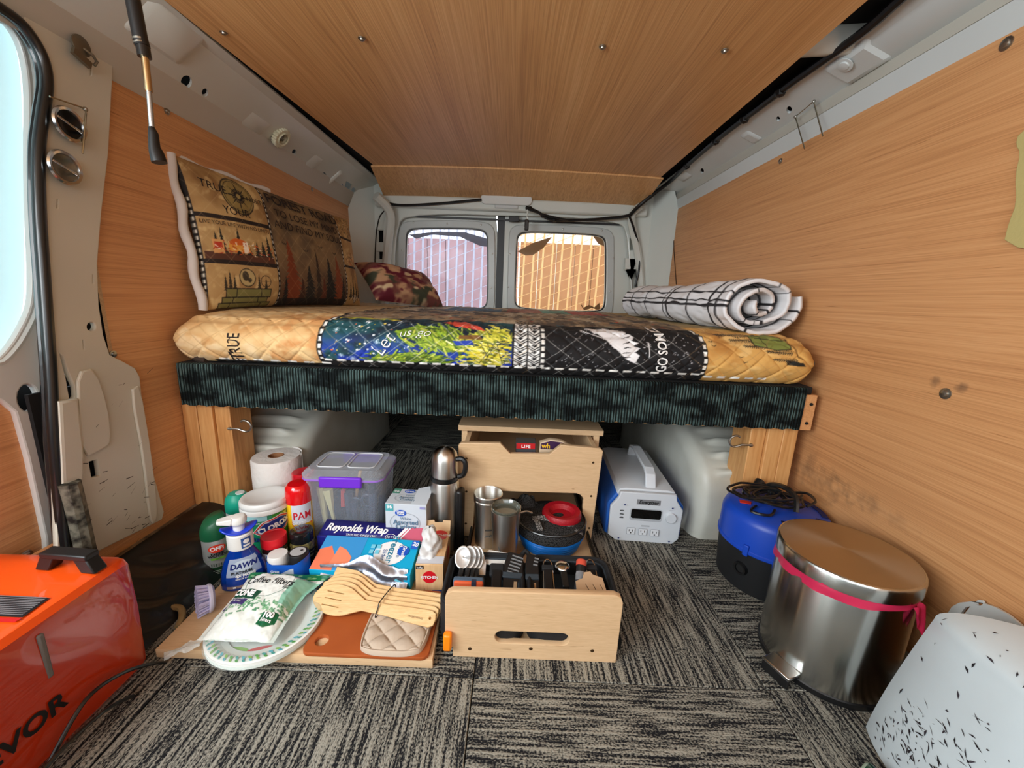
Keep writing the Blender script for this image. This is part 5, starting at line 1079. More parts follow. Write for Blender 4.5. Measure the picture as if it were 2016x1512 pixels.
t = thing('knife', 'steel camping knife standing point up in the utensil case', 'knife', tuple(cs_pt(947, 1112)+Vector((.057, .69, .021))))
g = G(); g.plate([(-.008, -.02), (.010, -.02), (.010, .004), (.004, .022), (-.002, .030), (-.006, .012)], (), .0018, .0005, Matrix.Rotation(.6, 4, 'X')); g.build('blade', WS, t)
g = G(); g.box((-.008, -.042, -.026), (.009, -.018, -.010)); g.build('handle', BLACKP, t, bev=.003)
t = thing('folding_board', 'white cutting board corner tucked into the utensil case', 'board', tuple(cs_pt(978, 1102)+Vector((.057, .69, .021))))
g = G(); g.plate([(-.024, .014), (-.018, .020), (.026, .014), (.024, -.014), (-.022, -.010)], (), .003, .0008, Matrix.Rotation(.5, 4, 'X')); g.build('board_sheet', WHITE, t)
for i, (px_, py_, w_, lb) in enumerate(((1010, 1122, .018, 'wide black blade sheath with raised ribs in the case'), (1047, 1125, .012, 'narrow black blade sheath strapped on the case spine'))):
    t = thing('blade_sheath', lb, 'sheath', tuple(cs_pt(px_, py_, .095)+Vector((.057, .69, .021))), -.06 if i == 0 else .03)
    M = Matrix.Rotation(.45, 4, 'X'); g = G(); g.plate([(-w_*.8, -.052), (w_*.8, -.052), (w_, .0), (w_*.95, .030), (-w_*.6, .034), (-w_, .004)], (), .010, .002, M); g.build('sheath_body', BLACKP, t)
    for k in range(6 if i == 0 else 3): g = G(); y = .026-.007*k; g.box((-w_*.55 if i == 0 else 0, y-.0012, .005), (w_*.75, y+.0012, .0068), M=M @ Matrix.Rotation(-.25, 4, 'Z')); g.build('rib', mat('grey_rib', (120, 122, 124), .5), t)
    g = G(); g.box((-w_*1.15, -.020, -.007), (w_*1.15, -.008, .008), M=M); g.build('strap', NYL, t, bev=.002)
    g = G(); g.box((w_*.2, -.05, .0045), (w_*.55, -.026, .006), M=M); g.build('tan_inlay', mat('tan_inlay', (176, 146, 112), .6), t)
    g = G(); g.box((-.006, -.056, .001), (.008, -.046, .009), M=M); g.build('orange_tip', mat('orange_tip', (226, 84, 30), .5), t, bev=.002)
t = thing('utensil_wrap', 'grey and orange elastic wrap holding the spoon handles', 'strap', tuple(cs_pt(923, 1143, .095)+Vector((.057, .69, .021))))
g = G(); g.box((-.030, -.010, -.012), (.030, .006, .006)); g.build('grey_band', mat('blue_grey_band', (84, 104, 124), .7), t, bev=.004)
g = G(); g.box((-.028, -.012, -.010), (.029, -.004, .0055)); g.build('orange_band', plain('orange_band', (226, 96, 52), .7), t, bev=.003)
g = G(); g.box((.006, -.0128, -.006), (.015, -.0035, .0062)); g.build('patch', plain('navy_patch', (48, 56, 76), .6), t)
for i, (px_, lb) in enumerate(((978, 'black handled tool with orange tip beside the wide sheath'), (1079, 'chrome tongs with black grip in the right half of the case'), (1165, 'second chrome tongs at the right end of the case'))):
    t = thing('tongs' if i else 'opener', lb, 'tongs' if i else 'tool', tuple(cs_pt(px_, 1130, .095)+Vector((.057, .69, .021)))); M = Matrix.Rotation(.35, 4, 'X')
    if i == 0:
        g = G(); g.box((-.010, -.05, -.008), (.010, .008, .004), M=M); g.build('body', BLACKP, t, bev=.003); g = G(); g.box((-.015, -.004, -.010), (.015, .024, .002), M=M); g.build('jaw', NY, t, bev=.004); g = G(); g.box((-.004, -.05, .002), (.004, -.036, .007), M=M); g.build('orange_tip', mat('orange_tip', (226, 84, 30), .5), t, bev=.002)
    else:
        g = G(); g.tube([M @ Vector(p) for p in spline([(-.011, -.05, 0), (-.0095, .0, 0), (-.008, .024, 0), (0, .032, 0), (.008, .024, 0), (.0095, .0, 0), (.011, -.05, 0)], 5)], .0016, 6); g.build('chrome_loop', CHROME, t)
        g = G(); g.box((-.0085, -.05, -.004), (.0085, .014, .002), M=M); g.build('grip', BLACKP, t, bev=.002); g = G(); g.box((-.012, .008, -.004), (.012, .018, .004), M=M); g.build('elastic', NY, t, bev=.001)
t = thing('ladle', 'shiny crumpled steel ladle bowl reflecting blue in the case', 'ladle', tuple(cs_pt(1107, 1112, .095)+Vector((.057, .69, .021))))
g = G(); g.ball((0, 0, -.004), .017, 20, sz=.5); g.build('bowl', CHROME, t); g = G(); g.box((-.006, -.06, -.010), (.008, -.016, -.002)); g.build('handle', BLACKP, t, bev=.002)
t = thing('spice_shaker', 'small multi-chamber spice shaker with a red top in the case', 'shaker', tuple(cs_pt(1143, 1130, .100)+Vector((.057, .69, .021))))
M = Matrix.Rotation(-.18, 4, 'Z') @ Matrix.Rotation(-math.radians(55), 4, 'X') @ Matrix.Translation((0, 0, -.025))
g = G(); g.lathe([(.0001, .052), (.009, .052), (.0105, .049), (.0105, .040)], n=24, M=M, cap=False); g.build('red_lid', plain('brick_red', (206, 82, 62), .35), t)
g = G(); g.lathe([(.0095, .040), (.0095, .028)], n=24, M=M, cap=False); g.build('middle_band', BLACKP, t)
g = G(); g.lathe([(.0092, .028), (.010, .024), (.010, .014), (.0095, .012)], n=24, M=M, cap=False); g.build('clear_chamber', mat('smoke_clear', (150, 152, 156), .15, trans=.4), t)
g = G(); g.lathe([(.0095, .012), (.0105, .008), (.0105, -.010), (.009, -.014), (.0001, -.015)], n=24, M=M, cap=False); g.build('grey_chamber', mat('smoke_grey', (70, 72, 76), .25), t)
t = thing('wooden_turner', 'tan wooden slotted spatula head behind the drawer front', 'spatula', tuple(cs_pt(1163, 1150, .10)+Vector((.057, .69, .021))))
g = G(); g.plate([(-.028, -.03), (.030, -.03), (.024, .012), (.006, .018), (.002, .024), (-.010, .022), (-.014, .010), (-.028, .004)], [[(-.012+.014*k, .0), (-.009+.014*k, .0), (.000+.014*k-.0, -.02), (-.004+.014*k, -.02)] for k in range(3)], .004, .0008, Matrix.Rotation(.4, 4, 'X')); g.build('slotted_head', plain('tan_nylon', (190, 158, 124), .5), t)
# ================================================================ POWER STATION
ps = thing('power_station', 'white and blue portable power station with carry handle under the bed', 'power station', (.373, .985, 0), -.06)
GW = plain('cool_white_plastic', (204, 210, 216), .35); PB = plain('cobalt_plastic', (36, 92, 178), .4)
oc = [(-.058, 0), (.072, 0), (.092, .018), (.092, .105), (.078, .130), (.060, .137), (-.066, .137), (-.082, .128), (-.094, .104), (-.094, .018), (-.078, 0)]
oc = [(-.070, .0), (.075, .0), (.090, .016), (.092, .098), (.074, .124), (.070, .140), (-.070, .140), (-.074, .124), (-.092, .098), (-.092, .016)]
g = G(); g.plate(oc, (), .012, .003, MXZ(-.004)); g.build('front_plate', GW, ps)
bo = [(-.075, .0), (.080, .0), (.096, .014), (.096, .100), (.078, .126), (-.078, .126), (-.096, .100), (-.096, .014)]
g = G(); g.plate(bo, (), .30, .006, MXZ(.155)); g.build('blue_shell', PB, ps)
g = G(); g.plate([(-.078, .10), (.078, .10), (.078, .126), (.070, .140), (.055, .143), (-.055, .143), (-.070, .140), (-.078, .126)], (), .30, .004, MXZ(.156)); g.build('top_cover', GW, ps)
g = G(); HP = [(.012, .02, .145), (.012, .035, .176), (.012, .055, .186), (.012, .20, .190), (.012, .235, .182), (.012, .25, .150)]
for a, b in zip(HP[:-1], HP[1:]):
    v = Vector(b)-Vector(a); L = v.length; M = Vector(v).to_track_quat('Y', 'Z').to_matrix().to_4x4(); M.translation = a; g.box((-.014, -.004, -.005), (.014, L+.004, .005), M=M)
g.build('handle', GW, ps, bev=.003)
fpn = on_plane((0, -.0101, 0), (1, 0, 0), (0, 0, 1)); pr = Print(fpn); BKP = plain('black_print', (24, 24, 26), .4); GP = plain('grey_print', (128, 130, 134), .4)
pr.rect(-.028, .1095, .034, .1245, GP); pr.text('Energizer', .003, .1125, .0095, BKP, .03, shear=.2)
pr.poly(rr(-.043, .062, .042, .098, .007), plain('silver_bezel', (172, 178, 184), .3)); pr.poly(rr(-.040, .069, .039, .0955, .005), plain('screen_black', (10, 11, 12), .1)); pr.text('POWER', 0, .0645, .0022, GP); pr.rect(-.010, .046, .012, .0505, plain('silver_bezel', (172, 178, 184), .3)); 
for k in range(3):
    y = .088-.010*k; pr.rect(-.070, y, -.060, y+.0025, BKP, 1, 1); pr.rect(-.068, y+.004, -.062, y+.0048, GP, 1, 1)
pr.text('o-o', .062, .098, .004, GP)
for k in range(3):
    x = -.036+.031*k; pr.poly(rr(x-.0115, .022, x+.0105, .042, .002), plain('socket_line', (150, 156, 164), .4)); pr.poly(rr(x-.0107, .0228, x+.0097, .0412, .002), plain('socket_white', (214, 219, 224), .4))
    pr.rect(x-.006, .031, x-.0045, .037, BKP, 1, 1); pr.rect(x+.0035, .031, x+.005, .037, BKP, 1, 1); pr.oval(x-.0005, .027, .0018, .0018, BKP, 10)
for a, b in ((-.060, .1095), (.064, .1085), (-.068, .011), (.066, .011)): pr.oval(a, b, .0024, .0024, plain('navy_screw', (44, 56, 110), .4), 12)
pr.build('front_print', ps)
g = G(); M = Matrix.Rotation(PI/2, 4, 'X'); M.translation = (.064, -.010, .078); g.lathe([(.0145, 0), (.0145, .006), (.013, .008), (.0001, .008)], n=28, M=M, cap=False); g.build('dial_cover', GW, ps)
g = G(); g.box((-.06, -.002, 0), (-.04, .28, .004)); g.build('foot', PB, ps); g = G(); g.box((.04, -.002, 0), (.06, .28, .004)); g.build('foot', PB, ps)
# ================================================================ BLUE AND BLACK ROUND PUMP UNIT + CORD
pu_ = thing('shop_vacuum', 'round blue and black wet vacuum with a cord coiled on its lid', 'vacuum', (.625, .853, 0))
g = G(); g.lathe([(.098, 0), (.102, .004), (.108, .098), (.108, .100)], n=56); g.build('black_tank', plain('tank_black', (26, 27, 29), .5), pu_)
g = G(); g.lathe([(.109, .099), (.112, .102), (.112, .108), (.110, .110), (.109, .165), (.104, .178), (.095, .184), (.0001, .186)], n=56, cap=False); g.build('blue_lid', plain('royal_blue_plastic', (26, 72, 186), .38), pu_)
a0 = math.atan2(-.853, -.625)
def onr(r, a, z, name, prof, m, n=24):
    M = Matrix.Rotation(a, 4, 'Z') @ Matrix.Translation((r, 0, z)) @ Matrix.Rotation(PI/2, 4, 'Y'); g = G(); g.lathe(prof, n=n, M=M, cap=False); return g.build(name, m, pu_)
onr(.104, a0-.42, .058, 'port_ring', [(.010, .0), (.010, .007), (.014, .008), (.0155, .004), (.016, 0)], RUBBER); onr(.104, a0-.42, .058, 'port_hole', [(.0001, .0025), (.0105, .0025)], DARK)
for da in (-.36, 1.2):
    M = Matrix.Rotation(a0+da, 4, 'Z') @ Matrix.Translation((.111, 0, .104)); g = G(); g.box((-.003, -.006, -.008), (.004, .006, .018), M=M); g.build('latch', plain('royal_blue_plastic', (26, 72, 186), .38), pu_, bev=.002)
g = G()
for k in range(26): a = a0+PI*.55+k*.042; g.box((.086, -.0012, .1835), (.098, .0012, .1855), M=Matrix.Rotation(a, 4, 'Z'))
for k in range(12): a = a0+.2+k*.05; g.box((.070, -.0012, .1845), (.092, .0012, .1862), M=Matrix.Rotation(a, 4, 'Z'))
for k in range(12): a = a0+.95+k*.05; g.box((.074, -.0012, .1845), (.094, .0012, .1862), M=Matrix.Rotation(a, 4, 'Z'))
o = g.build('vent_slots', plain('deep_blue', (10, 24, 76), .5), pu_); o['kind'] = 'stuff'
q = at(1467, 988, z=.187); g = G(); g.plate([(q.x-.625+a, q.y-.853+b) for a, b in ((-.014, -.004), (.008, -.010), (.016, .002), (-.008, .010))], (), .0012, 0, Matrix.Translation((0, 0, .1868))); g.build('red_sticker', plain('vermilion', (226, 52, 36), .5), pu_)
cd_ = thing('coiled_lead', 'black power cord coiled and tied on the blue vacuum lid', 'cord', (.620, .862, .187)); P = []
R = random.Random(5)
for k in range(150):
    a = k*.42; ln_ = k/149; r = .034+.012*math.sin(k*.13)+.006*R.random(); P.append((-.012+.026*math.sin(k*.045)+r*1.25*math.cos(a), .002+.7*r*math.sin(a)+.012*math.cos(k*.06), .006+.016*ln_+.010*abs(math.sin(a*.5+k*.01))))
g = G(); g.tube(spline(P, 3), .0030, 6); g.build('coil', RUBBER, cd_)
g = G(); g.tube(spline([(.024, -.046, .006), (.028, -.03, .034), (.022, 0, .042), (.008, .03, .034), (.002, .05, .008)], 6), .006, 6); g.build('tie', RUBBER, cd_)
g = G(); g.tube(spline([(.05, .02, .02), (.075, .0, .03), (.07, -.035, .028), (.045, -.045, .02)], 6), .003, 6); g.tube(spline([(-.05, -.02, .004), (-.075, -.045, .003), (-.045, -.06, .003), (-.02, -.04, .006)], 6), .003, 6); g.build('loose_loop', RUBBER, cd_)
M = Matrix.Translation((-.008, .05, .022)) @ Matrix.Rotation(.6, 4, 'Z') @ Matrix.Rotation(1.0, 4, 'Y'); g = G(); g.lathe([(.004, -.018), (.008, -.012), (.011, .0), (.012, .012), (.0001, .013)], n=16, M=M, cap=False); g.build('plug', RUBBER, cd_)
# ================================================================ PEDAL BIN
bn = thing('pedal_bin', 'round stainless steel pedal bin with a pink liner', 'bin', (.597, .628, 0))
SM = steelm('mirror_stainless', (196, 196, 190), .22, .8)
g = G(); g.lathe([(.0995, .010), (.0995, .196), (.0975, .200)], n=96, cap=False); g.build('body', SM, bn)
g = G(); g.lathe([(.0001, 0), (.100, 0), (.1015, .003), (.1015, .011), (.0997, .013)], n=64, cap=False); g.build('base_ring', BLACKP, bn)
def brushed_top():
    m = bpy.data.materials.new('radial_brushed'); m.use_nodes = True; nt = m.node_tree; b = nt.nodes['Principled BSDF']; L = nt.links.new
    b.inputs['Base Color'].default_value = lin((190, 178, 158))+[1]; b.inputs['Metallic'].default_value = 1; b.inputs['Roughness'].default_value = .34; b.inputs['Anisotropic'].default_value = .8
    tg = node(nt, 'ShaderNodeTangent', direction_type='RADIAL', axis='Z'); L(tg.outputs[0], b.inputs['Tangent']); return m
g = G(); g.lathe([(.1005, .202), (.1025, .204), (.1025, .224), (.1005, .2275), (.098, .2285)], n=96, cap=False); g.build('lid_rim', SM, bn)
g = G(); g.lathe([(.0985, .2283), (.06, .2295), (.0001, .230)], n=96, cap=False); g.build('lid', brushed_top(), bn)
PK = film('pink_liner_film', (206, 44, 84), .86, .35)
NZ1 = vnoise(140, 4, 22, 84, 2)[:, 1]; P = np.zeros((140, 6, 3)); nz = vnoise(140, 6, 14, 81, 2); a0 = math.atan2(-.628, -.597)
for i in range(140):
    a = a0-2.0+4.0*i/139
    for j in range(6): v = j/5; r = .1012+.0015*math.sin(i*.3+j*.4)*v+.003*(nz[i, j]-.5); P[i, j] = (r*math.cos(a), r*math.sin(a), .206-(.010+.012*NZ1[i]+.006*math.sin(i/139*PI*1.3+.6))*v)
grid_ob('liner_edge', P, None, PK, bn)
g = G(); P = np.zeros((14, 10, 3))
for i in range(14):
    for j in range(10): u, v = i/13, j/9; a = a0+1.02+.30*u*(1-.4*v); r = .104+.010*v+.004*math.sin(u*9+v*4); P[i, j] = (r*math.cos(a+.08*v), r*math.sin(a+.08*v), .200-.036*v-.012*u*v+.003*math.sin(u*12))
grid_ob('liner_knot', P, None, PK, bn)
M = Matrix.Rotation(a0-.42, 4, 'Z')
g = G(); g.box((.094, -.022, .012), (.128, .022, .020), M=M); g.build('pedal', plain('pedal_black', (18, 18, 19), .3), bn, bev=.003)
g = G(); g.box((.098, -.0245, .020), (.130, .0245, .026), M=M); g.build('pedal_plate', CHROME, bn, bev=.002)
g = G(); g.box((.124, -.024, .002), (.129, .024, .021), M=M); g.build('pedal_skirt', BLACKP, bn, bev=.002)
# dark green bottle cap peeking in at the bottom
gb = thing('green_bottle', 'dark green bottle lying on the carpet at the bottom edge near the white bulge', 'bottle', (.505, .425, .0))
M = Matrix.Translation((0, 0, .018)) @ Matrix.Rotation(.5, 4, 'Z') @ Matrix.Rotation(PI/2, 4, 'X')
g = G(); g.lathe([(.0001, -.004), (.014, -.004), (.017, 0), (.0175, .05), (.0175, .11), (.0001, .112)], n=28, M=M, cap=False); g.build('body', plain('bottle_green', (18, 62, 44), .25, coat=.4), gb)
g = G(); g.lathe([(.0135, -.0045), (.015, -.0038), (.0165, -.001)], n=28, M=M, cap=False); g.build('rim_ring', plain('pale_ring', (150, 170, 150), .3), gb)
# ================================================================ ORANGE HEATER
ht = thing('diesel_heater', 'orange metal portable heater with black carry handle at the lower left', 'heater', (-.70, .33, 0))
OR = mat('orange_enamel', (240, 84, 20), .3, coat=.4); OR_SHADE = mat('shaded_orange_enamel', (184, 50, 14), .22, coat=.7)  # second enamel is the same orange with the side's shade painted in
hx = .100; prof = [(-.12, .0), (-.12, .200), (-.112, .209), (.084, .212), (.094, .209), (hx, .200), (hx+.003, .12), (hx, .012), (hx-.008, 0)]
def hsec(y, s, dz=0): return [(a*s if a > 0 else a, y, z*(1-(1-s)*.6)+dz) for a, z in prof]
secs = [hsec(-.33, 1), hsec(.16, 1), hsec(.205, 1), hsec(.222, .99), hsec(.232, .95), hsec(.236, .88)]
V = [p for s_ in secs for p in s_]; n = len(prof); F = []; mi = []
for i in range(len(secs)-1):
    for k in range(n): j = (k+1) % n; F.append((i*n+k, (i+1)*n+k, (i+1)*n+j, i*n+j)); mi.append(1 if k in (5, 6, 7) else 0)
F += [tuple(range(n)), tuple(range((len(secs)-1)*n, len(secs)*n))[::-1]]; mi += [0, 1]
g = G(); g.v = V; g.f = F; g.mi = mi; o = g.build('housing', [OR, OR_SHADE], ht, ang=30, merge=True)
q = lambda a, b: at(a, b, z=.213)-Vector((-.70, .33, 0))
g = G(); A_ = [q(-30, 1172), q(98, 1178), q(44, 1216), q(-90, 1210)]
def quad(P, l0, l1, t0, t1, lift, g): 
    f = lambda u, v: (P[3]+(P[0]-P[3])*v)*(1-u)+(P[2]+(P[1]-P[2])*v)*u
    V = [f(l0, t0), f(l1, t0), f(l1, t1), f(l0, t1)]; g.add([(p.x, p.y, p.z+lift) for p in V], [(0, 1, 2, 3)])
quad(A_, 0, 1, 0, 1, .0004, g); g.build('vent_panel', plain('vent_black', (34, 34, 38), .5), ht)
g = G()
for k in range(11): quad(A_, .02, .98, .05+k*.088, .05+k*.088+.045, .0022, g)
o = g.build('louvres', mat('louvre_grey', (112, 112, 116), .35), ht); o['kind'] = 'stuff'
g = G(); B_ = [q(-10, 1216), q(44, 1217), q(28, 1226), q(-30, 1224)]; quad(B_, 0, 1, 0, 1, .0006, g); g.build('red_label', plain('warning_red', (196, 30, 34), .4), ht)
hb = [q(96, 1112), q(188, 1118)]; z0 = .211
fn_ = on_plane((hx+.0035, 0, .0), (0, 1, 0), (0, 0, 1)); 
def onside(a, b): p = at(a, b, x=-.70+hx+.003); return (p.y-.33, p.z)
g = G(); s_ = [onside(79, 1250), onside(101, 1333)]; L_ = s_[0][1]-s_[1][1]
g.box((hx-.004, s_[0][0]-.003, s_[1][1]), (hx+.0042, s_[0][0]+.004, s_[0][1])); g.build('side_slot', mat('slot_grey', (104, 100, 96), .6), ht, bev=.002)
pr = Print(fn_); b0 = onside(8, 1470); b1 = onside(132, 1385); rot = math.atan2(b1[1]-b0[1], b1[0]-b0[0])
pr.text('VEVOR', b1[0], b1[1], .025, plain('black_enamel', (20, 16, 16), .35), .03, 'RIGHT', rot=0); pr.build('lettering', ht)
g = G(); hp = [Vector((-.70+a, b, c)) for a, b, c in ()]
H0 = at(98, 1115, z=.212)-Vector((-.70, .33, 0)); H1 = at(188, 1122, z=.212)-Vector((-.70, .33, 0)); dx = (H1-H0).normalized()
for H, e_ in ((H0, 1), (H1, -1)):
    M = frame(H, dx, (-dx.y, dx.x, 0)); g.add([(-.012, -.010, 0), (.010, -.010, 0), (.010, .010, 0), (-.012, .010, 0), (-.012+e_*.012, -.009, .024), (.010+e_*.012, -.009, .024), (.010+e_*.012, .009, .024), (-.012+e_*.012, .009, .024)], [(3,2,1,0),(4,5,6,7),(0,1,5,4),(1,2,6,5),(2,3,7,6),(3,0,4,7)], 0, M)
M = frame(H0, dx, (-dx.y, dx.x, 0)); L_ = (H1-H0).length; g.box((0, -.010, .020), (L_, .010, .029), M=M); g.build('carry_handle', BLACKP, ht, bev=.002)
hc = tag((lambda g: (g.tube(spline([(-.585, .40, .02), (-.582, .45, .06), (-.580, .50, .05), (-.575, .545, .02), (-.57, .56, .006)], 6), .0028, 8), g.tube(spline([(-.58, .33, .010), (-.575, .40, .03), (-.572, .46, .028), (-.57, .50, .008)], 6), .0028, 8), g)[-1])(G()).build('thin_cable', RUBBER), 'thin black cable looping down the side of the orange heater', 'cable')
# ================================================================ BOARD AND THE KITCHEN THINGS ON IT
bd = thing('shelf_board', 'loose beech board on the carpet carrying the kitchen supplies', 'board', (-.355, .68, 0))
g = G(); 
g.plate([(-.597+.355, -.105), (-.120+.355, -.105), (-.130+.355, .12), (-.600+.355, .12)], (), .018, .0015, Matrix.Translation((0, 0, .009))); g.build('board', BEECH, bd)
BZ = .018
# cutting board
cbd = thing('cutting_board', 'rust brown cutting board with a round hole under the pot holder', 'board', (-.236, .650, BZ))
g = G(); g.plate(rr(-.109, -.078, .109, .080, .012), [ell(-.085, -.052, .0125, n=24)], .007, .0012, Matrix.Translation((0, 0, .0035))); g.build('board', mat('rust_board', (178, 92, 44), .42, var=(14, (160, 78, 36), .3), bump=(40, .0003)), cbd)
# pot holder, quilted
ph = thing('pot_holder', 'beige quilted pot holder lying on the cutting board', 'pot holder', (-.193, .632, BZ+.007))
def grid_pad(hw, hd, th, name, m, parent, cell=.030, ang=PI/4, nx=90, ny=90, rc=.03):
    P = np.zeros((nx, ny, 3)); B = np.zeros((nx, ny, 3)); nz = vnoise(nx, ny, 9, 91, 3)
    for i in range(nx):
        for j in range(ny):
            s, t = -1+2*i/(nx-1), -1+2*j/(ny-1); x, y = s*hw, t*hd
            if t < 0: k = abs(s)**6*abs(t)**6; x *= 1-.10*abs(s*t)**3; y *= 1-.16*abs(s*t)**3
            if t < 0: x *= 1-.05*t*t
            e_ = 1-max(abs(s), abs(t))**10; a = (x*math.cos(ang)+y*math.sin(ang))/cell; b = (-x*math.sin(ang)+y*math.cos(ang))/cell
            q_ = abs(math.sin(PI*a))*abs(math.sin(PI*b)); z = th*(.45+.55*q_**.4)*max(e_, 0)**.4+.0014*(nz[i, j]-.5)
            bd_ = max(abs(s), abs(t)); 
            if bd_ > .90: z = th*.75*math.sqrt(max(0, 1-((bd_-.95)/.05)**2))
            P[i, j] = (x, y, z+.0005); B[i, j] = (x, y, 0)
    g = G(); g.grid(P); g.grid(B[::-1]); return g.build(name, m, parent, ang=80)
LIN = mat('beige_linen', (194, 176, 156), .85, bump=(160, .0005))
grid_pad(.060, .062, .012, 'quilted_pad', LIN, ph)
# five bamboo utensils tied together
U0 = Vector((-.372, .680, 0)); U1 = Vector((-.130, .632, 0)); du = (U1-U0).normalized()
def spoon_outline(kind):
    L = .252; P = []
    if kind == 'spatula': P = [(.004, .026), (.004, -.024), (.05, -.026), (.075, -.018), (.10, -.008)]; Q = [(.10, .008), (.075, .018), (.05, .026)]
    else:
        P = [(.048-.048*math.cos(t), -.026*math.sin(t)) for t in np.linspace(.0, 2.4, 12)]+[(.105, -.0085)]; Q = [(.105, .0085)]+[(.048-.048*math.cos(t), .026*math.sin(t)) for t in np.linspace(2.4, .15, 12)]
    P += [(.15, -.0085), (.20, -.0115), (L-.01, -.013), (L-.002, -.009), (L, 0), (L-.002, .009), (L-.01, .013), (.20, .0115), (.15, .0085)]
    return P+Q
ulab = ['front bamboo slotted spoon with three slits on top of the tied bundle', 'second bamboo spoon from the front of the tied bundle', 'middle bamboo spoon of the tied bundle, toothed edge', 'fourth bamboo spoon in the tied bundle', 'rearmost bamboo spatula with a flat end in the tied bundle']
for k in range(5):
    o_ = U0+Vector((.003*k, .0102*k, BZ+.028+.0006*k)); M = frame((0, 0, 0), du, (-du.y*.80, du.x*.80, .60), 0)
    t = thing('bamboo_spoon' if k < 4 else 'bamboo_spatula', ulab[k], 'spoon' if k < 4 else 'spatula', tuple(o_), 0, 'bamboo utensils tied in a bundle'); out = spoon_outline('spoon' if k < 4 else 'spatula')
    if k == 2: out = [(a-(.004 if (i % 2 and a < .03) else 0), b) for i, (a, b) in enumerate(out)]
    H = [ell(.242, .001, .0035, n=12)]
    if k == 0: H += [rr(.022, y-.0016, .060, y+.0016, .0015, 3) for y in (-.012, 0, .012)]
    g = G(); g.plate(out, H, .0055, .0012, M); g.build('blade', BAMBOO, t)
    if k == 0: pr = Print(on_plane(tuple(M @ Vector((0, 0, .003))), M.to_3x3() @ Vector((1, 0, 0)), M.to_3x3() @ Vector((0, 1, 0)))); pr.text('FARBERWARE', .214, -.004, .0035, plain('burnt_print', (120, 88, 50), .6)); pr.build('burnt_mark', t)
t = thing('elastic_tie', 'black elastic band holding the bamboo utensils together', 'band', tuple(U0+du*.138+Vector((0, 0, BZ))))
g = G(); vv = Vector((-du.y*.80, du.x*.80, .60)).normalized(); nn = du.cross(vv); base = Vector((0, 0, .029)); 
C_ = [base+vv*-.012+nn*.004, base+vv*-.0+nn*.005, base+vv*.0115+nn*.0045, base+Vector((.012, .041, .0024))+vv*.013, base+Vector((.014, .044, .0))-nn*.005, base+vv*-.013-nn*.004]
g.tube(spline(C_+[C_[0]], 4), .0011, 6); g.build('band', RUBBER, t)
# ---------------------------------------------------------------- paper plates
pt = thing('paper_plates', 'stack of white paper plates with a leaf rim in plastic wrap on the board edge', 'plates', (-.438, .632, BZ))
g = G()
pfp = [(.0001, .0), (.060, .0), (.066, .003), (.080, .013), (.094, .015), (.0955, .013)]
g.lathe([(.060, 0), (.0955, .0)][:1]+[(.0955, .004), (.096, .0155), (.094, .0165), (.081, .0145), (.067, .005), (.062, .0035), (.0001, .0035)], n=72, cap=False); g.build('top_plate', plain('paper_white', (232, 236, 232), .6), pt)
g = G()
for k in range(5): g.lathe([(.062, .0002+.0016*k), (.092, .0035+.0022*k), (.0962, .0045+.0022*k), (.092, .0030+.0022*k)], n=72, cap=False)
o = g.build('plate_stack', plain('paper_white', (232, 236, 232), .6), pt); o['kind'] = 'stuff'
pr = Print(lambda x, y, l: (x, y, .0148+.0020*min(1, max(0, (math.hypot(x, y)-.0675)/.0265))+l)); R = random.Random(8)
GC = [plain('leaf_green', (84, 164, 74), .6), plain('leaf_teal', (64, 158, 150), .6), plain('leaf_blue', (92, 178, 196), .6), plain('leaf_lime', (138, 188, 84), .6)]
for k in range(52):
    a = 2*PI*k/52; 
    for da, r, s_ in ((0, .0835, 1), (.03, .0895, .9)): pr.k = 1; pr.oval(r*math.cos(a+da), r*math.sin(a+da), .0042*s_, .0022*s_, GC[(k+int(s_*10)) % 4], 10, rot=a+.8)
pr.build('leaf_rim', pt)
pr = Print(lambda x, y, l: (x, y, .0042+l)); pr.poly(ell(-.02, -.058, .020, .006), GC[3]); pr.poly(ell(.02, -.055, .022, .006, rot=.3), plain('berry_red', (206, 70, 70), .6)); pr.build('centre_print', pt)
CLR = film('clear_wrap', (226, 236, 234), .03, .1)
P = np.zeros((90, 20, 3)); nz = vnoise(90, 20, 7, 101, 3)
for i in range(90):
    a = 2*PI*i/90
    for j in range(20): v = j/19; r = .0985*(1-v)+.045*v+.002*(nz[i, j]-.5); P[i, j] = (r*math.cos(a), r*math.sin(a), (.004+.016*min(1, v*6))+.004*(nz[i, j]-.3)+.006*v)
grid_ob('plastic_wrap', P, None, CLR, pt, wrap=True)
P = np.zeros((16, 14, 3)); nz = vnoise(16, 14, 4, 103, 3)
for i in range(16):
    for j in range(14): u, v = i/15, j/13; P[i, j] = (-.080-.055*u+.01*v, -.050-.022*v-.020*u+.010*v*u, .006+.016*(1-u)+.014*(nz[i, j]-.4))
grid_ob('wrap_tail', P, None, film('clear_wrap_tail', (226, 236, 234), .35, .12), pt)
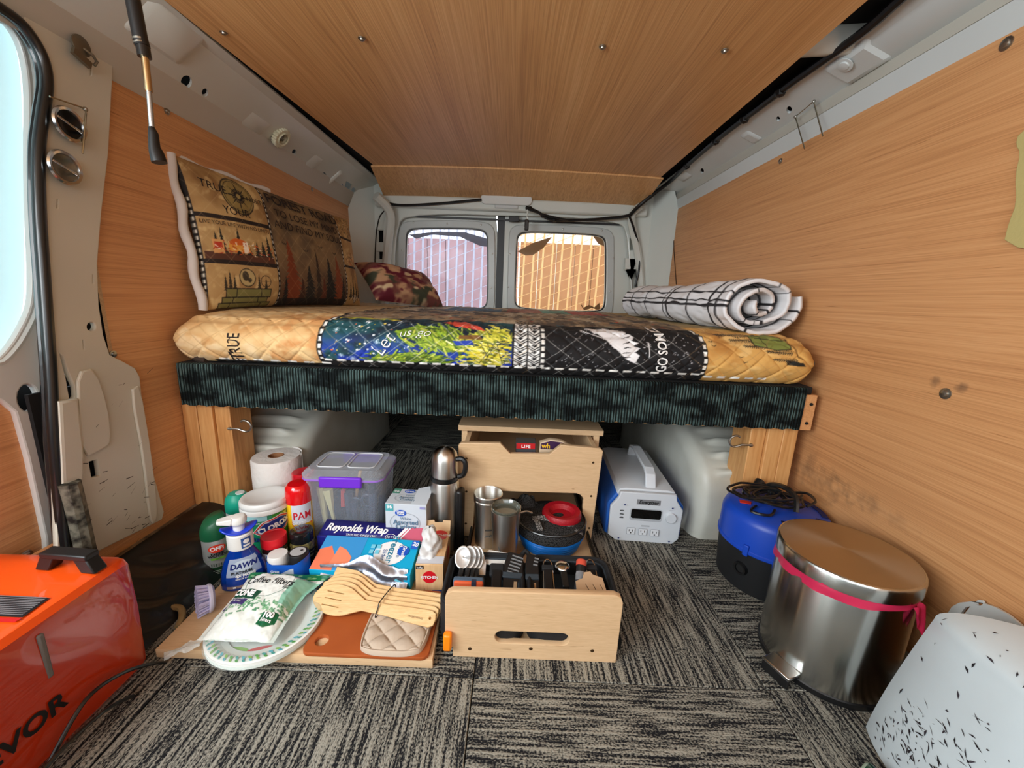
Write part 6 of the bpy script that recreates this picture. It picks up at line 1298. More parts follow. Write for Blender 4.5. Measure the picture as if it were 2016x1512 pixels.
# ---------------------------------------------------------------- coffee filters
cf = thing('coffee_filters', 'plastic bag of white cone coffee filters with green leaf print on the plates', 'coffee filters', (-.458, .654, BZ+.020))
def fz(x, y): return .0
PW, PH_ = 300, 330
cc = Canvas(PW, PH_, (226, 232, 226)); n1 = vnoise(PH_, PW, 40, 111, 3)
cc.rect(0, 0, PW, 34, (30, 120, 72)); 
R = random.Random(4)
for i in range(30): cc.disc(R.uniform(0, PW), R.uniform(0, 30), 8, R.choice([(90, 160, 100), (140, 190, 140), (20, 96, 56)]), 4)
cc.disc(145, 112, 92, (40, 90, 70), 70); cc.disc(145, 112, 90, (232, 236, 232), 68)
cc.disc(112, 52, 36, (34, 84, 176), 20); 
for i in range(85): x, y = R.uniform(20, PW-10), R.gauss(216, 16); a = R.uniform(0, 3); cc.line(x-6*math.cos(a), y-6*math.sin(a)*.7, x+6*math.cos(a), y+6*math.sin(a)*.7, 6, R.choice([(86, 150, 104), (60, 126, 84), (120, 174, 130)])); cc.line(x-5*math.cos(a), y-5*math.sin(a)*.7, x+5*math.cos(a), y+5*math.sin(a)*.7, 1, (214, 228, 214))
cc.rect(PW-62, 50, PW, 200, (120, 186, 160), .8)
cc.poly([(22, 142), (150, 160), (140, 196), (12, 178)], (22, 76, 56)); cc.poly([(10, 178), (112, 194), (104, 220), (4, 204)], (62, 52, 110)); cc.poly([(206, 240), (268, 234), (268, 272), (232, 292), (200, 284)], (22, 96, 60))
nx, ny = 150, 160; P = np.zeros((nx, ny, 3)); nz = vnoise(nx, ny, 18, 113, 3)
for i in range(nx):
    for j in range(ny):
        s, t = -1+2*i/(nx-1), -1+2*j/(ny-1)   # t up = away
        wx = .066 if t < .3 else .066+.018*(t-.3)/.7; x = s*wx+.012*max(0, t); y = t*.078-.002
        body = max(0, 1-abs(s*1.12)**3)*max(0, 1-abs((t+.12)*1.15)**3)
        P[i, j] = (x, y, .002+.016*body**.6+.22*(y+.079)*(.35+.65*min(1, body*2))+.006*(nz[i, j]-.5)*(1 if body > .05 else .6))
col = cc.sample(np.repeat(np.linspace(0, 1, nx)[:, None], ny, 1), np.repeat(np.linspace(1, 0, ny)[None], nx, 0))
grid_ob('filter_bag', P, col, mat('glossy_bag', 'Col', .22, coat=.5), cf)
FP = P
def on_bag(x, y, l):
    i = (x/PW)*(nx-1); j = (1-y/PH_)*(ny-1); i0 = int(max(0, min(nx-2, i))); j0 = int(max(0, min(ny-2, j))); p = FP[i0, j0]+(FP[i0+1, j0]-FP[i0, j0])*(i-i0)+(FP[i0, j0+1]-FP[i0, j0])*(j-j0); return (p[0], p[1], p[2]+.0006+l)
pr = Print(lambda x, y, l: on_bag(x, -y, l)); WT = plain('pure_white', (240, 240, 240), .5); BT = plain('dark_ink', (30, 36, 40), .5)
pr.text('Coffee Filters', 148, -124, 31, BT, .01, wx=.85); pr.text('#2', 232, -140, 17, BT, 0); pr.text('Great', 112, -52, 16, WT, .03); pr.text('Value', 112, -67, 15, WT, .03)
pr.text('CONE', 80, -180, 23, WT, .06, rot=-.15); pr.text('NATURAL BROWN', 56, -194, 7, WT, 0, rot=-.15); pr.text('COFFEE FILTERS', 54, -205, 7, WT, 0, rot=-.15); pr.text('100', 234, -262, 21, WT, .05); pr.text('Filters', 234, -277, 12, WT, .02)
pr.build('bag_lettering', cf)
# ---------------------------------------------------------------- lilac brush
br = thing('scrub_brush', 'round lilac bristle dish brush at the left of the paper plates', 'brush', (-.578, .662, BZ))
M = Matrix.Translation((0.006, .004, .024)) @ Vector((.62, .62, -.10)).to_track_quat('Z', 'Y').to_matrix().to_4x4()
g = G(); g.lathe([(.0001, .008), (.020, .008), (.026, .004), (.027, .0), (.025, -.002), (.0001, -.002)], n=36, M=M, cap=False); g.build('backing', plain('lilac_plastic', (206, 204, 226), .4), br)
g = G(); R = random.Random(6); LIL = plain('lilac_bristle', (190, 186, 222), .6)
for k in range(150):
    a = R.uniform(0, 2*PI); r = .023*math.sqrt(R.random()); d = Vector((math.cos(a)*.30*r/.023, math.sin(a)*.30*r/.023, -1)); p0 = Vector((r*math.cos(a), r*math.sin(a), 0)); g.tube([M @ p0, M @ (p0+d*.012), M @ (p0+d*.019)], .0022, 5)
o = g.build('bristles', LIL, br); o['kind'] = 'stuff'
# ---------------------------------------------------------------- spray cans and bottles
def cam_ang(x, y): return math.atan2(-y, -x)
oc_ = (-.652, .80); t = thing('repellent_can', 'green capped silver insect repellent spray can on the carpet left of the blue bottle', 'spray can', (*oc_, 0)); ca = cam_ang(*oc_)
SIL = mat('silver_print_metal', (176, 182, 180), .35, .5)
g = G(); g.lathe([(.0001, .0), (.024, .0), (.0265, .003), (.0265, .088), (.024, .092), (.0001, .092)], n=40, cap=False); g.build('can', SIL, t)
g = G(); V_ = []; DG = plain('dark_green_cap', (22, 88, 56), .4)
P = np.zeros((40, 14, 3))
for i in range(40):
    a = 2*PI*i/40
    for j in range(14): v = j/13; r = .0275*(1-.35*v**2.4) if j < 13 else .0001; slant = .010*math.cos(a-ca-2.0)*v; P[i, j] = (r*math.cos(a), r*math.sin(a), .088+.046*v**.8+slant*(1 if j < 13 else 0))
o = grid_ob('cap', P, None, DG, t, wrap=True)
pf = on_round(.0266, ca, 0); pr = Print(pf)
pr.rect(-.04, .003, .04, .024, plain('deep_leaf', (16, 62, 34), .4), 16); 
pr.poly([(-.030, .022), (-.02, .018), (0, .014), (.02, .018), (.030, .022), (.030, .036), (.018, .040), (.0, .038), (-.018, .042), (-.030, .034)], plain('bright_leaf', (110, 178, 60), .4))
for k in range(7): x = -.014+.0045*k; pr.rect(x, .026+.001*(k % 2), x+.0012, .033, plain('deep_leaf', (16, 62, 34), .4), 1, 1)
pr.oval(0, .070, .0155, .0095, plain('off_red', (226, 62, 36), .4)); pr.text('OFF!', 0, .0665, .0085, WT, .04); pr.text('DEEP', 0, .0555, .0052, BT, .05, wx=1.4); pr.text('WOODS', 0, .0505, .0048, BT, .05, wx=1.3); pr.rect(-.012, .044, .012, .0485, plain('bright_leaf', (110, 178, 60), .4), 6, 1); pr.text('DRY', 0, .0452, .0028, BT)
for k in range(3): pr.rect(-.016, .0095+.004*k, .012, .0105+.004*k, plain('pale_line', (190, 204, 190), .5), 4, 1)
pr.build('printed_label', t)
# blue pump bottle
dx_, dy_ = -.553, .742; t = thing('dish_soap_bottle', 'blue dish soap bottle with white pump top standing on the board corner', 'bottle', (dx_, dy_, BZ)); ca = cam_ang(dx_, dy_)
DP = [(.0001, 0), (.037, .0), (.0415, .004), (.0415, .020), (.039, .040), (.032, .062), (.023, .080), (.019, .088), (.019, .096)]
BL = mat('blue_soap', (8, 66, 176), .12, trans=.35, coat=.5, ior=1.35)
g = G(); g.lathe(DP, n=48, cap=False, sx=1, sy=.62, M=Matrix.Rotation(ca+PI/2, 4, 'Z')); g.build('bottle', BL, t)
Rm = Matrix.Rotation(ca+PI/2, 4, 'Z')
def dfn(x, y, l):
    r = float(np.interp(y, [p[1] for p in DP[1:]], [p[0] for p in DP[1:]])); s = max(-.98, min(.98, x/r)); return tuple(Rm @ Vector((x, -math.sqrt(1-s*s)*r*.62-.0006-l, y)))
pr = Print(dfn); 
def silh(y): return float(np.interp(y, [p[1] for p in DP[1:]], [p[0] for p in DP[1:]]))*.80
def band(y0, y1, m, k=.8, n=10, ny=8):
    V = []; F = []
    for j in range(ny+1):
        y = y0+(y1-y0)*j/ny; w_ = silh(y)/.8*k
        for i in range(n+1): V.append((-w_+2*w_*i/n, y))
    for j in range(ny):
        for i in range(n): F.append((j*(n+1)+i, j*(n+1)+i+1, (j+1)*(n+1)+i+1, (j+1)*(n+1)+i))
    pr._put(V, F, m)
band(.008, .070, plain('label_silver', (160, 176, 200), .25), .78); band(.008, .014, plain('label_brown', (150, 130, 126), .4), .78, ny=2); band(.014, .034, plain('label_navy', (18, 60, 150), .3), .78, ny=4)
pr.oval(0, .055, .020, .011, plain('label_pale', (190, 206, 220), .3)); pr.text('DAWN', 0, .0505, .0105, plain('navy_ink', (14, 34, 110), .4), .04, shear=.2); pr.text('PLATINUM', -.004, .0395, .0055, BT, .03); pr.text('4X MORE', .002, .0325, .006, WT, .05); pr.text('GREASE CLEANING', .002, .0275, .003, WT, .02); pr.rect(-.022, .010, -.017, .0135, WT, 1, 1)
pr.build('printed_label', t)
g = G(); g.lathe([(.0215, .088), (.0235, .090), (.0235, .120), (.0215, .122), (.0001, .122)], n=36, cap=False); g.build('collar', WHITE, t)
pr = Print(on_round(.0236, ca+.1, 0)); pr.rect(-.002, .094, .017, .116, plain('label_blue', (40, 80, 150), .4)); pr.oval(.0075, .108, .006, .005, WT); pr.rect(.001, .097, .014, .101, WT, 3, 1); pr.build('collar_label', t)
P = np.zeros((40, 9, 3)); 
for i in range(40):
    a = 2*PI*i/40
    for j in range(9): v = j/8; r = .0001+.0315*v; x = r*math.cos(a)*1.05; y = r*math.sin(a)*.62; P[i, j] = (x, y, .123+.010*(x/.031)**2+.002*(1-v))
o = grid_ob('blue_skirt', P, None, plain('blue_pump', (20, 60, 200), .3, coat=.4), t, wrap=True); o.rotation_euler = (0, 0, ca+PI/2); q = o.modifiers.new('t', 'SOLIDIFY'); q.thickness = .003
g = G(); g.lathe([(.0001, .124), (.0105, .124), (.0105, .138), (.015, .142), (.016, .152), (.013, .157), (.0001, .158)], n=28, cap=False); g.add([(-.036, -.009, .149), (-.012, -.013, .143), (-.012, .013, .143), (-.036, .009, .149), (-.036, -.008, .155), (-.008, -.013, .157), (-.008, .013, .157), (-.036, .008, .155)], [(3,2,1,0),(4,5,6,7),(0,1,5,4),(1,2,6,5),(2,3,7,6),(3,0,4,7)], 0, Matrix.Rotation(ca+PI/2-.1, 4, 'Z')); g.build('pump_head', WHITE, t, bev=.002)
# air freshener
ax_, ay_ = -.655, .885; t = thing('air_freshener', 'teal capped white aerosol can half hidden behind the wipes canister', 'spray can', (ax_, ay_, 0)); ca = cam_ang(ax_, ay_)
g = G(); g.lathe([(.0001, 0), (.024, 0), (.026, .003), (.026, .110), (.0001, .112)], n=36, cap=False); g.build('can', plain('can_white', (214, 220, 222), .35), t)
g = G(); g.lathe([(.0265, .104), (.0268, .125), (.024, .138), (.017, .147), (.0001, .149)], n=36, cap=False); g.build('cap', plain('teal_cap', (22, 160, 134), .4), t)
g = G(); g.lathe([(.0001, 0), (.010, .0), (.009, .002), (.0001, .002)], (.008, .0, .1475), n=20, cap=False); g.build('nozzle', plain('can_white', (214, 220, 222), .35), t)
pr = Print(on_round(.0261, ca+.4, 0)); pr.poly([(-.006, .100), (.02, .104), (.02, .101), (-.004, .097)], plain('yellow_print', (240, 190, 40), .5)); pr.text('GO', 0, .078, .010, plain('navy_ink', (14, 34, 110), .4), .03); pr.build('printed_label', t)
# disinfecting wipes canister
wx_, wy_ = -.572, .862; t = thing('wipes_canister', 'green disinfecting wipes canister with white lid behind the blue bottle', 'canister', (wx_, wy_, 0)); ca = cam_ang(wx_, wy_)
g = G(); g.lathe([(.0001, 0), (.047, 0), (.0495, .003), (.0495, .136), (.048, .138)], n=56, cap=False); g.build('canister', plain('wipes_green', (14, 128, 88), .35), t)
g = G(); g.lathe([(.051, .129), (.0525, .130), (.0525, .139), (.051, .141), (.0525, .143), (.0525, .151), (.049, .156), (.040, .156), (.036, .153), (.0001, .152)], n=56, cap=False); g.build('lid', mat('milky_lid', (222, 224, 222), .35), t)
pr = Print(on_round(.0496, ca, 0)); R_ = plain('clorox_red', (206, 52, 40), .35); NV = plain('navy_ink2', (28, 52, 130), .35)
pr.rect(.010, .060, .075, .129, plain('leafy_green', (60, 140, 44), .35), 14, 2)
pr.rect(-.075, .117, .0, .129, plain('pale_aqua', (150, 206, 214), .35), 14, 1)
for k in range(9): a = k*PI/9; pr.k = 3; pr.poly([(.040-.018*math.cos(a), .121-.009*math.sin(a)), (.040+.001, .121), (.040+.018*math.cos(a), .121+.009*math.sin(a)), (.040-.001, .121)], plain('spark', (226, 226, 130), .4))
rot = .22
def ro(P, cx, cy_, r): return [(cx+x*math.cos(r)-y*math.sin(r), cy_+x*math.sin(r)+y*math.cos(r)) for x, y in P]
def strip(cx, cy_, hw, hh, r, m, n=10):
    V = []; F = []
    for i in range(n+1):
        u = -1+2*i/n; w_ = hh*(1-max(0, abs(u)-.45)/.55) ; V += ro([(u*hw, -w_), (u*hw, w_)], cx, cy_, r)
    for i in range(n): F.append((2*i, 2*i+2, 2*i+3, 2*i+1))
    pr._put(V, F, m)
strip(.014, .099, .047, .021, rot, WT); strip(.014, .099, .045, .0195, rot, R_); strip(.014, .099, .041, .0165, rot, plain('label_pale', (190, 206, 220), .3)); strip(.014, .099, .0395, .0155, rot, NV)
pr.text('CLOROX', .015, .0935, .0125, WT, .05, rot=rot, wx=.95); pr.text('Disinfecting', .0, .068, .0095, NV, .05, 'LEFT' if False else 'CENTER'); pr.text('NEW LOOK', -.012, .111, .004, WT, .02)
pr.build('printed_label', t)
# paper towel roll
t = thing('paper_towel_roll', 'white embossed paper towel roll standing behind the wipes canister', 'paper towel roll', (-.622, 1.0, 0))
PTW = mat('towel_paper', (228, 224, 220), .9, bump=(70, .003))
g = G(); g.lathe([(.0001+.0, .0), (.058, 0), (.0595, .004), (.0595, .192), (.057, .197), (.020, .198), (.0185, .195), (.0185, .10), (.0001, .10)], n=64, cap=False); g.build('paper', PTW, t)
g = G(); g.lathe([(.0187, .12), (.0187, .198), (.0172, .198), (.0172, .12)], n=32, cap=False); g.build('core', plain('cardboard', (150, 104, 70), .8), t)
P = np.zeros((12, 2, 3))
for i in range(12): a = .3+1.1*i/11; r = .0605+.006*(i/11)**2*0+.0015; P[i, 0] = (r*math.cos(a+0), r*math.sin(a), .002); P[i, 1] = (r*math.cos(a), r*math.sin(a), .200)
o = grid_ob('loose_sheet', P, None, PTW, t); q = o.modifiers.new('t', 'SOLIDIFY'); q.thickness = .0008
# cooking spray
sx_, sy_ = -.502, .880; t = thing('cooking_spray', 'yellow cooking spray can with red cap left of the clear container', 'spray can', (sx_, sy_, 0)); ca = cam_ang(sx_, sy_)
g = G(); g.lathe([(.0001, 0), (.026, 0), (.0285, .003), (.0285, .140), (.0001, .142)], n=40, cap=False); g.build('can', plain('spray_yellow', (246, 196, 30), .35), t)
g = G(); g.lathe([(.0290, .138), (.0290, .162), (.0275, .176), (.022, .182), (.0001, .183)], n=40, cap=False); g.build('cap', mat('red_cap', (216, 14, 22), .18, coat=.6), t)
pr = Print(on_round(.0286, ca-.05, 0)); pr.rect(-.018, .088, .030, .138, plain('label_pale2', (206, 214, 226), .35), 10, 2); pr.text('PAM', .006, .101, .0190, plain('pam_red', (200, 22, 40), .4), .015, wx=.8)
pr.poly([(-.018, .088), (.030, .088), (.030, .097), (-.018, .097)], plain('pam_red', (200, 22, 40), .4)); pr.poly([(-.014, .084), (.026, .084), (.030, .090), (-.018, .090)], plain('pam_red', (200, 22, 40), .4)); pr.text('ORIGINAL', .006, .0885, .0072, WT, .03); pr.build('printed_label', t)
# red cups
t = thing('red_cups', 'tall stack of red plastic cups between the spray can and the clear container', 'cups', (-.532, .965, 0)); RC = mat('cup_red', (196, 14, 34), .3, coat=.3)
g = G(); g.lathe([(.0001, .172), (.0265, .172), (.0285, .170), (.0290, .150), (.0302, .148), (.0305, .125), (.0315, .123), (.033, .09), (.0375, .08)], n=40, cap=False); g.build('top_cup', RC, t)
for k in range(9): g = G(); z = .012+.0085*k; g.lathe([(.036, z-.004), (.0385, z-.003), (.0392, z), (.0385, z+.002), (.0345, z+.004)], n=40, cap=False); g.build('cup_rim', RC if k else RC, t); 
g = G()
for k in range(9): z = .012+.0085*k; g.lathe([(.0393, z-.0012), (.0396, z), (.0393, z+.0012)], n=40, cap=False)
g.build('rim_edges', plain('rim_pale', (226, 180, 180), .4), t)
# clear container with purple latches
t = thing('clear_container', 'clear plastic food container with purple latches full of utensils', 'container', (-.398, .945, 0), .03)
CP = film('clear_plastic', (206, 214, 226), .15, .12)
def sq(w, d, z, r): return [(a, b, z) for a, b in rr(-w, -d, w, d, r, 6)]
def loft(g, secs, m=0, cap0=False, cap1=False):
    n = len(secs[0]); V = [p for s_ in secs for p in s_]; F = []
    for i in range(len(secs)-1):
        for k in range(n): j = (k+1) % n; F.append((i*n+k, i*n+j, (i+1)*n+j, (i+1)*n+k))
    if cap0: F.append(tuple(range(n-1, -1, -1)))
    if cap1: F.append(tuple(range((len(secs)-1)*n, len(secs)*n)))
    return g.add(V, F, m)
g = G(); loft(g, [sq(.080, .056, .002, .02), sq(.083, .059, .006, .02), sq(.093, .066, .190, .022), sq(.095, .068, .192, .022), sq(.095, .068, .200, .022)], cap0=True); g.build('tub', CP, t)
g = G(); loft(g, [sq(.098, .071, .196, .024), sq(.099, .072, .204, .024), sq(.094, .068, .210, .022), sq(.088, .062, .212, .02), sq(.084, .058, .216, .018)], cap1=True); g.build('lid', film('clear_lid', (214, 220, 230), .22, .12), t)
g = G(); loft(g, [sq(.0985, .0715, .192, .024), sq(.0992, .0722, .1945, .024), sq(.0985, .0715, .197, .024)]); g.build('purple_seal', plain('lilac_seal', (150, 110, 200), .35), t)
g = G(); 
for a, b in ((-.070, -.004), (.004, .070)): g.tube([(x, y, .2175) for x, y in rr(a, -.044, b, .044, .012, 4)], .0014, 6, closed=True)
g.build('lid_ridges', film('clear_ridge', (235, 238, 242), .6, .15), t)
PU = plain('violet_latch', (112, 48, 206), .35)
for s_ in (-1, 1): g = G(); g.box((-.050, s_*.074-.004, .178), (.050, s_*.074+.004, .206)); g.build('latch', PU, t, bev=.004)
# utensils inside the container
def inside(name, label, cat, pts, r, m, rs=None):
    o = thing(name, label, cat, (-.398+pts[0][0], .945+pts[0][1], pts[0][2]), 0, 'utensils inside the clear container'); g = G(); P0 = Vector(pts[0]); g.tube([Vector(p)-P0 for p in pts], r, 8, rs=rs); return g.build('handle', m, o), o
IV = plain('ivory_plastic', (226, 218, 160), .4)
inside('spatula', 'ivory flat handled spatula at the left inside the clear container', 'spatula', [(-.060, -.03, .06), (-.072, -.02, .15)], .006, IV, [.006, .011])
inside('spatula', 'pale yellow wide utensil leaning in the clear container', 'spatula', [(-.028, -.035, .02), (-.040, -.035, .09), (-.050, -.03, .150)], .005, IV, [.004, .005, .013])
inside('scraper', 'small red handled scraper inside the clear container', 'scraper', [(-.018, -.02, .10), (-.016, -.02, .145)], .006, plain('soft_red', (206, 70, 64), .4))
inside('stirrer', 'thin light wooden stick inside the clear container', 'stick', [(-.004, .0, .06), (.022, .0, .190)], .004, BAMBOO)
for k, (a, b) in enumerate((((.02, -.03, .02), (.014, -.03, .120)), ((.045, -.01, .02), (.055, -.01, .160)), ((.062, -.035, .02), (.064, -.035, .15)), ((-.010, -.045, .01), (.005, -.045, .08)))):
    inside('utensil', ['dark grey handled utensil near the middle of the clear container', 'dark slate ladle leaning at the right inside the clear container', 'dark navy handled utensil by the right wall of the clear container', 'short smoky utensil at the front bottom of the clear container'][k], 'utensil', [a, b], .007, mat('slate_plastic', (62, 72, 92), .3), [.006, .010])
o = thing('scissors', 'grey ring handled scissors inside the clear container', 'scissors', (-.375, .930, .105))
g = G(); g.tube([(.013*math.cos(a)-.010, 0, .016*math.sin(a)) for a in np.linspace(0, 2*PI, 17)[:-1]], .0032, 8, closed=True); g.tube([(.013*math.cos(a)+.018, 0, .016*math.sin(a)+.01) for a in np.linspace(0, 2*PI, 17)[:-1]], .0032, 8, closed=True); g.build('ring_handle', mat('slate_plastic', (62, 72, 92), .3), o); g = G(); g.box((-.002, -.001, -.08), (.004, .001, -.012)); g.build('blade', WS, o)
o = thing('blue_packet', 'blue packet standing at the front inside the clear container', 'packet', (-.388, .905, .012)); g = G(); g.box((-.034, -.004, .0), (.038, .006, .060)); g.build('packet', plain('packet_blue', (44, 62, 140), .35), o, bev=.003)
pr = Print(on_plane((0, -.0045, 0), (1, 0, 0), (0, 0, 1))); pr.text('EKCO', .004, .030, .012, plain('pale_blue', (180, 200, 236), .4), .04); pr.build('lettering', o)
o = thing('dark_utensils', 'tangle of dark handled kitchen tools filling the clear container', 'utensils', (-.398, .945, .01)); g = G(); R = random.Random(12)
for k in range(16): x, y = R.uniform(-.05, .07), R.uniform(-.02, .045); g.tube([(x*.8, y*.8, 0), (x, y, R.uniform(.07, .15))], .006, 6, rs=[.005, R.uniform(.006, .012)])
g.build('tools', mat('slate_plastic', (62, 72, 92), .3), o); o['kind'] = 'stuff'
# cutlery box
t = thing('cutlery_box', 'white carton of assorted plastic cutlery between the clear container and the thermos', 'box', (-.238, .895, BZ-.018+.0), -.02)
CBX = plain('carton_white', (204, 212, 220), .6); g = G(); g.box((-.049, -.037, 0), (.049, .037, .150)); g.build('carton', CBX, t, bev=.0012)
g = G(); g.add([(.012, -.037, .1505), (.049, -.037, .1505), (.052, .037, .164), (.012, .037, .154)], [(0, 1, 2, 3)]); g.build('lifted_flap', CBX, t)
pr = Print(on_plane((0, -.0373, 0), (1, 0, 0), (0, 0, 1))); TL = plain('carton_teal', (84, 168, 176), .5); GB = plain('value_blue', (30, 84, 190), .5); SG = plain('slate_ink', (90, 124, 150), .5)
pr.rect(-.048, .131, -.029, .149, TL); pr.text('96', -.0385, .138, .009, WT, .03); pr.oval(-.012, .127, .0135, .0082, GB); pr.text('Great', -.012, .128, .0055, WT, .03); pr.text('Value', -.012, .1225, .0055, WT, .03); pr.oval(-.002, .102, .036, .026, plain('line_grey', (140, 150, 158), .5), 36, ring=.975)
pr.text('White', .0, .110, .0075, SG, .0); pr.text('Assorted', .0, .0985, .0115, SG, .02); pr.text('Cutlery', 0, .087, .0115, SG, .02); pr.rect(.034, .140, .046, .1455, plain('flag_lilac', (150, 150, 200), .5), 2, 1)
for k in range(3): pr.text(('96 Pieces', '32 Knives', '32 Spoons')[k], -.044, .066-.0065*k, .0034, SG, 0, 'LEFT')
pr.rect(.012, .045, .0128, .070, plain('line_grey', (140, 150, 158), .5), 1, 1); pr.rect(.017, .045, .0178, .068, plain('line_grey', (140, 150, 158), .5), 1, 1)
pr.build('front_print', t)
pr = Print(on_plane((0, 0, .1504), (1, 0, 0), (0, 1, 0))); pr.rect(-.048, .012, -.030, .036, plain('carton_green', (84, 150, 130), .5)); pr.text('96', -.039, .018, .010, WT, .02); pr.oval(-.006, .024, .013, .009, GB); pr.text('Great', -.006, .021, .006, WT, .03); pr.oval(.0, -.010, .034, .020, plain('line_grey', (140, 150, 158), .5), 30, ring=.97); pr.text('White', .0, .0, .006, SG); pr.text('Assorted', 0, -.012, .009, SG, .02); pr.text('Cutlery', 0, -.023, .009, SG, .02); pr.build('top_print', t)
# thermos
tx_, ty_ = -.158, .925; t = thing('thermos', 'stainless steel thermos flask with cup lid and black handle', 'thermos', (tx_, ty_, 0)); ca = cam_ang(tx_, ty_)
g = G(); g.lathe([(.0001, 0), (.033, 0), (.036, .004), (.036, .182), (.034, .188)], n=56, cap=False); g.build('body', INOX, t)
g = G(); g.lathe([(.0345, .186), (.0355, .189), (.0345, .192), (.0355, .195), (.0345, .199)], n=48, cap=False); g.build('neck_ring', RUBBER, t)
g = G(); g.lathe([(.0335, .198), (.0338, .201), (.0330, .240), (.029, .256), (.020, .266), (.008, .270), (.0001, .2705)], n=56, cap=False); g.build('cup_lid', INOX, t)
g = G(); 
for a, b, c in zip([(.031, .205), (.044, .206), (.054, .216), (.054, .236), (.044, .244)][:-1], [(.044, .206), (.054, .216), (.054, .236), (.044, .244), (.032, .240)], range(5)): pass
HPn = spline([(.032, 0, .243), (.044, 0, .246), (.053, 0, .238), (.054, 0, .220), (.048, 0, .204), (.036, 0, .198)], 5); g.tube([Matrix.Rotation(-.25, 4, 'Z') @ Vector(p) for p in HPn], .0065, 8); g.build('lid_handle', BLACKP, t)
g = G(); g.box((.033, -.016, .0), (.050, .014, .165), M=Matrix.Rotation(-.2, 4, 'Z')); g.build('side_handle', BLACKP, t, bev=.006)
g = G(); g.tube([Matrix.Rotation(-.55, 4, 'Z') @ Vector(p) for p in [(.036, 0, .125), (.040, 0, .126), (.040, .012, .160), (.036, .012, .162)]], .0014, 6); g.build('clip', CHROME, t)
# coffee jar
jx, jy = -.517, .795; t = thing('coffee_jar', 'instant coffee jar with red lid in front of the wipes canister', 'jar', (jx, jy, 0)); ca = cam_ang(jx, jy)
g = G(); g.lathe([(.0001, 0), (.023, 0), (.0255, .003), (.0255, .074), (.023, .080), (.0001, .080)], n=40, cap=False); g.build('glass', mat('coffee_glass', (44, 22, 20), .08, coat=.8), t)
g = G(); g.lathe([(.0262, .078), (.0262, .096), (.025, .099), (.023, .0985), (.022, .0965), (.0001, .096)], n=48, cap=False); g.build('lid', plain('lid_red', (210, 28, 40), .35), t)
pr = Print(on_round(.0256, ca, 0)); pr.rect(-.032, .008, .032, .066, plain('jar_white', (216, 220, 228), .5), 16, 2); CRD = plain('jar_red', (176, 30, 50), .5); pr.rect(-.019, .032, .018, .060, CRD); pr.rect(-.0165, .035, .0155, .057, plain('jar_white', (216, 220, 228), .5)); pr.oval(-.001, .047, .010, .009, CRD, ring=.7); pr.text('1 CUP', -.010, .026, .0045, BT, .03); pr.rect(-.019, .010, .018, .021, CRD); pr.text('RICH', -.008, .0135, .0055, WT, .04); pr.build('printed_label', t)
# spice jar
jx, jy = -.470, .823; t = thing('spice_jar', 'glass spice jar of green herbs with a black cap beside the coffee jar', 'jar', (jx, jy, 0)); ca = cam_ang(jx, jy)
g = G(); g.lathe([(.0001, 0), (.024, 0), (.0262, .003), (.0262, .066), (.0225, .074), (.0001, .074)], n=40, cap=False); g.build('glass', mat('herb_glass', (150, 138, 84), .1, var=(160, (84, 74, 40), .12), coat=.9), t)
g = G(); g.lathe([(.0245, .071), (.0248, .090), (.0238, .095), (.021, .0965), (.0001, .0965)], n=40, cap=False); g.build('cap', mat('gloss_black', (24, 23, 24), .15, coat=.6), t)
pr = Print(on_round(.0263, ca, 0)); pr.rect(-.004, .014, .034, .054, plain('label_black', (30, 28, 26), .4), 10, 1); pr.text('HERBES', .012, .036, .005, plain('label_gold', (190, 178, 130), .4), .02); pr.rect(.0, .046, .03, .0475, plain('label_gold', (190, 178, 130), .4), 6, 1); pr.build('printed_label', t)
# salt and pepper twin pack
t = thing('salt_and_pepper', 'blue sleeve holding a white salt and a black pepper shaker', 'shakers', (-.465, .755, BZ)); 
A1_ = [(-.046, -.001, 1)]
def pill(w, r): return [(a, b) for a, b in ell(-w+r, 0, r, n=24) if a <= -w+r+1e-6][::1]
out = []
for k in range(13): a = PI/2+PI*k/12; out.append((-.021+.022*math.cos(a), .022*math.sin(a)))
for k in range(13): a = -PI/2+PI*k/12; out.append((.023+.022*math.cos(a), .022*math.sin(a)))
def zt(x): return .051+.010*(x/.045)**2*(1 if x < 0 else 1.6)-.002
V = []; n = len(out)
for a, b in out: V.append((a, b, 0))
for a, b in out: V.append((a, b, zt(a)))
F = [(i, (i+1) % n, n+(i+1) % n, n+i) for i in range(n)]
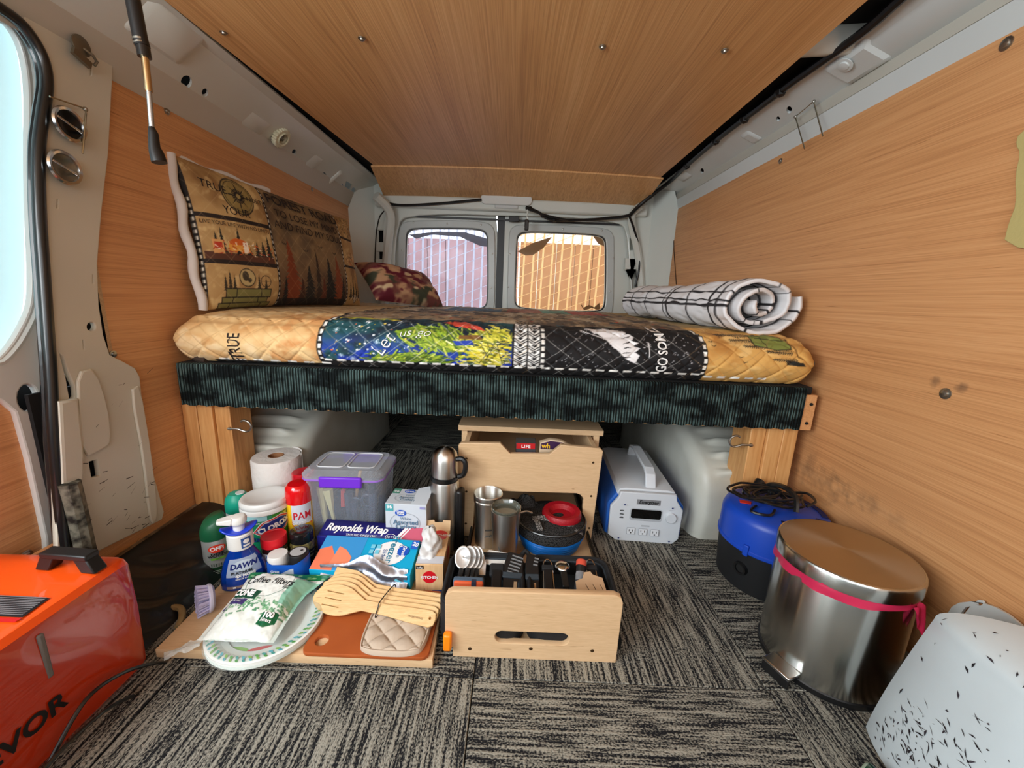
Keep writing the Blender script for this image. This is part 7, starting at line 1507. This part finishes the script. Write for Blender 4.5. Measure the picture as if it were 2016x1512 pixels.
# denser straight sides
g = G(); g.add(V, F); g.build('blue_sleeve', plain('sleeve_blue', (22, 88, 190), .4), t, merge=True)
g = G(); g.lathe([(.0001, .0), (.0205, .0), (.0205, .056), (.0195, .062), (.0185, .0635), (.0001, .064)], (-.021, 0, 0), n=32, cap=False); g.build('salt_shaker', WHITE, t)
g = G(); g.lathe([(.0001, .0), (.0208, .0), (.0208, .066), (.019, .070), (.0165, .0702), (.016, .069), (.0001, .069)], (.023, 0, 0), n=32, cap=False); g.build('pepper_shaker', BLACKP, t)
g = G(); g.lathe([(.0001, .0705), (.0155, .0702)], (.023, 0, 0), n=32, cap=False); g.build('pepper_top', plain('grey_top', (176, 178, 178), .4), t)
g = G(); g.lathe([(.0001, .0712), (.003, .0710)], (.029, .004, 0), n=12, cap=False); g.build('pour_hole', BLACKP, t)
pr = Print(on_plane((0, -.0222, 0), (1, 0, 0), (0, 0, 1))); pr.poly([(-.021, .0), (-.021, .016), (-.012, .026), (0, .034), (.018, .044), (.023, .045), (.023, .0)], plain('sleeve_pale', (190, 200, 214), .5)); pr.oval(-.016, .033, .012, .009, GB); pr.oval(-.016, .033, .0115, .0085, plain('value_blue2', (40, 100, 200), .5)); pr.text('Great', -.016, .0335, .0055, WT, .02); pr.text('Value', -.016, .028, .005, WT, .02); NI = plain('sleeve_ink', (30, 76, 140), .5)
pr.text('Black Pepper', .004, .0175, .0068, NI, .02); pr.text('and Salt', .006, .0085, .0068, NI, .02); pr.build('sleeve_print', t)
# foil box
t = thing('foil_box', 'long dark blue aluminium foil carton lying in front of the clear container', 'box', (-.318, .852, 0), -.045)
g = G(); g.box((-.122, -.024, .018), (.126, .022, .074)); g.build('carton', plain('foil_box_navy', (30, 30, 116), .4), t, bev=.001)
g = G(); g.add([(-.122, -.026, .070), (.126, -.026, .070), (.122, .018, .092), (-.118, .018, .092)], [(0, 1, 2, 3)]); o = g.build('raised_lid', plain('foil_box_navy', (30, 30, 116), .4), t); q = o.modifiers.new('t', 'SOLIDIFY'); q.thickness = .001
pr = Print(on_plane((0, -.026, .0712), (1, 0, 0), (0, .044, .022))); pr.poly([(.060, .001), (.126, .001), (.122, .048), (.080, .048)], plain('foil_pink', (206, 96, 120), .4)); pr.poly([(.054, .001), (.062, .001), (.092, .048), (.084, .048)], WT); pr.poly([(.066, .001), (.070, .001), (.098, .048), (.094, .048)], WT)
pr.text('Reynolds Wrap', -.036, .020, .0185, WT, .03, shear=.3, wx=.9); pr.text('TRUSTED SINCE 1947', -.020, .009, .0055, WT, .0); pr.oval(.050, .012, .013, .008, WT, ring=.9); pr.text('30 FT', .050, .009, .006, WT); pr.build('lid_print', t)
# freezer bag box
t = thing('freezer_bag_box', 'aqua blue freezer bag carton showing orange fillets behind the foil roll', 'box', (-.304, .786, BZ), -.03)
AQ = plain('aqua_carton', (16, 168, 214), .45); g = G()
g.add([(-.108, -.048, 0), (.108, -.048, 0), (.108, .034, 0), (-.108, .034, 0), (-.108, -.050, .040), (.108, -.050, .040), (.108, .034, .066), (-.108, .034, .066)], [(3,2,1,0),(4,5,6,7),(0,1,5,4),(1,2,6,5),(2,3,7,6),(3,0,4,7)]); g.build('carton', AQ, t, bev=.001)
pr = Print(on_plane((0, -.050, .0402), (1, 0, 0), (0, .084, .026))); ORF = plain('salmon_print', (240, 128, 92), .45); pr.rect(-.107, .001, -.012, .087, plain('sky_carton', (60, 150, 214), .45)); pr.poly([(-.107, .0), (-.060, .0), (-.064, .030), (-.084, .060), (-.107, .050)], ORF); pr.poly([(-.072, .010), (-.030, .004), (-.030, .034), (-.048, .052), (-.066, .060)], plain('salmon_print2', (246, 142, 104), .45))
pr.oval(.050, .050, .036, .030, WT); pr.text('Freezer', .046, .060, .016, plain('free_teal', (30, 120, 150), .5), .02, rot=-PI/2); pr.text('Gallon', .066, .056, .009, NI, .0, rot=-PI/2); pr.text('Slider', .034, .044, .009, NI, .0, rot=-PI/2); pr.oval(.078, .056, .013, .013, GB); pr.text('Great', .076, .056, .008, WT, .02, rot=-PI/2); pr.rect(.092, .062, .107, .084, plain('value_blue2', (40, 100, 200), .5)); pr.text('20', .0995, .070, .010, WT, .03, rot=-.3)
for k in range(4): pr.rect(.004+.013*(k % 2), .058-.014*(k//2), .013+.013*(k % 2), .068-.014*(k//2), plain('pale_aqua2', (120, 206, 230), .5), 1, 1)
pr.build('top_print', t)
pr = Print(on_plane((0, -.0505, 0), (1, 0, 0), (0, 0, 1))); pr.oval(.066, .018, .026, .013, plain('pale_aqua2', (120, 206, 230), .5)); pr.text('Freezer', .062, .012, .010, NI, .02); pr.build('front_print', t)
# silver foil roll with serrated edge
t = thing('foil_sheet', 'crinkled silver foil bag with a serrated edge in front of the freezer bag box', 'foil', (-.290, .738, BZ), -.03)
P = np.zeros((150, 34, 3)); nz = vnoise(150, 34, 16, 131, 4)
for i in range(150):
    u = i/149; x = -.098+.184*u; hgt = .050+.022*math.exp(-((u-.52)/.17)**2)-.006*u
    for j in range(34):
        v = j/33; y = -.020+.026*v+.0045*math.sin(v*11+u*3)*(1-.3*u)+.003*math.sin(v*5-u*7); z = .003+hgt*v+(.0016*(i % 2) if j == 33 else 0)
        P[i, j] = (x+.002*(nz[i, j]-.5), y+.007*(nz[i, j]-.5), z)
o = grid_ob('foil_skin', P, None, mat('foil', (186, 196, 216), .34, .9), t)
g = G(); g.plate([(.0, 0), (.026, .002), (.024, .018), (.014, .022), (.004, .014)], (), .001, 0, frame((.020, -.030, .010), (1, 0, 0), (0, .4, .9))); g.build('torn_card', plain('kraft_card', (196, 160, 116), .7), t)
# kitchen bag carton
t = thing('kitchen_bag_box', 'narrow kitchen bag carton with red seals and a white bag pulled out', 'box', (-.160, .795, BZ), .045)
WG = wood('printed_grain', (204, 160, 112), (220, 180, 132), (230, 196, 152), (60, 60, 6), .5, 0)
g = G(); g.box((-.029, -.060, 0), (.029, .070, .066)); g.build('carton', WG, t, bev=.001)
g = G(); g.add([(-.029, .064, .066), (.029, .064, .066), (.029, .072, .088), (.012, .072, .089), (.010, .072, .083), (-.008, .072, .083), (-.010, .072, .089), (-.029, .072, .088)], [(0, 1, 2, 3, 4, 5, 6, 7)]); o = g.build('back_flap', plain('kraft_card2', (208, 176, 134), .7), t)
RS = plain('seal_red', (206, 24, 36), .4)
pr = Print(on_plane((0, -.0603, 0), (1, 0, 0), (0, 0, 1))); pr.oval(.0, .036, .0145, .0145, RS); pr.text('KITCHEN', 0, .033, .0062, WT, .03); pr.rect(-.028, .056, -.012, .063, plain('label_black', (30, 28, 26), .4)); pr.text('hefty', -.020, .0575, .0045, WT, .02); pr.rect(.006, .0, .028, .006, plain('label_blue', (40, 80, 150), .4)); pr.build('front_print', t)
pr = Print(on_plane((0, 0, .0662), (1, 0, 0), (0, 1, 0))); pr.oval(.006, .044, .020, .020, RS); pr.text('KITCHEN', .008, .040, .008, WT, .03); pr.rect(-.028, -.058, .028, -.034, plain('jar_white', (216, 220, 228), .5)); pr.build('top_print', t)
pr = Print(on_plane((.0293, 0, 0), (0, 1, 0), (0, 0, 1))); pr.oval(.02, .040, .014, .014, RS); pr.build('side_print', t)
P = np.zeros((40, 24, 3)); nz = vnoise(40, 24, 7, 141, 3)
for i in range(40):
    a = 2*PI*i/40
    for j in range(24): v = j/23; r = (.024*(1-v)**.5+.003)*(1+.9*(nz[i, j]-.5)); P[i, j] = (-.006+r*math.cos(a)*.9-.006*v, -.008+r*math.sin(a)*1.5+.028*v, .062+.040*v**.8+.012*(nz[i, j]-.5))
grid_ob('white_bag', P, None, mat('white_film', (222, 224, 224), .35), t, wrap=True)
# small dark objects under the bed
t = thing('spare_tyre', 'black round rubber object in the dark above the left wheel arch', 'tyre', tuple(at(556, 838, y=1.20))); 
g = G(); M = Matrix.Rotation(PI/2-.3, 4, 'X'); P_ = [(.11*math.cos(a), .0, .11*math.sin(a)) for a in ()]
g.lathe([(.02, -.03), (.055, -.035), (.072, -.02), (.072, .02), (.055, .035), (.02, .03)], n=48, M=Matrix.Rotation(1.2, 4, 'X') @ Matrix.Scale(.55, 4, (0, 1, 0))); 
g.build('rubber_ring', RUBBER, t)
t = thing('screw_hook', 'small black screw hook low behind the left bed post', 'hook', tuple(at(478, 945, y=1.03))); g = G(); g.tube(spline([(0, 0, .006), (.014, 0, .004), (.018, 0, -.006), (.012, 0, -.016), (.006, 0, -.012)], 5), .0028, 8); g.build('hook_wire', RUBBER, t)
t = thing('paper_scrap', 'crumpled white paper scrap poking out behind the left bed post', 'paper', tuple(at(388, 1008, y=1.0)))
P = np.zeros((16, 12, 3)); nz = vnoise(16, 12, 4, 151, 3)
for i in range(16):
    for j in range(12): u, v = i/15, j/11; P[i, j] = (-.012+.022*u*(1-.4*v), .01*(nz[i, j]-.5), .062*v+.008*(nz[i, j]-.5))
o = grid_ob('paper', P, None, mat('scrap_white', (220, 220, 214), .7), t); q = o.modifiers.new('t', 'SOLIDIFY'); q.thickness = .001
